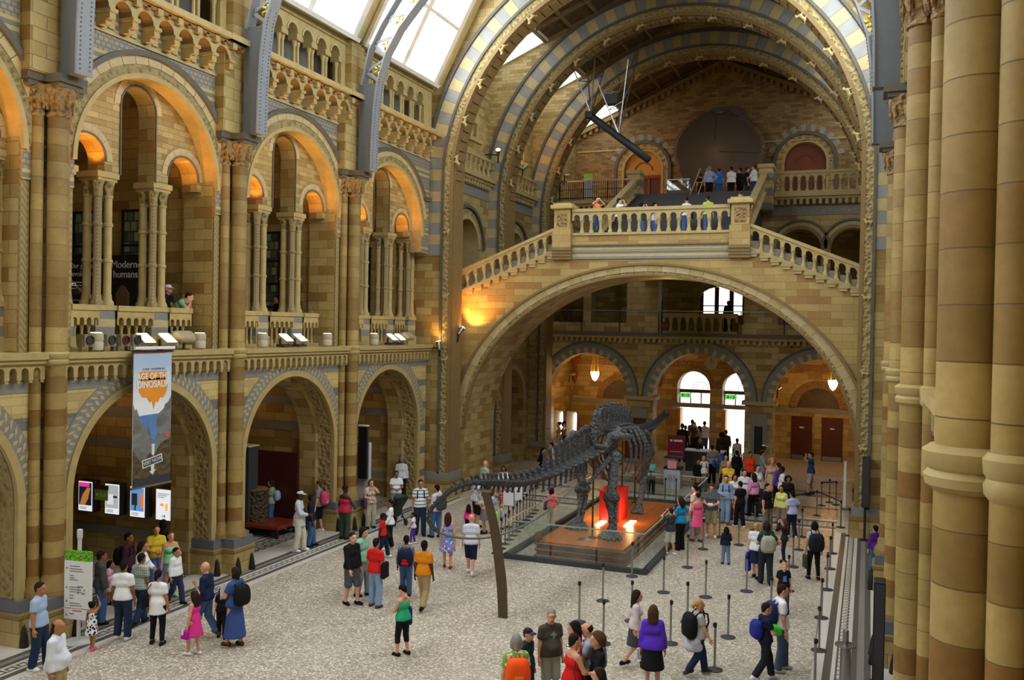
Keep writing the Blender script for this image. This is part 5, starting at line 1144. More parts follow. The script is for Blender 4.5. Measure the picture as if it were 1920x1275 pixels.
# ------------------------------------------------------------------ lecterns, desk, signs, lamps
for i, (x, y) in enumerate(((-3.55, 29.6), (-3.6, 30.6))):
    r = empty('lectern_stand', (x, y, 0)); tag(r, '%s white sheet on a thin stand left of the glass barrier' % ('nearer' if i == 0 else 'farther'), 'sign stand', 'sheet stands by the barrier'); b = MB(); b.bar((0, 0, 0), (0, 0, 1.1), .03); b.lathe([(.16, 0), (.16, .02), (.03, .03)], 0, 0, 12); b.build('stand', BLACK, r); b = MB(); b.box(-.22, .22, -.02, .0, .75, 1.3); b.build('frame', BLACK, r); b = MB(); b.box(-.2, .2, -.03, -.02, .77, 1.28); b.build('sheet', WHITE, r)
r = empty('standing_box', (0.1, 40.4, 0)); tag(r, 'glass-topped donation box with a pale patterned front near the entrance', 'box'); b = MB(); b.box(-.36, .36, -.3, .3, 0, .85); b.build('body', plain('lilac_front', hexc('c3c6d4'), .5, var=.05), r); b = MB(); b.box(-.36, .36, -.3, .3, .95, 1.35); b.build('glass_case', GLASS, r); b = MB(); b.box(-.38, .38, -.32, .32, .85, .95); b.box(-.38, .38, -.32, .32, 1.35, 1.39); b.build('trim', BLACK, r); b = MB(); b.box(-.2, .2, -.33, -.31, .9, 1.25); b.build('pink_card', plain('pink_card', hexc('e8a0b0'), .5, var=.1), r)
b = MB()
for k in range(26): a = 2.4*k; q = .035*sqrt(k); b.box(q*1.2*cos(a)-.015, q*1.2*cos(a)+.015, -.31, -.3, .45+q*sin(a)-.012, .45+q*sin(a)+.012)
b.build('dot_pattern', BLACK, r)
r = empty('freestanding_sign', (-.55, 44.3, 0)); tag(r, 'maroon freestanding sign with a white heading near the entrance', 'sign'); b = MB(); b.box(-.42, .42, -.04, .04, .75, 1.9); b.build('board', plain('maroon_sign', hexc('7a1230'), .5, var=.05), r); b = MB(); b.bar((0, 0, 0), (0, 0, .75), .06); b.box(-.3, .3, -.2, .2, 0, .03); b.build('stand', BLACK, r); b = MB(); b.box(-.12, .3, -.05, -.04, 1.6, 1.7); b.lathe([(.07, 1.6), (.07, 1.7)], -.24, -.02, 10); b.box(-.3, .3, -.05, -.04, 1.1, 1.12); b.build('heading', WHITE, r)
r = empty('reception_desk', (.55, 46.0, 0)); tag(r, 'white-topped reception desk in front of the entrance doors', 'desk'); b = MB(); b.box(-.9, .9, -.35, .35, 0, 1.0); b.build('body', DGREY, r); b = MB(); b.bevbox(-1, 1, -.42, .42, 1.0, 1.06, .01); b.build('top', WHITE, r)
for nm, x, y, h, w, lab in (('speaker_column', 8.12, 33.1, 2.85, .24, 'tall black loudspeaker column at the foot of the great arch, right side'), ('speaker_column', 8.42, 19.6, 2.1, .22, 'dark upright panel against the third right pier')):
    r = empty(nm, (x, y, 0)); tag(r, lab, 'speaker'); b = MB(); b.bevbox(-w/2, w/2, -.2, .2, 1.15 if y > 30 else .05, h, .02); b.build('cabinet', BLACK, r); b = MB(); b.box(-w/2+.02, w/2-.02, -.21, -.2, (1.2 if y > 30 else .1), h-.05); b.build('grille', DGREY, r); b = MB(); b.bar((0, 0, 0), (0, 0, 1.2 if y > 30 else .1), .08); b.box(-.15, .15, -.15, .15, 0, .03); b.build('stand', BLACK, r)
r = empty('white_panel', (7.35, 38.7, 0)); tag(r, 'narrow white upright panel beside the right foot of the great arch', 'panel'); b = MB(); b.box(-.05, .05, -.25, .25, .1, 1.9); b.build('board', WHITE, r); b = MB(); b.box(-.15, .15, -.3, .3, 0, .1); b.build('foot', STEEL, r)
r = empty('lamp_post', (7.82, 18.6, 0)); tag(r, 'grey metal stand with a round flange at the bottom edge, right border strip', 'stand'); b = MB(); b.lathe([(.1, 0), (.1, .9), (.09, 1.0)], 0, 0, 14); b.build('column', STEEL, r, SA); b = MB(); b.lathe([(.2, 1.0), (.2, 1.03), (.07, 1.05)], 0, 0, 16); b.build('flange', STEEL, r, SA); b = MB(); b.lathe([(.055, 1.03), (.055, 1.3), (.03, 1.31)], 0, 0, 12); b.build('cap', STEEL, r, SA)
r = empty('clock', (.62, 46.98, 5.45)); tag(r, 'round dim clock face hung in the central arch', 'clock'); b = MB(lambda u, v, w: (u, -w, v)); b.lathe([(.34, 0), (.34, .06), (.3, .08)], 0, 0, 24); b.build('face', plain('clock_face', hexc('b89a6a'), .5, var=.1), r); b = MB(); b.bar((0, -.09, 0), (.0, -.09, .22), .025); b.bar((0, -.09, 0), (.15, -.09, .05), .025); b.build('hands', BLACK, r); MB().bar((0, -.02, .3), (0, -.02, .6), .03).build('hanger', BLACK, r)
for i, (x, y, h) in enumerate(((-8.1, 36.2, 2.3), (-8.05, 48.4, 2.4), (-7.25, 48.4, 2.4))):
    r = empty('lightbox', (x, y, 0)); tag(r, ('tall lit display case on the wall under the bridge, left', 'left of two lit display cases in the left vestibule arch', 'right of two lit display cases in the left vestibule arch')[i], 'display case'); b = MB(); b.box(-.3, .3, 0, .15, 0, h); b.build('case', plain('cream_case', hexc('cfc39a'), .5, var=.05), r); b = MB(); b.bar((.24, -.04, h*.45), (.24, -.04, h-.1), .09); b.build('light_tube', TUBE, r); b = MB(); b.box(.3, .34, -.06, .15, 0, h); b.build('side', plain('purple_edge', hexc('6a4a7a'), .5, var=.1), r)
# ------------------------------------------------------------------ tree slice, upper signs, lighting gantry
r = empty('giant_tree_slice', (.04, 51.4, 16.9)); tag(r, 'enormous dark round slice of a giant tree on the end gallery', 'tree slice')
random.seed(3); N = 72; R_ = []
for j in range(N):
    a = 2*pi*j/N; q = 2.42*(1+.03*sin(3*a+1)+.025*sin(5*a)+.012*random.uniform(-1, 1))
    if abs(((a-pi/2+pi) % (2*pi))-pi) < .12: q *= .93
    R_.append(q)
def wood():
    s = NT('giant_tree_wood'); o = s.add('ShaderNodeSeparateXYZ', {0: s.obj()}); d = s.math('SQRT', s.math('ADD', s.math('MULTIPLY', o.outputs[0], o.outputs[0]), s.math('MULTIPLY', o.outputs[2], o.outputs[2])))
    n = s.add('ShaderNodeTexNoise', {'Vector': s.obj(), 'Scale': 1.2, 'Detail': 5.}); w = s.math('SINE', s.math('MULTIPLY', s.math('ADD', d, s.math('MULTIPLY', n.outputs[0], .25)), 40.))
    c = s.ramp(s.math('ADD', s.math('MULTIPLY', d, .4), s.math('MULTIPLY', n.outputs[0], .25)), [(.2, hexc('7a6244')), (.45, hexc('5a4730')), (1, hexc('483826'))]); f = s.math('MULTIPLY_ADD', w, .06, .95)
    s.set(Base_Color=s.mix(1., c, s.add('ShaderNodeCombineColor', {0: f, 1: f, 2: f}).outputs[0], 'MULTIPLY'), Roughness=.45); return s.m
b = MB(); fr = [b.pt(R_[j]*.95*cos(2*pi*j/N), -.2, R_[j]*.95*sin(2*pi*j/N)) for j in range(N)]; b.face(fr); b.build('cut_face', wood(), r, fix=False)
b = MB(); A = [b.pt(R_[j]*.95*cos(2*pi*j/N), -.2, R_[j]*.95*sin(2*pi*j/N)) for j in range(N)]; B_ = [b.pt(R_[j]*1.03*cos(2*pi*j/N), -.05, R_[j]*1.03*sin(2*pi*j/N)) for j in range(N)]; C_ = [b.pt(R_[j]*cos(2*pi*j/N), .3, R_[j]*sin(2*pi*j/N)) for j in range(N)]
for j in range(N): q = (j+1) % N; b.face([A[j], A[q], B_[q], B_[j]]); b.face([B_[j], B_[q], C_[q], C_[j]])
b.face(C_); b.build('bark', carved('thick_bark', hexc('6e5238'), 8., .4), r)
b = MB(); b.bar((.1, -.21, .15), (2.2, -.21, -.05), .03); b.bar((-.15, -.21, .9), (-.1, -.21, 2.2), .025); b.build('crack', BLACK, r)
b = MB(); b.box(-2, 2, -.35, .5, -3.0, -2.3); b.build('cradle', IROND, r)
light('tree_lamp', 'POINT', (1.2, 50.2, 14.3), 14, AMBER, .1)
r = empty('glass_showcase', (-1.75, 49.6, 13.9)); tag(r, 'low glass showcase with silvery reflections left of the tree slice', 'showcase'); b = MB(); b.box(-.6, .6, -.3, .3, 0, .8); b.build('base', IROND, r); b = MB(); b.box(-.6, .6, -.3, .3, .8, 1.35); b.build('glass', GLASS, r); b = MB(); b.box(-.64, .64, -.34, .34, 1.35, 1.4); b.build('lid', STEEL, r)
for i, x in enumerate((.3, 1.0, 1.75)):
    r = empty('candle_lamp', (x, 50.6, 13.9)); tag(r, '%s small glowing amber lamp at the foot of the tree slice' % ('left', 'middle', 'right')[i], 'lamp', 'amber lamps below the tree slice'); b = MB(); b.lathe([(.08, .1), (.12, .2), (.1, .42), (.03, .5)], 0, 0, 10); b.build('shade', emis('amber_shade', (1, .6, .08), 3), r, True); b = MB(); b.lathe([(.1, 0), (.1, .1)], 0, 0, 10); b.build('base', BLACK, r)
r = empty('info_board', (-6.2, 47.2, 13.9)); tag(r, 'white board with a bright green top behind the iron railing', 'sign'); b = MB(); b.box(-.24, .24, 0, .05, .0, 1.3); b.build('board', plain('pale_board', hexc('c9d3e2'), .5, var=.1), r); b = MB(); b.box(-.24, .24, -.005, .055, 1.3, 1.55); b.build('header', GREEN, r)
r = empty('easel', (.2, 45.2, 13.0)); tag(r, 'folding pale wooden easel at the head of the upper stair', 'easel'); [MB().bar((a, 0, 0.7), (c, .1, 2.1), .05).build('leg', plain('pale_wood', hexc('b89a6a'), .5, var=.1), r) for a, c in ((-.55, -.05), (-.15, .3))]; MB().bar((-.3, .05, 1.4), (.1, .05, 1.4), .04).build('crossbar', plain('pale_wood', hexc('b89a6a'), .5, var=.1), r)
r = empty('lighting_boom', (-2.9, 41, 16)); tag(r, 'thick dark lighting boom hung on slanting steel rods under the vault', 'lighting rig')
O = Vector((-2.9, 41, 16)); bq = MB(); bq.tube([Vector((-4.4, 41.3, 17.15))-O, Vector((-1.4, 40.8, 14.8))-O], .17, 12); bq.build('boom', plain('boom_grey', hexc('3a3c3e'), .5, .3, var=.1), r, True); MB().box(-1.68, -1.32, .1, .5, 1.0, 1.3).build('end_block', DGREY, r)
for c, tops in (((-4.35, 41.3, 17.2), ((-5.6, 40.6, 20.6), (-4.9, 42., 20.8), (-3.9, 40.6, 21.1), (-3.4, 42., 21.3))), ((-2.9, 41.05, 16.1), ((-3.9, 40.6, 18.6), (-3.2, 42., 19.), (-2.4, 40.6, 19.4), (-1.9, 42, 21.8)))):
    for t in tops: bq = MB(); bq.bar(Vector(c)-O, Vector(t)-O, .05); bq.build('rod', STEEL, r)
    for f in (.45, .75):
        q = [Vector(c).lerp(Vector(t), f)-O for t in tops]
        for a, d in ((0, 1), (1, 3), (3, 2), (2, 0)): bq = MB(); bq.bar(q[a], q[d], .035); bq.build('brace', STEEL, r)
MB().box(-.65, -.05, -.2, .3, 1.5, 1.95).build('lamp_box', DGREY, r)
# ------------------------------------------------------------------ pushchair
r = empty('pushchair', (-7.35, 28.3, 0), radians(60)); tag(r, 'dark pushchair with a child beside the woman in the magenta top', 'pushchair')
V, Fc = sdf([((0, -.1, .45), (0, .25, .5), .16, .14), ((0, -.15, .5), (0, -.35, .95), .16, .13), ((-.1, -.3, .95), (.1, -.3, .95), .14, .14)], .04, .035); link('seat', np_mesh('seat', V, Fc, plain('dark_canvas', hexc('2b3028'), .7, var=.2)), r)
[MB().bar(a, c, .03).build('frame_bar', BLACK, r) for a, c in (((-.22, .35, .12), (-.22, -.5, 1.0)), ((.22, .35, .12), (.22, -.5, 1.0)), ((-.22, -.35, .12), (-.22, .1, .55)), ((.22, -.35, .12), (.22, .1, .55)), ((-.22, -.5, 1.0), (.22, -.5, 1.0)))]
for x in (-.24, .24):
    for y in (-.35, .38): b = MB(lambda u, v, w, x=x, y=y: (x+w, y+u, .11+v)); b.lathe([(.06, -.02), (.11, -.025), (.11, .025), (.06, .02)], 0, 0, 14); b.build('wheel', DGREY, r)
# ------------------------------------------------------------------ people
_MC = {}
CN = dict(white='eceef2', black='18181b', navy='1d2340', grey='85868a', dgrey='45474b', lgrey='b9bcc2', red='d32222', dred='a01c2c', orange='e08a1e', khaki='ab966e', beige='c9b893', cream='d9cfb8', denim='4a6a98', ldenim='86a3c8', ddenim='27344f', blue='3f78c8', lblue='a9bfe0', teal='3aa3b0', green='3c8a4a', lgreen='86d69a', mint='2fae7c', lime='b6e04a', yellow='ecd92e', lemon='e6ec8c', pink='ee5c90', hot='e23a94', lpink='e8a6c4', magenta='c22a4c', purple='5a34a8', plum='43202f', brown='5b4030', olive='5d5a34', bluedress='3d5590', dgreen='26403c', coral='ff7a3a', skyb='5fb7c6')
HC = dict(black='15110f', dbrown='2c1d15', brown='4e3322', red='3e1a18', blond='b8935a', grey='8e8c8a', white='c8c6c2')
SK = dict(l='d9a184', m='b57c58', t='8f5d3e', d='4a2d20')
def pmat(nm, c, pat=None):
    k = (c, pat)
    if k in _MC: return _MC[k]
    a = hexc(c)
    if not pat: m = plain('%s_%s' % (nm, c), a, .8, var=.1, scale=9, spec=.2)
    else:
        s = NT('%s_%s_%s' % (nm, pat[0], c)); o = s.add('ShaderNodeSeparateXYZ', {0: s.obj()}); kind, c2 = pat; b = hexc(CN.get(c2, c2))
        def st(v, w, d): return s.math('LESS_THAN', s.math('FRACT', s.math('DIVIDE', v, w)), d)
        if kind == 'stripe': f = st(o.outputs[2], .115, .3)
        elif kind == 'fine': f = st(o.outputs[2], .045, .5)
        elif kind == 'check':
            f = s.math('MULTIPLY', s.math('ADD', st(o.outputs[2], .06, .3), st(s.math('ADD', o.outputs[0], o.outputs[1]), .06, .3)), .5)
        else:
            v = s.add('ShaderNodeTexVoronoi', {'Vector': s.obj(), 'Scale': 16.}); f = s.math('LESS_THAN', v.outputs['Distance'], .42)
            if kind == 'floral3':
                q = s.add('ShaderNodeSeparateColor', {0: v.outputs['Color']}); b = s.ramp(q.outputs[0], [(0, hexc('d8496a')), (.4, b), (.7, hexc('e8e6f2'))], 'CONSTANT')
        s.set(Base_Color=s.mix(f, a, b), Roughness=.8); m = s.m
    _MC[k] = m; return m
def cmat(nm, spec):
    p = spec.split('*'); c = CN.get(p[0], p[0]); return pmat(nm, c, tuple(p[1:3]) if len(p) > 1 else None)
SKM = {k: plain('skin_'+k, hexc(v), .55, var=.06, spec=.35) for k, v in SK.items()}
EYEW = plain('eye_white', hexc('e8e4dc'), .3, var=0); EYED = plain('eye_dark', hexc('1a1210'), .3, var=0); LIPS = {k: plain('lips_'+k, tuple(x*y for x, y in zip(hexc(v), (.85, .6, .6))), .5, var=0) for k, v in SK.items()}
SHOE = {}
# --- templates: head (origin at the skull centre, facing +Y), hand (wrist origin, fingers along -Z, palm towards +Y)
def head_t():
    V, Fc = sdf([((0, .10, .012), (0, .118, -.03), .011, .017), ((-.022, .085, -.068), (.022, .085, -.068), .013, .013), ((-.03, .086, .032), (.03, .086, .032), .014, .014), ((0, .07, -.105), (0, .085, -.1), .022, .02), ((0, -.01, -.16), (0, -.0, -.06), .055, .05), ((-.078, -.005, .015), (-.084, -.015, -.03), .012, .009), ((.078, -.005, .015), (.084, -.015, -.03), .012, .009)],
                .012, .0115, ell=(((0, 0, .025), (.076, .098, .1)), ((0, .028, -.06), (.058, .064, .062))))
    mi = []
    for f in Fc:
        c = V[f].mean(0); m = 0
        if c[1] > .082 and abs(c[0]) < .03 and abs(c[2]+.07) < .011: m = 3
        mi.append(m)
    V = V.tolist(); F_ = [tuple(f) for f in Fc]
    def ball(c, r, m):
        i = len(V); n = 6
        for j in range(1, 4):
            for k in range(n): V.append((c[0]+r*sin(pi*j/4)*cos(2*pi*k/n), c[1]+r*sin(pi*j/4)*sin(2*pi*k/n), c[2]+r*cos(pi*j/4)))
        V.append((c[0], c[1], c[2]+r)); V.append((c[0], c[1], c[2]-r))
        for j in range(2):
            for k in range(n): F_.append((i+j*n+k, i+(j+1)*n+k, i+(j+1)*n+(k+1) % n, i+j*n+(k+1) % n)); mi.append(m)
        for k in range(n): F_.append((i+3*n, i+k, i+(k+1) % n)); mi.append(m); F_.append((i+3*n+1, i+2*n+(k+1) % n, i+2*n+k)); mi.append(m)
    for s in (-1, 1):
        ball((s*.031, .086, .012), .0125, 1); ball((s*.031, .0955, .012), .0065, 2)
        i = len(V)
        for x, z in ((.016, .034), (.047, .032), (.047, .039), (.016, .042)): V.append((s*x, .104-.3*max(0, x-.03), z))
        F_.append((i, i+1, i+2, i+3)); mi.append(2)
    return np.array(V), F_, mi
def hand_t(curl):
    P = [((0, 0, .01), (0, 0, -.03), .024, .028), ((-.02, 0, -.05), (.024, 0, -.05), .02, .02), ((-.022, 0, -.08), (.026, 0, -.085), .016, .014)]
    for x, l, sp in ((-.031, .062, -.12), (-.011, .074, -.04), (.01, .07, .04), (.03, .056, .14)):
        p = Vector((x, 0, -.09)); a = curl*.5
        for j, q in enumerate((.45, .32, .23)):
            d = Vector((sp*.5, sin(a), -cos(a))); n = p+d*l*q; P.append((tuple(p), tuple(n), .0085-.001*j, .008-.001*j)); p = n; a += curl*.75
    P += [((-.022, .01, -.02), (-.05, .022, -.055), .013, .01), ((-.05, .022, -.055), (-.05, .04, -.085), .01, .008)]
    V, Fc = sdf(P, .004, .0068); return V, [tuple(f) for f in Fc]
HEAD = head_t(); HANDS = {'relax': hand_t(.45), 'grip': hand_t(1.35)}
def hair_t(kind):
    cap = [((0, -.012, .04), (.086, .104, .1))]
    cut = [((0, .05, .07), (0, .8, -.6)), ((0, .0, -.045), (0, .35, -.93))]
    P = []
    if kind == 'short': P = [((0, -.06, -.02), (0, -.07, -.06), .045, .035)]; cut = [((0, .062, .065), (0, .72, -.69)), ((0, 0, -.085), (0, 0, -1))]
    elif kind == 'curly': cap = [((0, -.02, .035), (.125, .13, .125))]; P = [((.1*cos(a), -.03+.09*sin(a), z), (.1*cos(a), -.03+.09*sin(a), z-.01), .045, .045) for a in (2.6, 3.3, 4, 4.7, 5.4, 6, 6.9) for z in (-.05, .03)]; cut = [((0, .06, .06), (0, .8, -.6))]
    elif kind in ('long', 'vlong'):
        L = -.2 if kind == 'long' else -.33
        P = [((-.05, -.06, -.02), (-.06, -.085, L), .06, .045), ((.05, -.06, -.02), (.06, -.085, L), .06, .045), ((0, -.08, -.02), (0, -.1, L), .05, .045), ((-.078, -.0, .0), (-.085, -.02, -.14), .025, .022), ((.078, -.0, .0), (.085, -.02, -.14), .025, .022)]; cut = [((0, .07, .055), (0, .85, -.52))]
    elif kind == 'bob': P = [((-.07, -.03, .0), (-.075, -.03, -.09), .04, .035), ((.07, -.03, 0), (.075, -.03, -.09), .04, .035), ((0, -.08, 0), (0, -.085, -.1), .045, .045)]; cut = [((0, .07, .055), (0, .85, -.52))]
    elif kind == 'pony': P = [((0, -.1, .03), (0, -.15, -.0), .03, .03), ((0, -.15, .0), (0, -.14, -.15), .035, .018)]; cut = [((0, .062, .068), (0, .72, -.69)), ((0, 0, -.07), (0, .1, -1))]
    elif kind == 'bun': P = [((0, -.09, .1), (0, -.1, .11), .055, .055)]; cut = [((0, .062, .068), (0, .72, -.69)), ((0, 0, -.07), (0, .1, -1))]
    elif kind == 'fringe': cap = [((0, -.012, .02), (.084, .103, .09))]; cut = [((0, -.0, .045), (0, .25, .97)), ((0, .03, 0), (0, 1, 0)), ((0, 0, -.07), (0, .1, -1))]
    elif kind == 'cap': cap = [((0, -.005, .05), (.09, .108, .085))]; cut = [((0, 0, .035), (0, .05, -1))]; P = []
    elif kind == 'hatb': cap = [((0, -.01, .055), (.092, .11, .095))]; cut = [((0, 0, .03), (0, .2, -.98))]
    V, Fc = sdf(P, .015, .0135, cuts=cut, ell=cap)
    F_ = [tuple(f) for f in Fc]; V = V.tolist()
    if kind == 'cap':
        i = len(V); n = 8
        for k in range(n+1):
            a = pi*k/n; V.append((.085*cos(a), .07+.03*sin(a), .045)); V.append((.08*cos(a), .09+.1*sin(a), .03)); V.append((.08*cos(a), .09+.1*sin(a), .024)); V.append((.085*cos(a), .07+.03*sin(a), .035))
        for k in range(n):
            for q in range(4): F_.append((i+4*k+q, i+4*k+(q+1) % 4, i+4*k+4+(q+1) % 4, i+4*k+4+q))
    me = bpy.data.meshes.new('hair_'+kind); me.from_pydata(V, [], F_); me.polygons.foreach_set('use_smooth', [True]*len(F_)); me.materials.append(None); return me
HAIR = {k: hair_t(k) for k in ('short', 'curly', 'long', 'vlong', 'bob', 'pony', 'bun', 'fringe', 'cap', 'hatb')}
def shoe_t():
    V, Fc = sdf([((0, -.05, .045), (0, .0, .06), .04, .042), ((0, -.045, .03), (0, .13, .028), .036, .036), ((0, .05, .05), (0, .12, .032), .035, .03)], .015, .016, cuts=[((0, 0, 0), (0, 0, -1))])
    me = bpy.data.meshes.new('shoe'); me.from_pydata(V.tolist(), [], [tuple(f) for f in Fc]); me.polygons.foreach_set('use_smooth', [True]*len(Fc)); me.materials.append(None); return me
SHOEM = shoe_t()
def omat(o, m):
    o.material_slots[0].link = 'OBJECT'; o.material_slots[0].material = m; return o
def ik(S, T, a, b, pole):
    S, T, pole = Vector(S), Vector(T), Vector(pole); d = T-S; L = d.length
    if L > (a+b)*.995: T = S+d*((a+b)*.995/L); d = T-S; L = d.length
    x = (a*a-b*b+L*L)/(2*L); h = sqrt(max(1e-8, a*a-x*x)); u = d/L; p = (pole-u*pole.dot(u)); p = p.normalized() if p.length > 1e-5 else Vector((0, 0, -1))
    return S+u*x+p*h, T
ARM = {'d': ((.25, .03, .84), (.3, -.9, 0)), 'b': ((.24, -.12, .86), (.3, -.9, 0)), 'f': ((.22, .2, .9), (.3, -.9, -.2)), 'w': ((.07, .27, 1.08), (.8, -.5, -.4)), 'w1': ((.16, .3, 1.12), (.8, -.5, -.4)), 'c': ((.07, .24, 1.6), (.7, .0, -.7)), 'p': ((.085, .1, 1.6), (.7, .3, -.6)), 'h': ((.19, .06, 1.03), (1, -.5, 0)), 'x': ((-.13, .2, 1.2), (.8, .1, -.5)), 'r': ((.18, .5, 1.3), (.5, -.3, -.8)), 'u': ((.16, .12, 1.86), (.8, .2, -.3)), 'o': ((.55, .18, 1.0), (.2, -.6, -.6)), 'm': ((.03, .18, 1.5), (.6, .2, -.7)), 'g': ((.12, .36, 1.0), (.6, -.4, -.6))}
LEG = {'s': ((.11, .0), (.11, .0)), 'w': ((.07, .22), (.07, -.26)), 'W': ((.07, -.26), (.07, .22)), 'a': ((.14, .04), (.13, -.05)), 'n': ((.1, .12), (.11, -.08)), 'N': ((.07, -.08), (.08, .12))}
PEOPLE = []
def person(x, y, H, a, lab, top='tee:white', bot='jean:denim', hair='short:black', sk='l', arms='dd', legs='s', shoe='black', fat=1., look=(0, 0), lean=0., z=0., sit=False, fem=0, vox=0, cat='person'):
    s = H/1.75; kid = H < 1.45; r = empty('person', (x, y, z), radians(-a)); tag(r, lab, cat, 'museum visitors'); PEOPLE.append((r, lab))
    vox = vox or (.024 if y < 32 else .03)
    sh = (.15 if fem else .17)*(1 if not kid else .95); hipw = .095 if fem else .085; f = fat
    hs = (s*.55+.45) if kid else (s*.8+.2)
    ht = .52 if not sit else .0
    lw = Vector((0, .12*lean, 0))
    def tors(p):            # lean the trunk forward about the hips
        v = Vector(p); v -= Vector((0, 0, .95)); v = Matrix.Rotation(-lean, 3, 'X') @ v; return v+Vector((0, 0, .95))
    zoff = -.47 if sit else 0.
    up = Vector((0, 0, zoff))
    S = Vector((s, s, s))
    def sc(p): return tuple(c*s for c in (Vector(p)+up))
    # arms
    J = {}
    for sg, k in ((-1, arms[0]), (1, arms[1])):
        t, pole = ARM[k]; Sh = tors((sg*sh, -.01, 1.395)); T = Vector((sg*t[0], t[1], t[2]))
        if k in 'cpmxw' or k == 'r' or lean > .2: T = tors(T) if k != 'r' else T
        E, T = ik(Sh, T, .285, .25, Vector((sg*pole[0], pole[1], pole[2]))); J[sg] = (Sh, E, T)
    L = {}
    for sg, q in ((-1, 0), (1, 1)):
        hx, hy = LEG[legs][q] if not sit else (.13, .45); Hp = Vector((sg*hipw, 0, .93)); A = Vector((sg*hx, hy, .085+(.07 if hy < -.2 else 0)-(zoff if sit else 0)*1))
        if sit: A = Vector((sg*.12, .42, .52)); 
        K, A = ik(Hp, A, .43, .42, Vector((sg*.05, 1, .6 if sit else 0))); L[sg] = (Hp, K, A)
    w = f
    trunk = [(tors((-.06, 0, .93)), tors((.06, 0, .93)), (.118 if fem else .112)*w, (.118 if fem else .112)*w), (tors((-(.05 if fem else .062)*w, .01*w, 1.08)), tors(((.05 if fem else .062)*w, .01*w, 1.08)), (.1 if fem else .11)*w, (.1 if fem else .11)*w), (tors((-.07, .0, 1.27)), tors((.07, .0, 1.27)), .1*(.5+.5*w), .1*(.5+.5*w)), (tors((-.1, -.005, 1.375)), tors((.1, -.005, 1.375)), .07, .07)]+[(tors((q*.03, -.015, 1.435)), tors((q*(sh-.01), -.01, 1.395)), .055, .05) for q in (-1, 1)]
    if w > 1.12: trunk.append((tors((0, .09*w, 1.06)), tors((0, .06*w, 1.15)), .11*w, .09*w))
    if fem and not kid: trunk += [(tors((q*.07, .085, 1.27)), tors((q*.07, .09, 1.26)), .058, .055) for q in (-1, 1)]
    neck = [(tors((0, -.015, 1.42)), tors((0, .012, 1.56)), .058, .05)]
    aw = .5+.5*w
    def armp(sg, e=0, n=2): Sh, E, T = J[sg]; o = [(Sh, E, .052*aw+e, .04*aw+e)]; return o+([(E, T, .04*aw+e, .028+e)] if n > 1 else [])
    def legp(sg, e=0): Hp, K, A = L[sg]; return [(Hp, K, .092*aw+e, .06+e), (K, A, .06+e, .04+e)]
    def scl(P, e=0): return [(sc(p[0]), sc(p[1]), (p[2]+e)*s, (p[3]+e)*s)+tuple(p[4:]) for p in P]
    feet = []
    for sg in (-1, 1): A = L[sg][2]; feet.append((A, A+Vector((sg*.02, .1, -.05)), .035, .03))
    V, Fc = sdf(scl(trunk+neck+armp(-1)+armp(1)+legp(-1)+legp(1)+feet), .012*s, vox)
    V = V.tolist(); F_ = Fc.tolist(); mi = [0]*len(F_)
    hc = tors((0, .02, 1.635)); hr = Matrix.Rotation(radians(-look[0]), 3, 'Z') @ Matrix.Rotation(radians(look[1])-lean*.4, 3, 'X'); Hd = Vector(sc(hc))
    if kid: Hd.z = H-.125*hs
    n0 = len(V); HV, HF, HM = HEAD
    V += [tuple(Hd+hr @ (Vector(v)*hs)) for v in HV]; F_ += [tuple(i+n0 for i in q) for q in HF]; mi += HM
    for sg, k in ((-1, arms[0]), (1, arms[1])):
        Sh, E, T = J[sg]; hv, hf = HANDS['grip' if k in 'cpgmr' else 'relax']; d = (T-E).normalized(); zz = -d
        yy = Vector((-sg, .15, 0)) if k in 'dbfo' else Vector((-sg*.6, -.2, .6)); yy = (yy-zz*yy.dot(zz)).normalized(); xx = yy.cross(zz)
        Mx = Matrix((xx, yy, zz)).transposed(); n0 = len(V); mir = 1 if sg < 0 else -1
        V += [tuple(Vector(sc(T))+Mx @ Vector((v[0]*mir*s, v[1]*s, v[2]*s))) for v in hv]; F_ += [tuple(i+n0 for i in q) for q in hf]; mi += [0]*len(hf)
    link('body', np_mesh('body', V, np.array(F_, dtype=object) if False else F_, [SKM[sk], EYEW, EYED, LIPS[sk]], True, mi), r)
    # clothes
    kind, col = top.split(':', 1)
    e = .017; P = []; cuts = []; btm = .9
    hip = [trunk[0][:2]+(trunk[0][2], trunk[0][3])]
    if kind in ('tee', 'shirt', 'coat', 'dress', 'tunic'):
        P = trunk[1:]+[(tors((-.05, 0, 1.0)), tors((.05, 0, 1.0)), .125*w, .125*w)]
        for sg in (-1, 1):
            Sh, E, T = J[sg]
            if kind in ('shirt', 'coat'): P += [(Sh, E, .053*aw, .045*aw), (E, E.lerp(T, .93), .045*aw, .036*aw, 1)]
            else: P += [(Sh, Sh.lerp(E, .66), .054*aw, .052*aw, 1)]
        P += [(tors((0, -.015, 1.42)), tors((0, -.005, 1.475)), .066, .06, 1)]
    elif kind in ('tank', 'sdress'): P = trunk[1:3]+[(tors((-.05, 0, 1.0)), tors((.05, 0, 1.0)), .118*w, .118*w)]+trunk[6:]+[(tors((q*.1, -.0, 1.3)), tors((q*.105, -.01, 1.43)), .062, .045, 1) for q in (-1, 1)]
    elif kind == 'tube': P = trunk[1:3]+[(tors((-.05, 0, 1.0)), tors((.05, 0, 1.0)), .118*w, .118*w)]+trunk[6:]
    if kind in ('tee', 'shirt', 'tank', 'tube'): P += [(tors((-.06, 0, .93)), tors((.06, 0, .93)), .142*w, .142*w)]; cuts = [(sc(tors((0, 0, .9))), (0, 0, -1))]
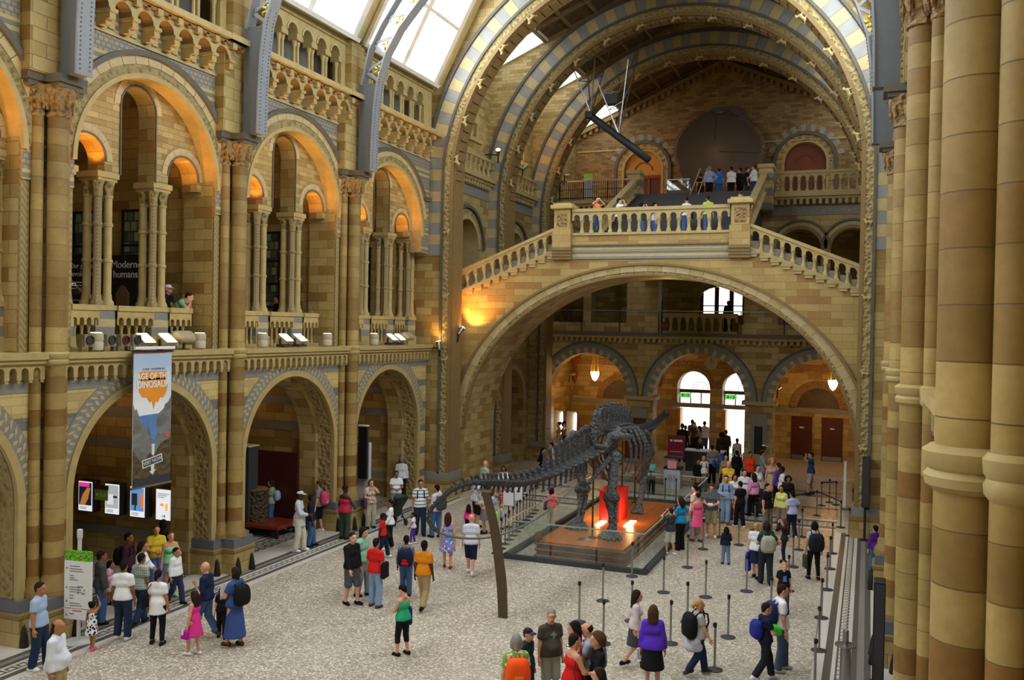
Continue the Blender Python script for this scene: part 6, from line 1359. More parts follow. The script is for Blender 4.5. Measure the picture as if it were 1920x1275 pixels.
    if kind == 'tunic' or kind == 'coat': P += [(Vector((0, 0, .97)), Vector((0, .0, .74)), .15*w, .17*w, 1)]
    if kind in ('dress', 'sdress'): P += [(Vector((0, 0, 1.0)), Vector((0, 0, .55)), .135*w, .23*w, 1)]
    if kind == 'tube': cuts.append((sc(tors((0, 0, 1.33))), tuple(Matrix.Rotation(-lean, 3, 'X') @ Vector((0, 0, 1)))))
    nm = {'tee': 't_shirt', 'shirt': 'shirt', 'coat': 'jacket', 'tank': 'tank_top', 'tube': 'strapless_top', 'dress': 'dress', 'sdress': 'dress', 'tunic': 'tunic'}[kind]
    V, Fc = sdf(scl(P, e), .012*s, vox*.9, cuts); link(nm, np_mesh(nm, V, Fc, cmat(nm, col)), r)
    bk, bc = bot.split(':', 1) if bot else ('', '')
    if bk:
        P = [(Vector((-.06, 0, .94)), Vector((.06, 0, .94)), .12*w, .12*w)]; cuts = [(sc((0, 0, .97)), (0, 0, 1))] if not sit else []
        if bk == 'skirt' or bk == 'lskirt' or bk == 'mini':
            lo = {'skirt': .5, 'lskirt': .22, 'mini': .68}[bk]; P += [(Vector((0, 0, .97)), Vector((0, 0, lo)), .13*w, (.19 if bk != 'lskirt' else .22)*w, 1)]; e2 = .012
        else:
            for sg in (-1, 1):
                Hp, K, A = L[sg]; e2 = .012 if bk in ('leg', 'capri') else .02
                if bk == 'short': P += [(Hp, K, .098*aw, .074), (K, K.lerp(A, .1), .074, .076, 1)]
                elif bk == 'capri': P += [(Hp, K, .095*aw, .062), (K, K.lerp(A, .45), .062, .056, 1)]
                elif bk == 'leg': P += [(Hp, K, .094*aw, .06), (K, K.lerp(A, .95), .06, .044, 1)]
                else: P += [(Hp, K, .097*aw, .068), (K, A+Vector((0, 0, -.02)), .068, .062, 1)]
        nb = {'jean': 'trousers', 'short': 'shorts', 'capri': 'cropped_leggings', 'leg': 'leggings', 'skirt': 'skirt', 'lskirt': 'long_skirt', 'mini': 'mini_skirt'}[bk]
        V, Fc = sdf(scl(P, e2), .007*s, vox*.9, cuts); link(nb, np_mesh(nb, V, Fc, cmat(nb, bc)), r)
    for sg in (-1, 1):
        A = L[sg][2]; o = omat(link('shoe', SHOEM, r), pmat('shoe', CN.get(shoe, shoe))); q = sc(A); o.location = (q[0], q[1], q[2]-.085*s); o.scale = (s*1.02,)*3; o.rotation_euler = (.35 if (not sit and A.y < -.2) else 0, 0, -sg*.12)
    if hair:
        for h in hair.split('+'):
            hk, hcol = h.split(':'); hat = hk in ('cap', 'hatb'); o = omat(link('cap' if hk == 'cap' else 'hat' if hat else 'hair', HAIR[hk], r), pmat('hat' if hat else 'hair', CN.get(hcol, HC.get(hcol, hcol)) if hat else HC.get(hcol, hcol)))
            o.location = Hd; o.scale = (hs,)*3; o.rotation_euler = hr.to_euler()
    r['H'] = H
    mt = (J[-1][2]+J[1][2])/2
    INFO = dict(r=r, s=s, a=radians(-a), up=up, J=J, tors=tors, hands=mt, sc=sc, kid=kid)
    return INFO
def place(I, name, lab, cat, loc, grp=None):
    q = Matrix.Rotation(I['a'], 3, 'Z') @ Vector(loc); p = Vector(I['r'].location)+q
    r = empty(name, p, I['a']); return tag(r, lab, cat, grp)
def backpack(I, lab, col, col2=None, sz=1.):
    s = I['s']*sz; c = Vector(I['sc'](I['tors']((0, -.2, 1.2)))); r = place(I, 'backpack', lab, 'backpack', c)
    V, Fc = sdf([((-.08*s, 0, .12*s), (.08*s, 0, .12*s), .085*s, .085*s), ((-.09*s, -.01, -.16*s), (.09*s, -.01, -.16*s), .1*s, .1*s), ((-.09*s, -.01, -.02*s), (.09*s, -.01, -.02*s), .098*s, .098*s), ((-.085*s, -.01, .06*s), (.085*s, -.01, .06*s), .092*s, .092*s), ((-.09*s, -.01, -.09*s), (.09*s, -.01, -.09*s), .1*s, .1*s)], .03, .024); link('bag_body', np_mesh('bag_body', V, Fc, cmat('bag', col)), r)
    V, Fc = sdf([((-.06*s, -.08*s, -.06*s), (.06*s, -.08*s, -.06*s), .055*s, .055*s), ((-.06*s, -.08*s, -.16*s), (.06*s, -.08*s, -.16*s), .06*s, .06*s)], .02, .022); link('pocket', np_mesh('pocket', V, Fc, cmat('bag', col2 or col)), r)
    for x in (-.1, .1): b = MB(); b.tube([(x*s, .06*s, .16*s), (x*s, .16*s, .25*s), (x*s, .3*s, .2*s), (x*1.1*s, .32*s, .05*s), (x*1.2*s, .24*s, -.1*s), (x*s, .06*s, -.18*s)], .018*s, 6); b.build('strap', cmat('bag', col), r, True)
    return r
def handbag(I, lab, col, side=1, zz=.95, w=.14, h=.13, front=0.0, strap=True, name='shoulder_bag', cat='bag'):
    s = I['s']; c = Vector(I['sc'](I['tors']((side*.25, front, zz)))); r = place(I, name, lab, cat, c)
    V, Fc = sdf([((0, -w*s, -h*s), (0, w*s, -h*s), .05*s, .05*s), ((0, -w*.8*s, h*s), (0, w*.8*s, h*s), .035*s, .035*s), *[((0, -w*s*.95, q*h*s), (0, w*s*.95, q*h*s), .05*s, .05*s) for q in np.linspace(-.85, .8, max(2, int(h*2/.05)))]], .012, .02); link('bag_body', np_mesh('bag_body', V, Fc, cmat('bag', col)), r)
    if strap:
        b = MB(); t = (1.46-zz)*s; b.tube([(0, .08*s, h*s), (-side*.06*s, .12*s, t*.6), (-side*.12*s, .02, t), (-side*.06*s, -.12*s, t*.6), (0, -.08*s, h*s)], .012*s, 6); b.build('strap', cmat('bag', col), r, True)
    return r
def held(I, name, lab, cat, w, h, d, col, off=(0, .05, .0), rx=0., hand=0):
    c = Vector(I['sc'](I['J'][hand][2] if hand else I['hands']))+Vector(off); r = place(I, name, lab, cat, c)
    b = MB(); b.bevbox(-w/2, w/2, -d/2, d/2, -h/2, h/2, min(w, h, d)*.15); o = b.build('body', cmat('item', col), r); o.rotation_euler = (rx, 0, 0)
    if name == 'camera': b = MB(lambda u, v, q: (u, q, v)); b.lathe([(h*.3, d/2), (h*.3, d/2+.03), (h*.2, d/2+.035)], 0, 0, 10); b.build('lens', BLACK, r)
    return r
# ------------------------------------------------------------------ the visitors
def mark(I, k):
    s = I['s']; back = k == 'back'; b = MB(); y = -.135 if back else .128; T = I['tors']
    def q(x, z, dy=0): return tuple(Vector(I['sc'](T((x, (y+dy)+(.012 if not back else -.012), z)))))
    def poly(P): b.face([b.pt(*q(*p)) for p in P]); b.face([b.pt(*q(p[0], p[1], -.02 if not back else .02)) for p in P])
    col = {'arrow': '8fae98', 'moustache': '1a1a1c', 'print': '5f86d8', 'ring': 'e0c020', 'back': 'd8d8dc'}[k]
    if k == 'arrow':
        poly([(-.02, 1.2), (.02, 1.2), (.02, 1.3), (-.02, 1.3)]); poly([(-.07, 1.3), (.07, 1.3), (0, 1.38)])
        for j in range(3): poly([(-.1, 1.17-.04*j), (.1, 1.17-.04*j), (.1, 1.15-.04*j), (-.1, 1.15-.04*j)])
    elif k == 'moustache': poly([(-.08, 1.22), (-.03, 1.26), (0, 1.245), (.03, 1.26), (.08, 1.22), (.03, 1.225), (0, 1.235), (-.03, 1.225)])
    elif k == 'print': poly([(-.07, 1.12), (.07, 1.12), (.06, 1.3), (-.05, 1.32)])
    elif k == 'ring':
        for j in range(12): a, c = 2*pi*j/12, 2*pi*(j+1)/12; poly([(.05*cos(a), 1.22+.05*sin(a)), (.05*cos(c), 1.22+.05*sin(c)), (.036*cos(c), 1.22+.036*sin(c)), (.036*cos(a), 1.22+.036*sin(a))])
    else:
        poly([(-.1, 1.3), (.0, 1.3), (.0, 1.27), (-.1, 1.27)]); poly([(.05, 1.25), (.09, 1.25), (.09, 1.05), (.05, 1.05)])
    b.build('shirt_print', cmat('print', col), I['r'], fix=False)
def glasses(I, lab, dz=.012):
    s = I['s']*.8+.2; c = Vector(I['sc'](I['tors']((0, .02, 1.635)))); r = place(I, 'glasses', lab, 'glasses', c)
    b = MB(lambda u, v, w: (u, w, v))
    for x in (-.032, .032): b.lathe([(.024, .0), (.026, .004), (.024, .008)], x*s, dz, 10, cap=dz > .05)
    ob = b.build('lenses', BLACK, r); ob.location = (0, (.108 if dz < .05 else .085)*s, 0); b = MB(); [b.bar((x, .1*s, dz), (x*1.15, -.02, dz), .006) for x in (-.06*s, .06*s)]; b.bar((-.01, .112*s, dz), (.01, .112*s, dz), .005); b.build('frame', BLACK, r)
def blob(I, name, lab, cat, col, at=None, k=1.):
    c = Vector(I['sc'](at if at else I['hands']+Vector((0, .0, .06)))); r = place(I, name, lab, cat, c); random.seed(5)
    V, Fc = sdf([((random.uniform(-.09, .09)*k, random.uniform(-.04, .04)*k, random.uniform(-.06, .06)*k), (random.uniform(-.09, .09)*k, random.uniform(-.04, .04)*k, random.uniform(-.07, .05)*k), .035*k, .045*k) for _ in range(9)], .02, .02); link('cloth', np_mesh('cloth', V, Fc, cmat('cloth', col)), r)
I = person(-7.21, 13.38, 1.74, 69, 'man in pale blue short-sleeved shirt and dark jeans at the far left', top='tee:lblue', bot='jean:ddenim', hair='short:dbrown', sk='m', shoe='white', legs='n')
I = person(-5.07, 11.89, 1.72, 69, 'older balding man in white shirt cut by the bottom edge, far left', top='shirt:dfe4f2', bot='jean:khaki', hair='fringe:dbrown', sk='m', fat=1.2)
I = person(-7.13, 14.64, 1.02, -11, 'small girl in black and white dress reaching up to the white sign', top='sdress:white*floral*black', bot='', hair='bun:black', sk='m', arms='du', shoe='pink', fem=1, legs='n')
I = person(-8.26, 15.96, 1.68, 29, 'man in dark grey top and jeans half behind the white sign board', top='shirt:dgrey', bot='jean:denim', hair='short:black', sk='t')
I = person(-7.04, 15.41, 1.72, -21, 'man in plain white T-shirt seen from behind near the left alcove', top='tee:white', bot='jean:ddenim', hair='short:black', sk='t', shoe='white', legs='a')
I = person(-9.20, 17.17, 1.08, 69, 'small child in pink patterned dress behind the man in the white T-shirt', top='dress:lpink*floral*white', bot='', hair='bob:black', sk='m', fem=1)
I = person(-9.01, 17.55, 1.70, 69, 'man in dark purple shirt with a black backpack under the screens', top='shirt:plum', bot='jean:black', hair='short:black', sk='t')
backpack(I, 'black backpack on the man in the dark purple shirt', 'black')
I = person(-8.07, 17.04, 1.70, 69, 'woman with black hair in white and black top beside the yellow shirt', top='shirt:white', bot='jean:black', hair='long:black', sk='m', fem=1, arms='wd')
I = person(-7.38, 16.28, 1.65, -1, 'man in grey-green checked shirt beside the man in the white T-shirt', top='tee:8b9388*check*c9cfc4', bot='jean:ddenim', hair='short:black', sk='t', legs='w')
I = person(-9.04, 18.55, 1.70, 129, 'man in bright yellow T-shirt with crossed arms by the left alcove', top='tee:yellow*floral*f0b23a', bot='jean:6f8fd6', hair='short:brown', arms='ww')
I = person(-9.34, 19.12, 1.70, -21, 'person in black with black hair behind the yellow T-shirt', top='shirt:black', bot='jean:black', hair='bob:black', sk='m')
I = person(-8.38, 18.34, 1.65, 119, 'woman in green strapless top and denim skirt by the left alcove', top='tube:lgreen', bot='mini:ldenim', hair='pony:brown', fem=1, arms='wd', legs='n', shoe='lgreen')
I = person(-7.76, 17.84, 1.41, 89, 'boy in white shirt striding behind the man in the navy jumper', top='shirt:white', bot='jean:ddenim', hair='short:black', sk='m', legs='w')
I = person(-6.12, 15.46, 1.60, -21, 'woman in white tunic and black leggings seen from behind, left foreground', top='tunic:white', bot='leg:black', hair='pony:black', sk='m', fem=1, fat=1.1, legs='a')
handbag(I, 'black rucksack hung on one shoulder of the woman in the white tunic', 'black', -1, 1.1, .12, .16, -.1, name='rucksack')
I = person(-4.97, 15.28, 1.35, -91, 'girl in bright pink dress with one arm raised, left foreground', top='sdress:hot', bot='', hair='long:dbrown', arms='du', shoe='white', fem=1, legs='n')
handbag(I, 'shiny magenta balloon bag at the pink-dressed girl', 'b81aa0', -1, .62, .07, .08, .1, False, 'round_bag')
held(I, 'papers', 'white papers in the hand of the girl in the pink dress', 'papers', .18, .13, .01, 'white', (-.02, .06, -.12), hand=-1)
I = person(-5.48, 16.24, 1.67, -101, 'bald man in navy jumper and jeans walking with a boy', top='shirt:1c2748', bot='jean:denim', hair='', sk='l', legs='w', shoe='brown', fat=1.08)
I = person(-5.15, 16.39, 1.14, 149, 'small boy dressed in black between the bald man and the denim woman', top='tee:black', bot='jean:black', hair='bob:brown', legs='n')
I = person(-4.55, 16.07, 1.70, -81, 'woman in blue denim dress holding white papers, left foreground', top='tee:bluedress', bot='lskirt:bluedress', hair='bob:dbrown', arms='ww', shoe='brown', fem=1, fat=1.08, legs='n')
backpack(I, 'black backpack on the woman in the blue denim dress', 'black')
held(I, 'papers', 'white leaflets held by the woman in the blue denim dress', 'papers', .24, .3, .015, 'white', (.0, .06, .08))
I = person(-10.82, 25.88, 1.65, -111, 'woman in grey-green T-shirt photographing the trunk display', top='tee:9aa08c', bot='jean:denim', hair='bob:dbrown', arms='gg', shoe='white', legs='s', fem=1)
backpack(I, 'small pale blue rucksack on the woman photographing the trunk', '9db4c8', sz=.8)
I = person(-8.10, 23.57, 1.87, 69, 'man in white cap, pale jacket and cream trousers with a black bag', top='coat:c9ccd6', bot='jean:d9d0c0', hair='short:black+cap:d8d8dc', sk='d', arms='dw', shoe='white', legs='n')
handbag(I, 'large black shoulder bag of the man in the white cap', 'black', -1, .75, .14, .14)
I = person(-8.13, 24.24, 1.64, 49, 'boy in navy jersey and jeans beside the man in the white cap', top='tee:navy', bot='jean:denim', hair='short:black', sk='d', legs='n')
I = person(-9.07, 26.11, 1.71, -101, 'man in grey shirt with a pink backpack by the middle arch', top='tee:grey', bot='short:black', hair='short:brown', legs='n', shoe='white')
backpack(I, 'pink and red backpack on the man in grey by the middle arch', 'cf4a74', 'e9a0b4')
I = person(-7.72, 25.56, 1.74, 9, 'woman in magenta strapless top and dark green trousers with the pushchair', top='tube:magenta', bot='jean:3a4a3c', hair='hatb:black', sk='d', fem=1, arms='dg', fat=1.08)
I = person(-7.80, 27.37, 1.68, 129, 'woman in patterned blouse resting her cheek on her hand', top='tee:cream*floral*b07a90', bot='jean:b7ac9b', hair='bob:brown', fem=1, arms='mw')
handbag(I, 'plum handbag slung on the woman in the patterned blouse', '4a3a52', 1, .92)
I = person(-5.41, 24.00, 1.35, 69, 'boy in red T-shirt and black cap walking past the pushchair', top='tee:red', bot='jean:navy', hair='short:black+cap:black', sk='d', legs='w', shoe='white', arms='fb')
I = person(-5.72, 25.02, 1.55, -121, 'woman in white top and black trousers reaching to a little girl', top='shirt:white', bot='jean:black', hair='pony:black', sk='t', fem=1, legs='n', arms='fo', shoe='white')
I = person(-5.39, 25.96, 1.02, -111, 'little girl in white top and purple leggings reaching sideways', top='tee:dfe0ee', bot='leg:purple', hair='pony:black', sk='t', fem=1, arms='of', legs='n', shoe='white')
I = person(-8.00, 29.56, 1.65, 149, 'boy in black and white shirt and pale jeans by the third arch', top='tee:white', bot='jean:ldenim', hair='short:black', sk='t', arms='ww', legs='n', shoe='white')
I = person(-9.26, 32.28, 1.74, -21, 'man in white dress shirt and black trousers walking away, third arch', top='shirt:dfe6f5', bot='jean:black', hair='short:grey', sk='t', legs='n', fat=1.08)
I = person(-5.79, 27.19, 1.85, 144, 'young man in blue and white striped polo shirt and jeans', top='tee:white*stripe*5a6c8c', bot='jean:ddenim', hair='short:black', sk='m', legs='n')
backpack(I, 'dark backpack worn by the man in the striped polo', 'black')
I = person(-5.12, 27.09, 1.75, -71, 'man in pale checked shirt with a hand at his face, behind the tail tip', top='shirt:e2dce2*check*a8a0b4', bot='jean:denim', hair='short:black', sk='m', arms='dp', legs='n')
backpack(I, 'dark grey backpack on the man in the pale checked shirt', 'dgrey')
I = person(-3.84, 19.67, 1.80, 109, 'teenager in black jumper and grey shorts', top='shirt:black', bot='short:55585c', hair='short:dbrown', arms='df', legs='n')
I = person(-3.97, 20.40, 1.77, 89, 'person in pale green T-shirt with black beret behind the teenagers', top='tee:8fc2a4', bot='jean:8a8c94', hair='bob:black+hatb:black', legs='n')
I = person(-3.19, 19.73, 1.70, 4, 'man in red T-shirt and pale jeans seen from behind', top='tee:red', bot='jean:ldenim', hair='short:black', sk='m', legs='a', shoe='brown')
handbag(I, 'black jacket bundle carried by the man in the red T-shirt', 'black', 1, .98, .1, .17, .05, False, 'jacket_bundle')
I = person(-2.95, 20.88, 1.56, -21, 'man in grey top with a red and navy backpack', top='shirt:7c7a7c', bot='jean:denim', hair='short:black', sk='d', legs='n')
backpack(I, 'navy backpack with a red panel in the middle of the hall', 'navy', 'red', sz=1.1)
I = person(-2.01, 20.04, 1.70, -6, 'man in orange T-shirt and khaki trousers walking away', top='tee:orange', bot='jean:khaki', hair='short:black', sk='d', legs='w')
I = person(-0.99, 17.09, 1.48, -71, 'woman in green top, black leggings and black cap looking at her phone', top='tank:mint', bot='capri:black', hair='short:black+hatb:black', fem=1, arms='ww', legs='a', look=(0,-30))
held(I, 'phone', 'pale phone held by the woman in the green top', 'phone', .06, .11, .012, 'lgrey', (0, .02, .06), .6)
handbag(I, 'blue denim jacket over the arm of the woman in the green top', '2b3f78', 1, .95, .12, .2, .12, False, 'folded_jacket')
I = person(-3.15, 23.80, 1.60, -21, 'woman with long dark red hair in a blue floral dress', top='sdress:7a8fd0*floral3*3a58b0', bot='', hair='vlong:red', fem=1, fat=1.1, legs='n', shoe='dred')
I = person(-2.26, 23.47, 1.70, -21, 'bald man in white checked shirt and dark shorts seen from behind', top='tee:e4e8f2*check*aab8d8', bot='short:navy', hair='', legs='w', shoe='white', fat=1.08)
I = person(-4.36, 27.98, 1.02, -21, 'child with long black hair in a magenta cardigan below the tail', top='shirt:hot', bot='jean:black', hair='long:black', sk='m', fem=1)
I = person(-5.92, 33.00, 1.73, 29, 'bald man in green checked shirt beneath the great arch pier', top='shirt:8fae9e*check*d8e2d8', bot='jean:black', hair='', legs='s')
I = person(-5.18, 33.13, 1.56, 159, 'woman with long dark hair in white cardigan and red patterned skirt', top='shirt:white', bot='lskirt:a03040*floral*e0b0b0', hair='long:black', sk='t', fem=1)
I = person(-4.59, 29.15, 1.79, 39, 'man in white and blue patterned shirt standing behind the tail', top='tee:d8def0*floral*8090c0', bot='short:black', hair='short:dbrown', arms='wd')
I = person(-3.92, 28.37, 1.64, -111, 'woman in beige cardigan and grey skirt behind the tail post', top='shirt:c2bba8', bot='skirt:6f7480', hair='long:dbrown', sk='m', fem=1, arms='ww')
handbag(I, 'cream cloth bag of the woman in the beige cardigan', 'd8d0bc', 1, .75, .12, .16)
I = person(-3.69, 28.49, 1.49, 69, 'person in pale blue top carrying a bright green bag by the tail post', top='shirt:9fb2d6', bot='leg:black', hair='bob:brown', fem=1)
handbag(I, 'bright lime green bag right of the tail post', '9be04a', 1, .72, .1, .17, .1)
I = person(-3.66, 29.23, 0.87, 69, 'blond child in pale blue shirt beside the sheet stands', top='tee:a9cfe0', bot='short:ldenim', hair='short:blond')
I = person(-6.34, 40.67, 1.34, 89, 'woman in black leaning forward beside the left vestibule arch', top='shirt:black', bot='jean:black', hair='long:black', fem=1, lean=.25, arms='fd')
I = person(-5.66, 40.34, 1.65, -111, 'man in white shirt and black trousers by the left vestibule arch', top='tee:white', bot='jean:black', hair='short:dbrown')
I = person(-6.12, 42.24, 1.65, -111, 'grey-haired person in pale pink shirt by the left vestibule arch', top='shirt:d8b8b8', bot='jean:khaki', hair='short:grey')
I = person(-7.89, 45.77, 1.80, -111, 'woman in tan top facing the lit display cases', top='tank:b08a68', bot='jean:dgrey', hair='pony:dbrown', fem=1)
I = person(-7.62, 47.30, 1.87, -111, 'woman in brown top near the right lit display case', top='tee:a5805c', bot='jean:ldenim', hair='bun:black', fem=1)
I = person(-7.59, 48.03, 1.86, -91, 'dark haired woman in black vest near the lit display cases', top='tank:black', bot='jean:denim', hair='bun:dbrown', sk='t', fem=1)
I = person(-5.77, 43.19, 1.55, 69, 'person in dark top reaching forward beside the lit cases', top='tee:dgrey', bot='jean:black', hair='short:black', arms='fd')
I = person(-5.54, 43.71, 1.40, 159, 'dark haired woman in black looking out below the left arch', top='shirt:black', bot='jean:black', hair='long:black', fem=1)
I = person(-2.15, 30.16, 1.42, 9, 'woman in pink top taking a photo behind the glass barrier', top='tee:ee7a90', bot='jean:cfc6b8', hair='bob:black', sk='m', fem=1, arms='gg')
handbag(I, 'dark green bag of the woman in the pink top behind the glass', '4a564a', -1, .95)
I = person(-0.43, 38.28, 1.55, 159, 'woman in turquoise top with folded arms behind the dinosaur', top='tee:skyb', bot='jean:black', hair='pony:black', sk='m', fem=1, arms='xx', fat=1.1)
handbag(I, 'dark waist bag worn in front by the woman in turquoise', '30343c', .2, 1.0, .06, .08, .18, False, 'waist_bag')
I = person(2.47, 28.23, 1.45, -51, 'boy in dark grey T-shirt photographing the skeleton through the glass', top='tee:3c3e44', bot='short:d8d4cc', hair='short:dbrown', arms='cc', shoe='white', legs='n')
held(I, 'camera', 'small camera held up by the boy at the glass barrier', 'camera', .1, .07, .04, 'dgrey', (0, .07, 0))
I = person(2.63, 28.99, 1.69, -61, 'woman in blue T-shirt and black trousers at the glass barrier', top='tee:2a8fc0', bot='jean:black', hair='long:dbrown', fem=1, arms='wh')
I = person(2.36, 29.73, 1.29, -51, 'dark haired child between the boy and woman at the barrier', top='tee:white', bot='jean:ldenim', hair='bob:black')
I = person(2.93, 30.35, 1.62, -51, 'woman in bright pink dress beside the glass barrier', top='sdress:pink', bot='', hair='bun:dbrown', fem=1, legs='n', shoe='brown', arms='wd')
I = person(2.75, 30.86, 1.81, -71, 'person in white and colourful top behind the pink dress', top='tee:white*floral*ff9a5a', bot='jean:ldenim', hair='short:black', shoe='white')
I = person(3.24, 31.27, 1.83, 179, 'man in grey polo and khaki shorts reading a leaflet', top='tee:5c6068', bot='short:a89c80', hair='short:brown', arms='ww', shoe='white', legs='a', look=(0,-25))
held(I, 'papers', 'folded leaflet read by the man in the grey polo', 'papers', .16, .1, .01, 'white', (0, .03, .04), .8)
I = person(3.38, 33.69, 1.76, 179, 'man in pale blue long-sleeved shirt and jeans in the queue', top='shirt:8ea4c8', bot='jean:ldenim', hair='short:black', arms='dw', legs='n', shoe='brown')
backpack(I, 'dark backpack of the man in the pale blue shirt', 'navy')
I = person(3.94, 33.28, 1.65, -41, 'man in black T-shirt with a jacket tied round his waist', top='tee:black', bot='jean:black', hair='short:black', arms='dw', legs='n', shoe='white')
held(I, 'phone', 'small phone held by the man in the black T-shirt', 'phone', .06, .1, .012, 'lgrey')
I = person(3.57, 34.50, 1.71, 159, 'dark haired woman in white top behind the man in pale blue', top='tee:white', bot='jean:dgrey', hair='bob:black', sk='m', fem=1)
I = person(3.77, 35.68, 1.73, 159, 'young man in white T-shirt with a black moustache print', top='tee:white', bot='jean:ldenim', hair='short:dbrown')
mark(I, 'moustache')
I = person(4.16, 35.44, 1.67, -41, 'girl in pink hooded top with a dark shoulder strap', top='shirt:e59ccc', bot='jean:black', hair='long:dbrown', fem=1, legs='n')
handbag(I, 'dark slung bag of the girl in the pink hooded top', 'plum', 1, .92, .09, .08)
I = person(4.93, 32.72, 1.74, 119, 'man in black polo shirt and grey trousers in the queue', top='tee:black', bot='jean:77726a', hair='short:black', sk='l', legs='a', fat=1.08)
I = person(5.36, 33.31, 1.62, 189, 'woman in lemon cardigan and grey trousers in the queue', top='shirt:lemon', bot='capri:9a9088', hair='bob:black', sk='m', fem=1)
I = person(5.79, 32.43, 1.59, -41, 'man in light blue polo and navy trousers with hand on hip', top='tee:b4c4f4', bot='jean:navy', hair='short:black', sk='m', arms='dh', fat=1.12, legs='n', shoe='white')
I = person(1.50, 39.99, 1.57, 159, 'man in white V-neck with a backpack near the donation box', top='tee:white', bot='jean:8d8672', hair='fringe:grey')
backpack(I, 'dark backpack of the man in the white V-neck', 'black')
I = person(1.29, 39.88, 1.43, 159, 'person in black jacket behind the man in the white V-neck', top='shirt:black', bot='jean:black', hair='short:black', sk='m')
I = person(1.48, 42.44, 1.75, -21, 'man in grey shirt with a blue bag seen from behind', top='tee:8c8c90', bot='jean:black', hair='short:black')
handbag(I, 'bright blue bag held behind the man in the grey shirt', '2a5fd0', .2, .95, .14, .12, -.2, False)
I = person(3.01, 36.80, 1.86, 159, 'man in yellow striped polo in the middle of the crowd', top='tee:ecc92a*fine*d8b020', bot='jean:dgrey', hair='fringe:grey', arms='xx', fat=1.15)
I = person(2.55, 39.40, 1.78, 179, 'woman in tan jacket behind the yellow polo', top='coat:9a8a5c', bot='jean:black', hair='long:dbrown', fem=1)
I = person(2.12, 41.36, 1.80, -111, 'person in blue T-shirt bending in the crowd', top='tee:3a6ad0', bot='jean:black', hair='short:black', sk='m', lean=.3)
I = person(3.41, 40.55, 1.81, 159, 'person in vivid red-orange top by the stone pier', top='tee:ff4a26', bot='jean:black', hair='short:black', sk='m', fem=1)
I = person(3.93, 40.39, 1.91, 69, 'man in grey-blue shirt with an outstretched arm', top='tee:8d98a8', bot='jean:dgrey', hair='short:dbrown', arms='do')
I = person(3.67, 43.26, 1.85, 69, 'man in white cap and pale jacket by the stone pier', top='coat:c4ccd8', bot='jean:dgrey', hair='short:black+cap:white', sk='d')
I = person(4.57, 38.08, 1.93, 159, 'blonde woman in beige dress in the crowd', top='sdress:c9b48e', bot='', hair='curly:blond', fem=1)
I = person(4.19, 36.23, 1.87, 149, 'woman in white cardigan with dark hair in the crowd', top='shirt:e6e2dc', bot='jean:dgrey', hair='bob:dbrown', fem=1)
I = person(4.89, 37.39, 1.85, -51, 'woman in purple wrap behind the lemon cardigan', top='shirt:6a4a9a', bot='jean:black', hair='short:dbrown', fem=1)
I = person(5.09, 36.68, 1.81, -101, 'person in white T-shirt seen side-on behind the black polo', top='tee:e8e8ee', bot='jean:4a4e58', hair='short:black', sk='d')
I = person(5.42, 35.32, 1.66, 159, 'person with dark curly hair in black at the right of the crowd', top='shirt:black', bot='jean:black', hair='curly:black', sk='t')
I = person(3.10, 41.41, 1.17, 159, 'child in pink cap in the crowd', top='tee:5a5c70', bot='jean:black', hair='cap:f07a9a')
I = person(2.70, 41.66, 1.68, -21, 'dark figure in black with a bag below the right doorway', top='shirt:black', bot='jean:black', hair='short:black')
I = person(5.90, 41.55, 1.83, -101, 'man in blue T-shirt and patterned shorts holding a camera to his face', top='tee:2f4f80', bot='short:b8a8a8*floral*e0d8d0', hair='short:dbrown', arms='cc', legs='n')
held(I, 'camera', 'camera held by the man in patterned shorts', 'camera', .12, .08, .05, 'black', (0, .07, 0))
I = person(4.24, 27.80, 1.13, -21, 'small boy in navy jumper and jeans seen from behind among the posts', top='shirt:1c2038', bot='jean:6f86a8', hair='bob:black', arms='dw', legs='a')
I = person(5.58, 26.04, 1.74, -21, 'woman in dark green top with a grey backpack among the posts', top='tee:dgreen', bot='jean:2a3038', hair='bob:dbrown', fem=1, arms='wh', legs='n')
backpack(I, 'pale grey-green backpack in the queue area', 'a9aa96')
I = person(5.24, 26.60, 1.57, 19, 'blond boy in white top beside the grey backpack', top='tee:e4e6ea', bot='skirt:navy', hair='short:blond', legs='n')
handbag(I, 'shiny royal blue carrier bag beside the blond boy', '1c3ad8', -1, .5, .1, .28, 0, False, 'carrier_bag')
I = person(5.85, 28.78, 1.33, -91, 'woman in black raising a camera among the posts', top='shirt:2c2a26', bot='leg:navy', hair='long:brown', fem=1, arms='cc')
held(I, 'camera', 'camera raised by the woman in black among the posts', 'camera', .11, .07, .05, 'dgrey', (0, .06, 0))
I = person(6.79, 27.20, 1.64, -21, 'woman with black hair and dark backpack at the right queue line', top='tee:b8b8c0', bot='leg:black', hair='bob:black', sk='m', fem=1, legs='a')
backpack(I, 'dark navy backpack at the right queue line', '20222c', sz=1.15)
handbag(I, 'dark green carrier bag in the hand of the black-haired woman', '3c4828', -1, .55, .1, .17, .05, False, 'carrier_bag')
I = person(6.26, 23.55, 1.28, 159, 'blond boy in black T-shirt with a blue print', top='tee:black', bot='jean:dgrey', hair='short:blond')
mark(I, 'print')
I = person(6.54, 19.50, 1.79, 69, 'man in white T-shirt with a blue backpack, right foreground', top='tee:white', bot='jean:4a5a70', hair='short:dbrown', legs='n', shoe='lgrey')
backpack(I, 'navy backpack with blue straps, right foreground', '26305c')
held(I, 'papers', 'white leaflet in the hand of the man with the blue backpack', 'papers', .12, .16, .01, 'white', (.0, .05, -.12), hand=1)
I = person(6.29, 18.82, 1.56, 59, 'boy in navy T-shirt hugging a bright green jumper', top='tee:1c2036', bot='jean:20232c', hair='short:dbrown', arms='ww', legs='w', shoe='white')
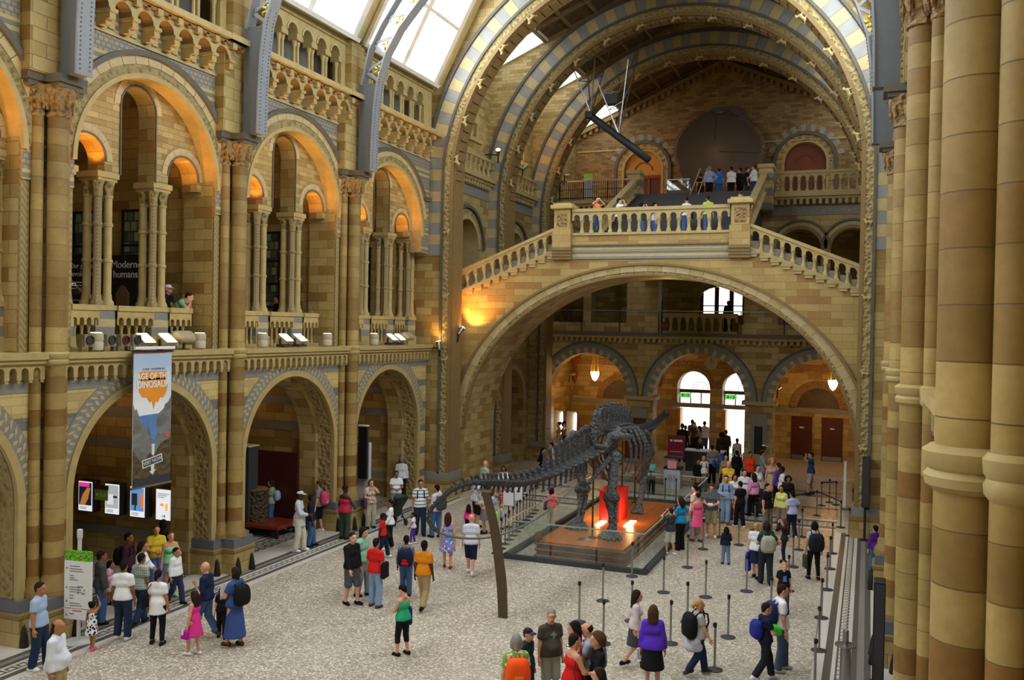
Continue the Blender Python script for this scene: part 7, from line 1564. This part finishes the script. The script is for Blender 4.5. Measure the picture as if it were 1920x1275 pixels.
backpack(I, 'blue backpack on the boy with the green jumper', '27308a', sz=.9)
blob(I, 'jumper', 'bright green jumper bundled in the arms of the boy in navy', 'jumper', '3fc63a')
I = person(5.00, 18.55, 1.54, 59, 'woman in light grey top with a jumper tied at her waist, walking right', top='tee:b6b8bc', bot='jean:26304a', hair='pony:blond', fem=1, fat=1.15, legs='w', arms='bf', shoe='dgrey')
backpack(I, 'large black backpack on the woman walking right', 'black', sz=1.25)
blob(I, 'jumper', 'pale lilac jumper tied round the waist of the walking woman', 'jumper', 'c4c4d2', (-.05, -.12, .78), 2.)
held(I, 'papers', 'folded cream leaflet in the hand of the walking woman', 'papers', .2, .04, .02, 'cream', (.0, .05, -.1), hand=1)
I = person(4.34, 17.31, 1.68, -11, 'woman in violet blouse and black skirt seen from behind, foreground', top='shirt:5b34c8', bot='skirt:black', hair='long:brown', fem=1, fat=1.25, sk='l', legs='n')
held(I, 'papers', 'pale papers in the left hand of the woman in violet', 'papers', .12, .2, .01, 'lgrey', (0, .03, -.14), hand=-1)
I = person(3.72, 18.48, 1.59, 69, 'girl with very long brown hair walking behind the violet blouse', top='shirt:d8c8cc', bot='skirt:dgrey', hair='vlong:dbrown', fem=1, legs='w')
I = person(2.67, 16.07, 1.74, 134, 'grey-haired man with glasses in dark brown T-shirt with a pale arrow', top='tee:4a443c', bot='short:a8a49c', hair='short:grey', fat=1.15, look=(20,-5))
mark(I, 'arrow')
glasses(I, 'thin spectacles worn by the man in the arrow T-shirt')
I = person(2.60, 14.46, 1.75, -31, 'grey-haired woman in green patterned dress with an orange bag', top='dress:7fb24a*floral*e6ecd8', bot='', hair='bob:grey', fem=1, fat=1.12)
backpack(I, 'orange and red rucksack of the grey-haired woman', 'ff5a20', 'ff8a1a', sz=1.05)
I = person(2.39, 15.58, 1.49, 99, 'boy in navy baseball cap in the foreground group', top='tee:2a3038', bot='jean:ddenim', hair='short:brown+cap:1c2444')
I = person(3.32, 15.54, 1.75, -111, 'woman with long black hair in black and white stripes, foreground group', top='tee:1a1a20*fine*e8e8ec', bot='jean:ddenim', hair='vlong:black', fem=1)
glasses(I, 'sunglasses pushed up on the hair of the striped-top woman', .075)
I = person(3.55, 15.59, 1.74, -101, 'balding man in pale blue-grey shirt bending his head, foreground group', top='tee:9aa6bc', bot='jean:2c3038', hair='fringe:dbrown', sk='l', fat=1.12, arms='wd', look=(0,-20))
backpack(I, 'grey backpack on the balding man of the foreground group', '5c6470')
I = person(3.47, 14.95, 1.73, 39, 'woman with short dark hair in a red vest, foreground group', top='tank:d82020', bot='short:ldenim', hair='short:dbrown', sk='l', fem=1, fat=1.1, arms='mw')
handbag(I, 'brown strap bag of the woman in the red vest', 'brown', 1, .85)
I = person(3.85, 15.16, 1.74, -121, 'person with curly brown hair in a black printed T-shirt, foreground group', top='tee:black', bot='jean:black', hair='curly:brown', arms='wd')
mark(I, 'back')
I = person(4.23, 13.95, 1.60, -111, 'dark haired person whose head just enters the bottom edge', top='tee:dgrey', bot='jean:black', hair='bob:dbrown')
I = person(-1.09, 48.62, 2.05, -21, 'dark silhouette of a man in black at the left entrance door', top='shirt:black', bot='jean:black', hair='short:black')
I = person(-1.25, 50.35, 1.78, -1, 'man in dark green top near the left entrance door', top='tee:2e3a1e', bot='jean:black', hair='short:black')
I = person(-1.22, 52.32, 1.93, -21, 'man in grey shirt silhouetted in the left doorway', top='tee:6a6a72', bot='jean:black', hair='short:black')
I = person(-0.99, 51.70, 1.85, 159, 'short-haired person between the figures in the left doorway', top='tee:40404a', bot='jean:black', hair='short:black')
I = person(-0.40, 49.89, 1.84, -111, 'woman in pale brown top and dark skirt by the left doorway', top='shirt:8a7668', bot='skirt:black', hair='long:black', fem=1)
I = person(-0.47, 51.99, 1.91, -21, 'person in white top in the right half of the left doorway', top='tee:c8c8d0', bot='jean:dgrey', hair='short:black')
I = person(0.13, 46.37, 1.66, 69, 'woman with long dark hair and a bag before the entrance desk', top='shirt:black', bot='leg:black', hair='vlong:black', fem=1)
handbag(I, 'black bag on the long-haired woman before the entrance desk', 'black', 1, .95)
I = person(1.19, 47.34, 1.84, -21, 'person in dark brown coat left of the right doorway', top='coat:2e2a24', bot='jean:black', hair='curly:black')
I = person(1.11, 49.38, 1.75, -11, 'tall dark figure behind the brown coat at the right doorway', top='shirt:3a2c28', bot='jean:black', hair='short:black')
I = person(2.01, 46.99, 1.62, 159, 'man in pale shirt standing in the bright right doorway', top='tee:c2baa8', bot='jean:dgrey', hair='short:black', sk='d')
I = person(8.42, 28.67, 1.41, -21, 'person in purple top half hidden behind the right pier', top='shirt:5a2a8a', bot='jean:denim', hair='short:black')
I = person(-9.85, 16.30, 1.72, 95, 'dark-skinned man in striped top taking a photo from the gallery, left of the colonnettes', top='tank:d8d0dc*fine*8a7a90', bot='jean:grey', hair='short:black', sk='d', arms='cc', z=6.28)
held(I, 'camera', 'pale camera held by the man in the striped top on the gallery', 'camera', .12, .07, .05, 'lgrey', (0, .06, 0))
I = person(-10.10, 20.00, 1.75, 80, 'man in white cap and black T-shirt on the gallery behind the leaning man', top='tee:black', bot='jean:black', hair='short:grey+cap:white', z=6.28)
mark(I, 'ring')
I = person(-10.50, 20.30, 1.75, 80, 'person in bright blue top behind the white cap on the gallery', top='shirt:3a9ac8', bot='jean:black', hair='short:black', sk='t', z=6.28)
I = person(-9.72, 19.72, 1.72, 60, 'man in pale green T-shirt leaning on the gallery rail with chin on hand', top='tee:7fa88a', bot='jean:ddenim', hair='short:dbrown', arms='rm', lean=.75, z=6.28)
I = person(-10.20, 25.20, 1.65, 200, 'dark-haired woman in black and white deep in the middle gallery bay', top='tee:black', bot='lskirt:e8e8ee', hair='bob:black', fem=1, z=6.28)
I = person(-2.33, 35.75, 1.63, 149, 'woman in orange vest taking a photo from the bridge landing', top='tank:coral', bot='jean:denim', hair='bob:dbrown', arms='cc', fem=1, z=10.78)
held(I, 'camera', 'pale camera held by the woman in the orange vest', 'camera', .12, .07, .05, 'lgrey', (0, .06, 0))
I = person(-1.52, 36.10, 1.60, 60, 'short-haired man in white T-shirt photographing on the landing', top='tee:white', bot='jean:dgrey', hair='short:dbrown', arms='cc', z=10.78)
held(I, 'camera', 'camera in the hands of the man in white on the landing', 'camera', .12, .07, .05, 'dgrey', (0, .06, 0))
I = person(-0.83, 37.20, 1.55, 60, 'woman with dark hair in dark green crouching on the landing', top='tee:2a4a30', bot='jean:denim', hair='bob:black', arms='cc', fem=1, z=10.78)
I = person(-0.33, 37.30, 1.55, 60, 'dark-haired person in pale lilac top low on the landing', top='tee:d0d2ea', bot='jean:denim', hair='short:black', z=10.78)
I = person(0.71, 39.00, 1.62, -21, 'woman with red-brown hair in white blouse seen from behind on the landing', top='shirt:e8e6ee', bot='jean:denim', hair='bun:red', fem=1, fat=1.15, z=11.13)
handbag(I, 'thin dark strap bag of the white-bloused woman on the landing', 'black', 1, .9, .1, .08)
I = person(1.62, 39.00, 1.66, -21, 'man in lime green polo seen from behind on the landing', top='tee:lime', bot='jean:denim', hair='short:dbrown', fat=1.08, z=11.13)
I = person(2.80, 40.00, 1.45, 159, 'girl in dark dress with yellow headband raising a camera on the upper stair', top='sdress:3a3a44', bot='', hair='bun:blond', arms='cc', fem=1, z=11.50)
held(I, 'camera', 'bright yellow camera raised on the upper stair', 'camera', .12, .08, .05, 'yellow', (0, .07, 0))
I = person(-0.49, 49.20, 1.60, -21, 'person in black left of the blue-shirted man before the tree slice', top='tee:black', bot='jean:black', hair='short:dbrown', z=13.90)
I = person(0.16, 48.00, 1.78, -21, 'grey-haired man in pale blue shirt before the tree slice', top='shirt:a8b8e8', bot='jean:black', hair='short:grey', arms='dh', z=13.90)
I = person(0.63, 48.20, 1.66, -11, 'man in bright blue T-shirt before the tree slice', top='tee:2f7ad8', bot='jean:denim', hair='short:dbrown', fat=1.15, z=13.90)
I = person(1.29, 48.00, 1.68, -31, 'person in loose white T-shirt before the tree slice', top='tee:f0f0f4', bot='capri:black', hair='short:black', fat=1.25, z=13.90)
I = person(1.59, 49.20, 1.82, -51, 'man in black suit before the tree slice', top='coat:17171a', bot='jean:black', hair='short:dbrown', z=13.90)
I = person(2.02, 48.40, 1.68, 69, 'man in black T-shirt and jeans facing the white shirt on the end gallery', top='tee:black', bot='jean:ddenim', hair='short:dbrown', arms='wd', z=13.90)
I = person(2.41, 48.30, 1.78, -71, 'man in white shirt at the head of the upper stair', top='shirt:f2f2f6', bot='jean:2f4a7c', hair='short:brown', arms='wd', z=13.90)
I = person(1.20, 48.60, 1.75, -21, 'dark silhouette of a man at the entrance gallery window', top='shirt:1c1c20', bot='jean:black', hair='short:black', z=6.90)
I = person(-2.30, 48.20, 1.70, -111, 'dim figure at the left of the entrance gallery windows', top='shirt:30343c', bot='jean:black', hair='short:black', z=6.90)
I = person(-7.30, 28.45, 0.62, 60, 'child sitting in the dark pushchair', top='tee:7fae8a', bot='jean:denim', hair='short:brown', sit=True, z=0.22)
# ------------------------------------------------------------------ queue posts
def make_post():
    r = empty('queue_post'); b = MB(); b.lathe([(.17, 0), (.17, .015), (.06, .035), (.04, .05)], 0, 0, 20); b.build('base', DGREY, r, SA)
    b = MB(); b.lathe([(.026, .03), (.026, .93)], 0, 0, 12); b.build('post', STEEL, r, SA); b = MB(); b.lathe([(.028, .88), (.032, .9), (.032, .98), (.026, .985)], 0, 0, 12); b.box(-.02, .02, -.045, .0, .9, .97); b.build('belt_head', BLACK, r, SA); return r
ORDN = ['nearest', 'second nearest', 'third nearest', 'fourth nearest', 'fifth nearest', 'sixth nearest', 'seventh nearest', 'eighth nearest', 'ninth nearest', 'tenth nearest', 'eleventh nearest', 'twelfth nearest']
LINES = [('the line of queue posts in front of the glass barrier corner', [(1.98, 25.24), (1.86, 22.62), (1.81, 20.73)]),
 ('the pair of queue posts left of the girl with long hair', [(2.94, 21.34), (2.74, 19.54)]),
 ('the line of queue posts starting beside the pink dress', [(3.14, 24.05), (3.25, 26.92), (3.29, 29.39), (3.51, 31.4)]),
 ('the middle line of queue posts passing the small boy', [(4.12, 20.17), (4.19, 21.83), (4.25, 24.1), (4.27, 30.5), (4.49, 33.07)]),
 ('the line of three queue posts left of the royal blue bag', [(5.28, 18.99), (5.25, 21.15), (5.18, 25.12)]),
 ('the second line of queue posts from the right', [(6.0, 23.2), (6.22, 25.66), (6.14, 28.37), (6.15, 30.7), (6.12, 32.68), (6.39, 36.77)]),
 ('the rightmost line of queue posts beside the floor border', [(7.26, 18.84), (7.23, 21.11), (7.17, 23.56), (7.19, 26.23), (7.18, 28.6), (7.17, 30.65), (7.62, 33.62), (7.31, 34.94)]),
 ('the belted queue posts by the far right doors', [(6.46, 39.04), (7.0, 39.47), (6.73, 39.9)]),
 ('the row of posts between the skeleton and the entrance', [(-.23, 36.9), (.47, 36.9), (.9, 37.0), (1.5, 37.4)]),
 ('the row of posts along the left glass barrier', [(-2.5-.11*j, 26+.62*j) for j in range(12)])]
qp = make_post(); f = 1; POSTS = {}
for li, (nm, pts) in enumerate(LINES):
    for i, p in enumerate(sorted(pts, key=lambda p: p[1])):
        o = qp if f else copy_tree(qp); f = 0; o.location = (p[0], p[1], 0); o.rotation_euler = (0, 0, random.uniform(-3, 3)); POSTS[(li, i)] = p
        tag(o, '%s in %s' % (ORDN[i], nm), 'post', 'retractable belt queue posts')
NAVYB = plain('navy_belt', hexc('2a3358'), .7, var=.1)
def belt(a, c, lab, z=.94, sag=.0):
    b = MB(); n = 6; P = [Vector((a[0], a[1], z)).lerp(Vector((c[0], c[1], z)), k/n)-Vector((0, 0, sag*sin(pi*k/n))) for k in range(n+1)]
    for p, q in zip(P, P[1:]): b.bar(p, q, .008, .05)
    tag(b.build('queue_belt', NAVYB), lab, 'belt', 'queue belts')
belt((7.26, 18.84), (7.23, 21.11), 'belt between the two nearest posts of the rightmost queue line', .94, .02)
belt((7.23, 21.11), (7.17, 23.56), 'belt between the second and third posts of the rightmost queue line', .94, .02)
belt((6.39, 36.77), (7.31, 34.94), 'navy belt crossing the tan floor at the far right of the queue')
belt((6.46, 39.04), (7.0, 39.47), 'short belt by the far right doors')
belt((4.49, 33.07), (6.39, 36.77), 'navy belt running behind the blue polo shirt')
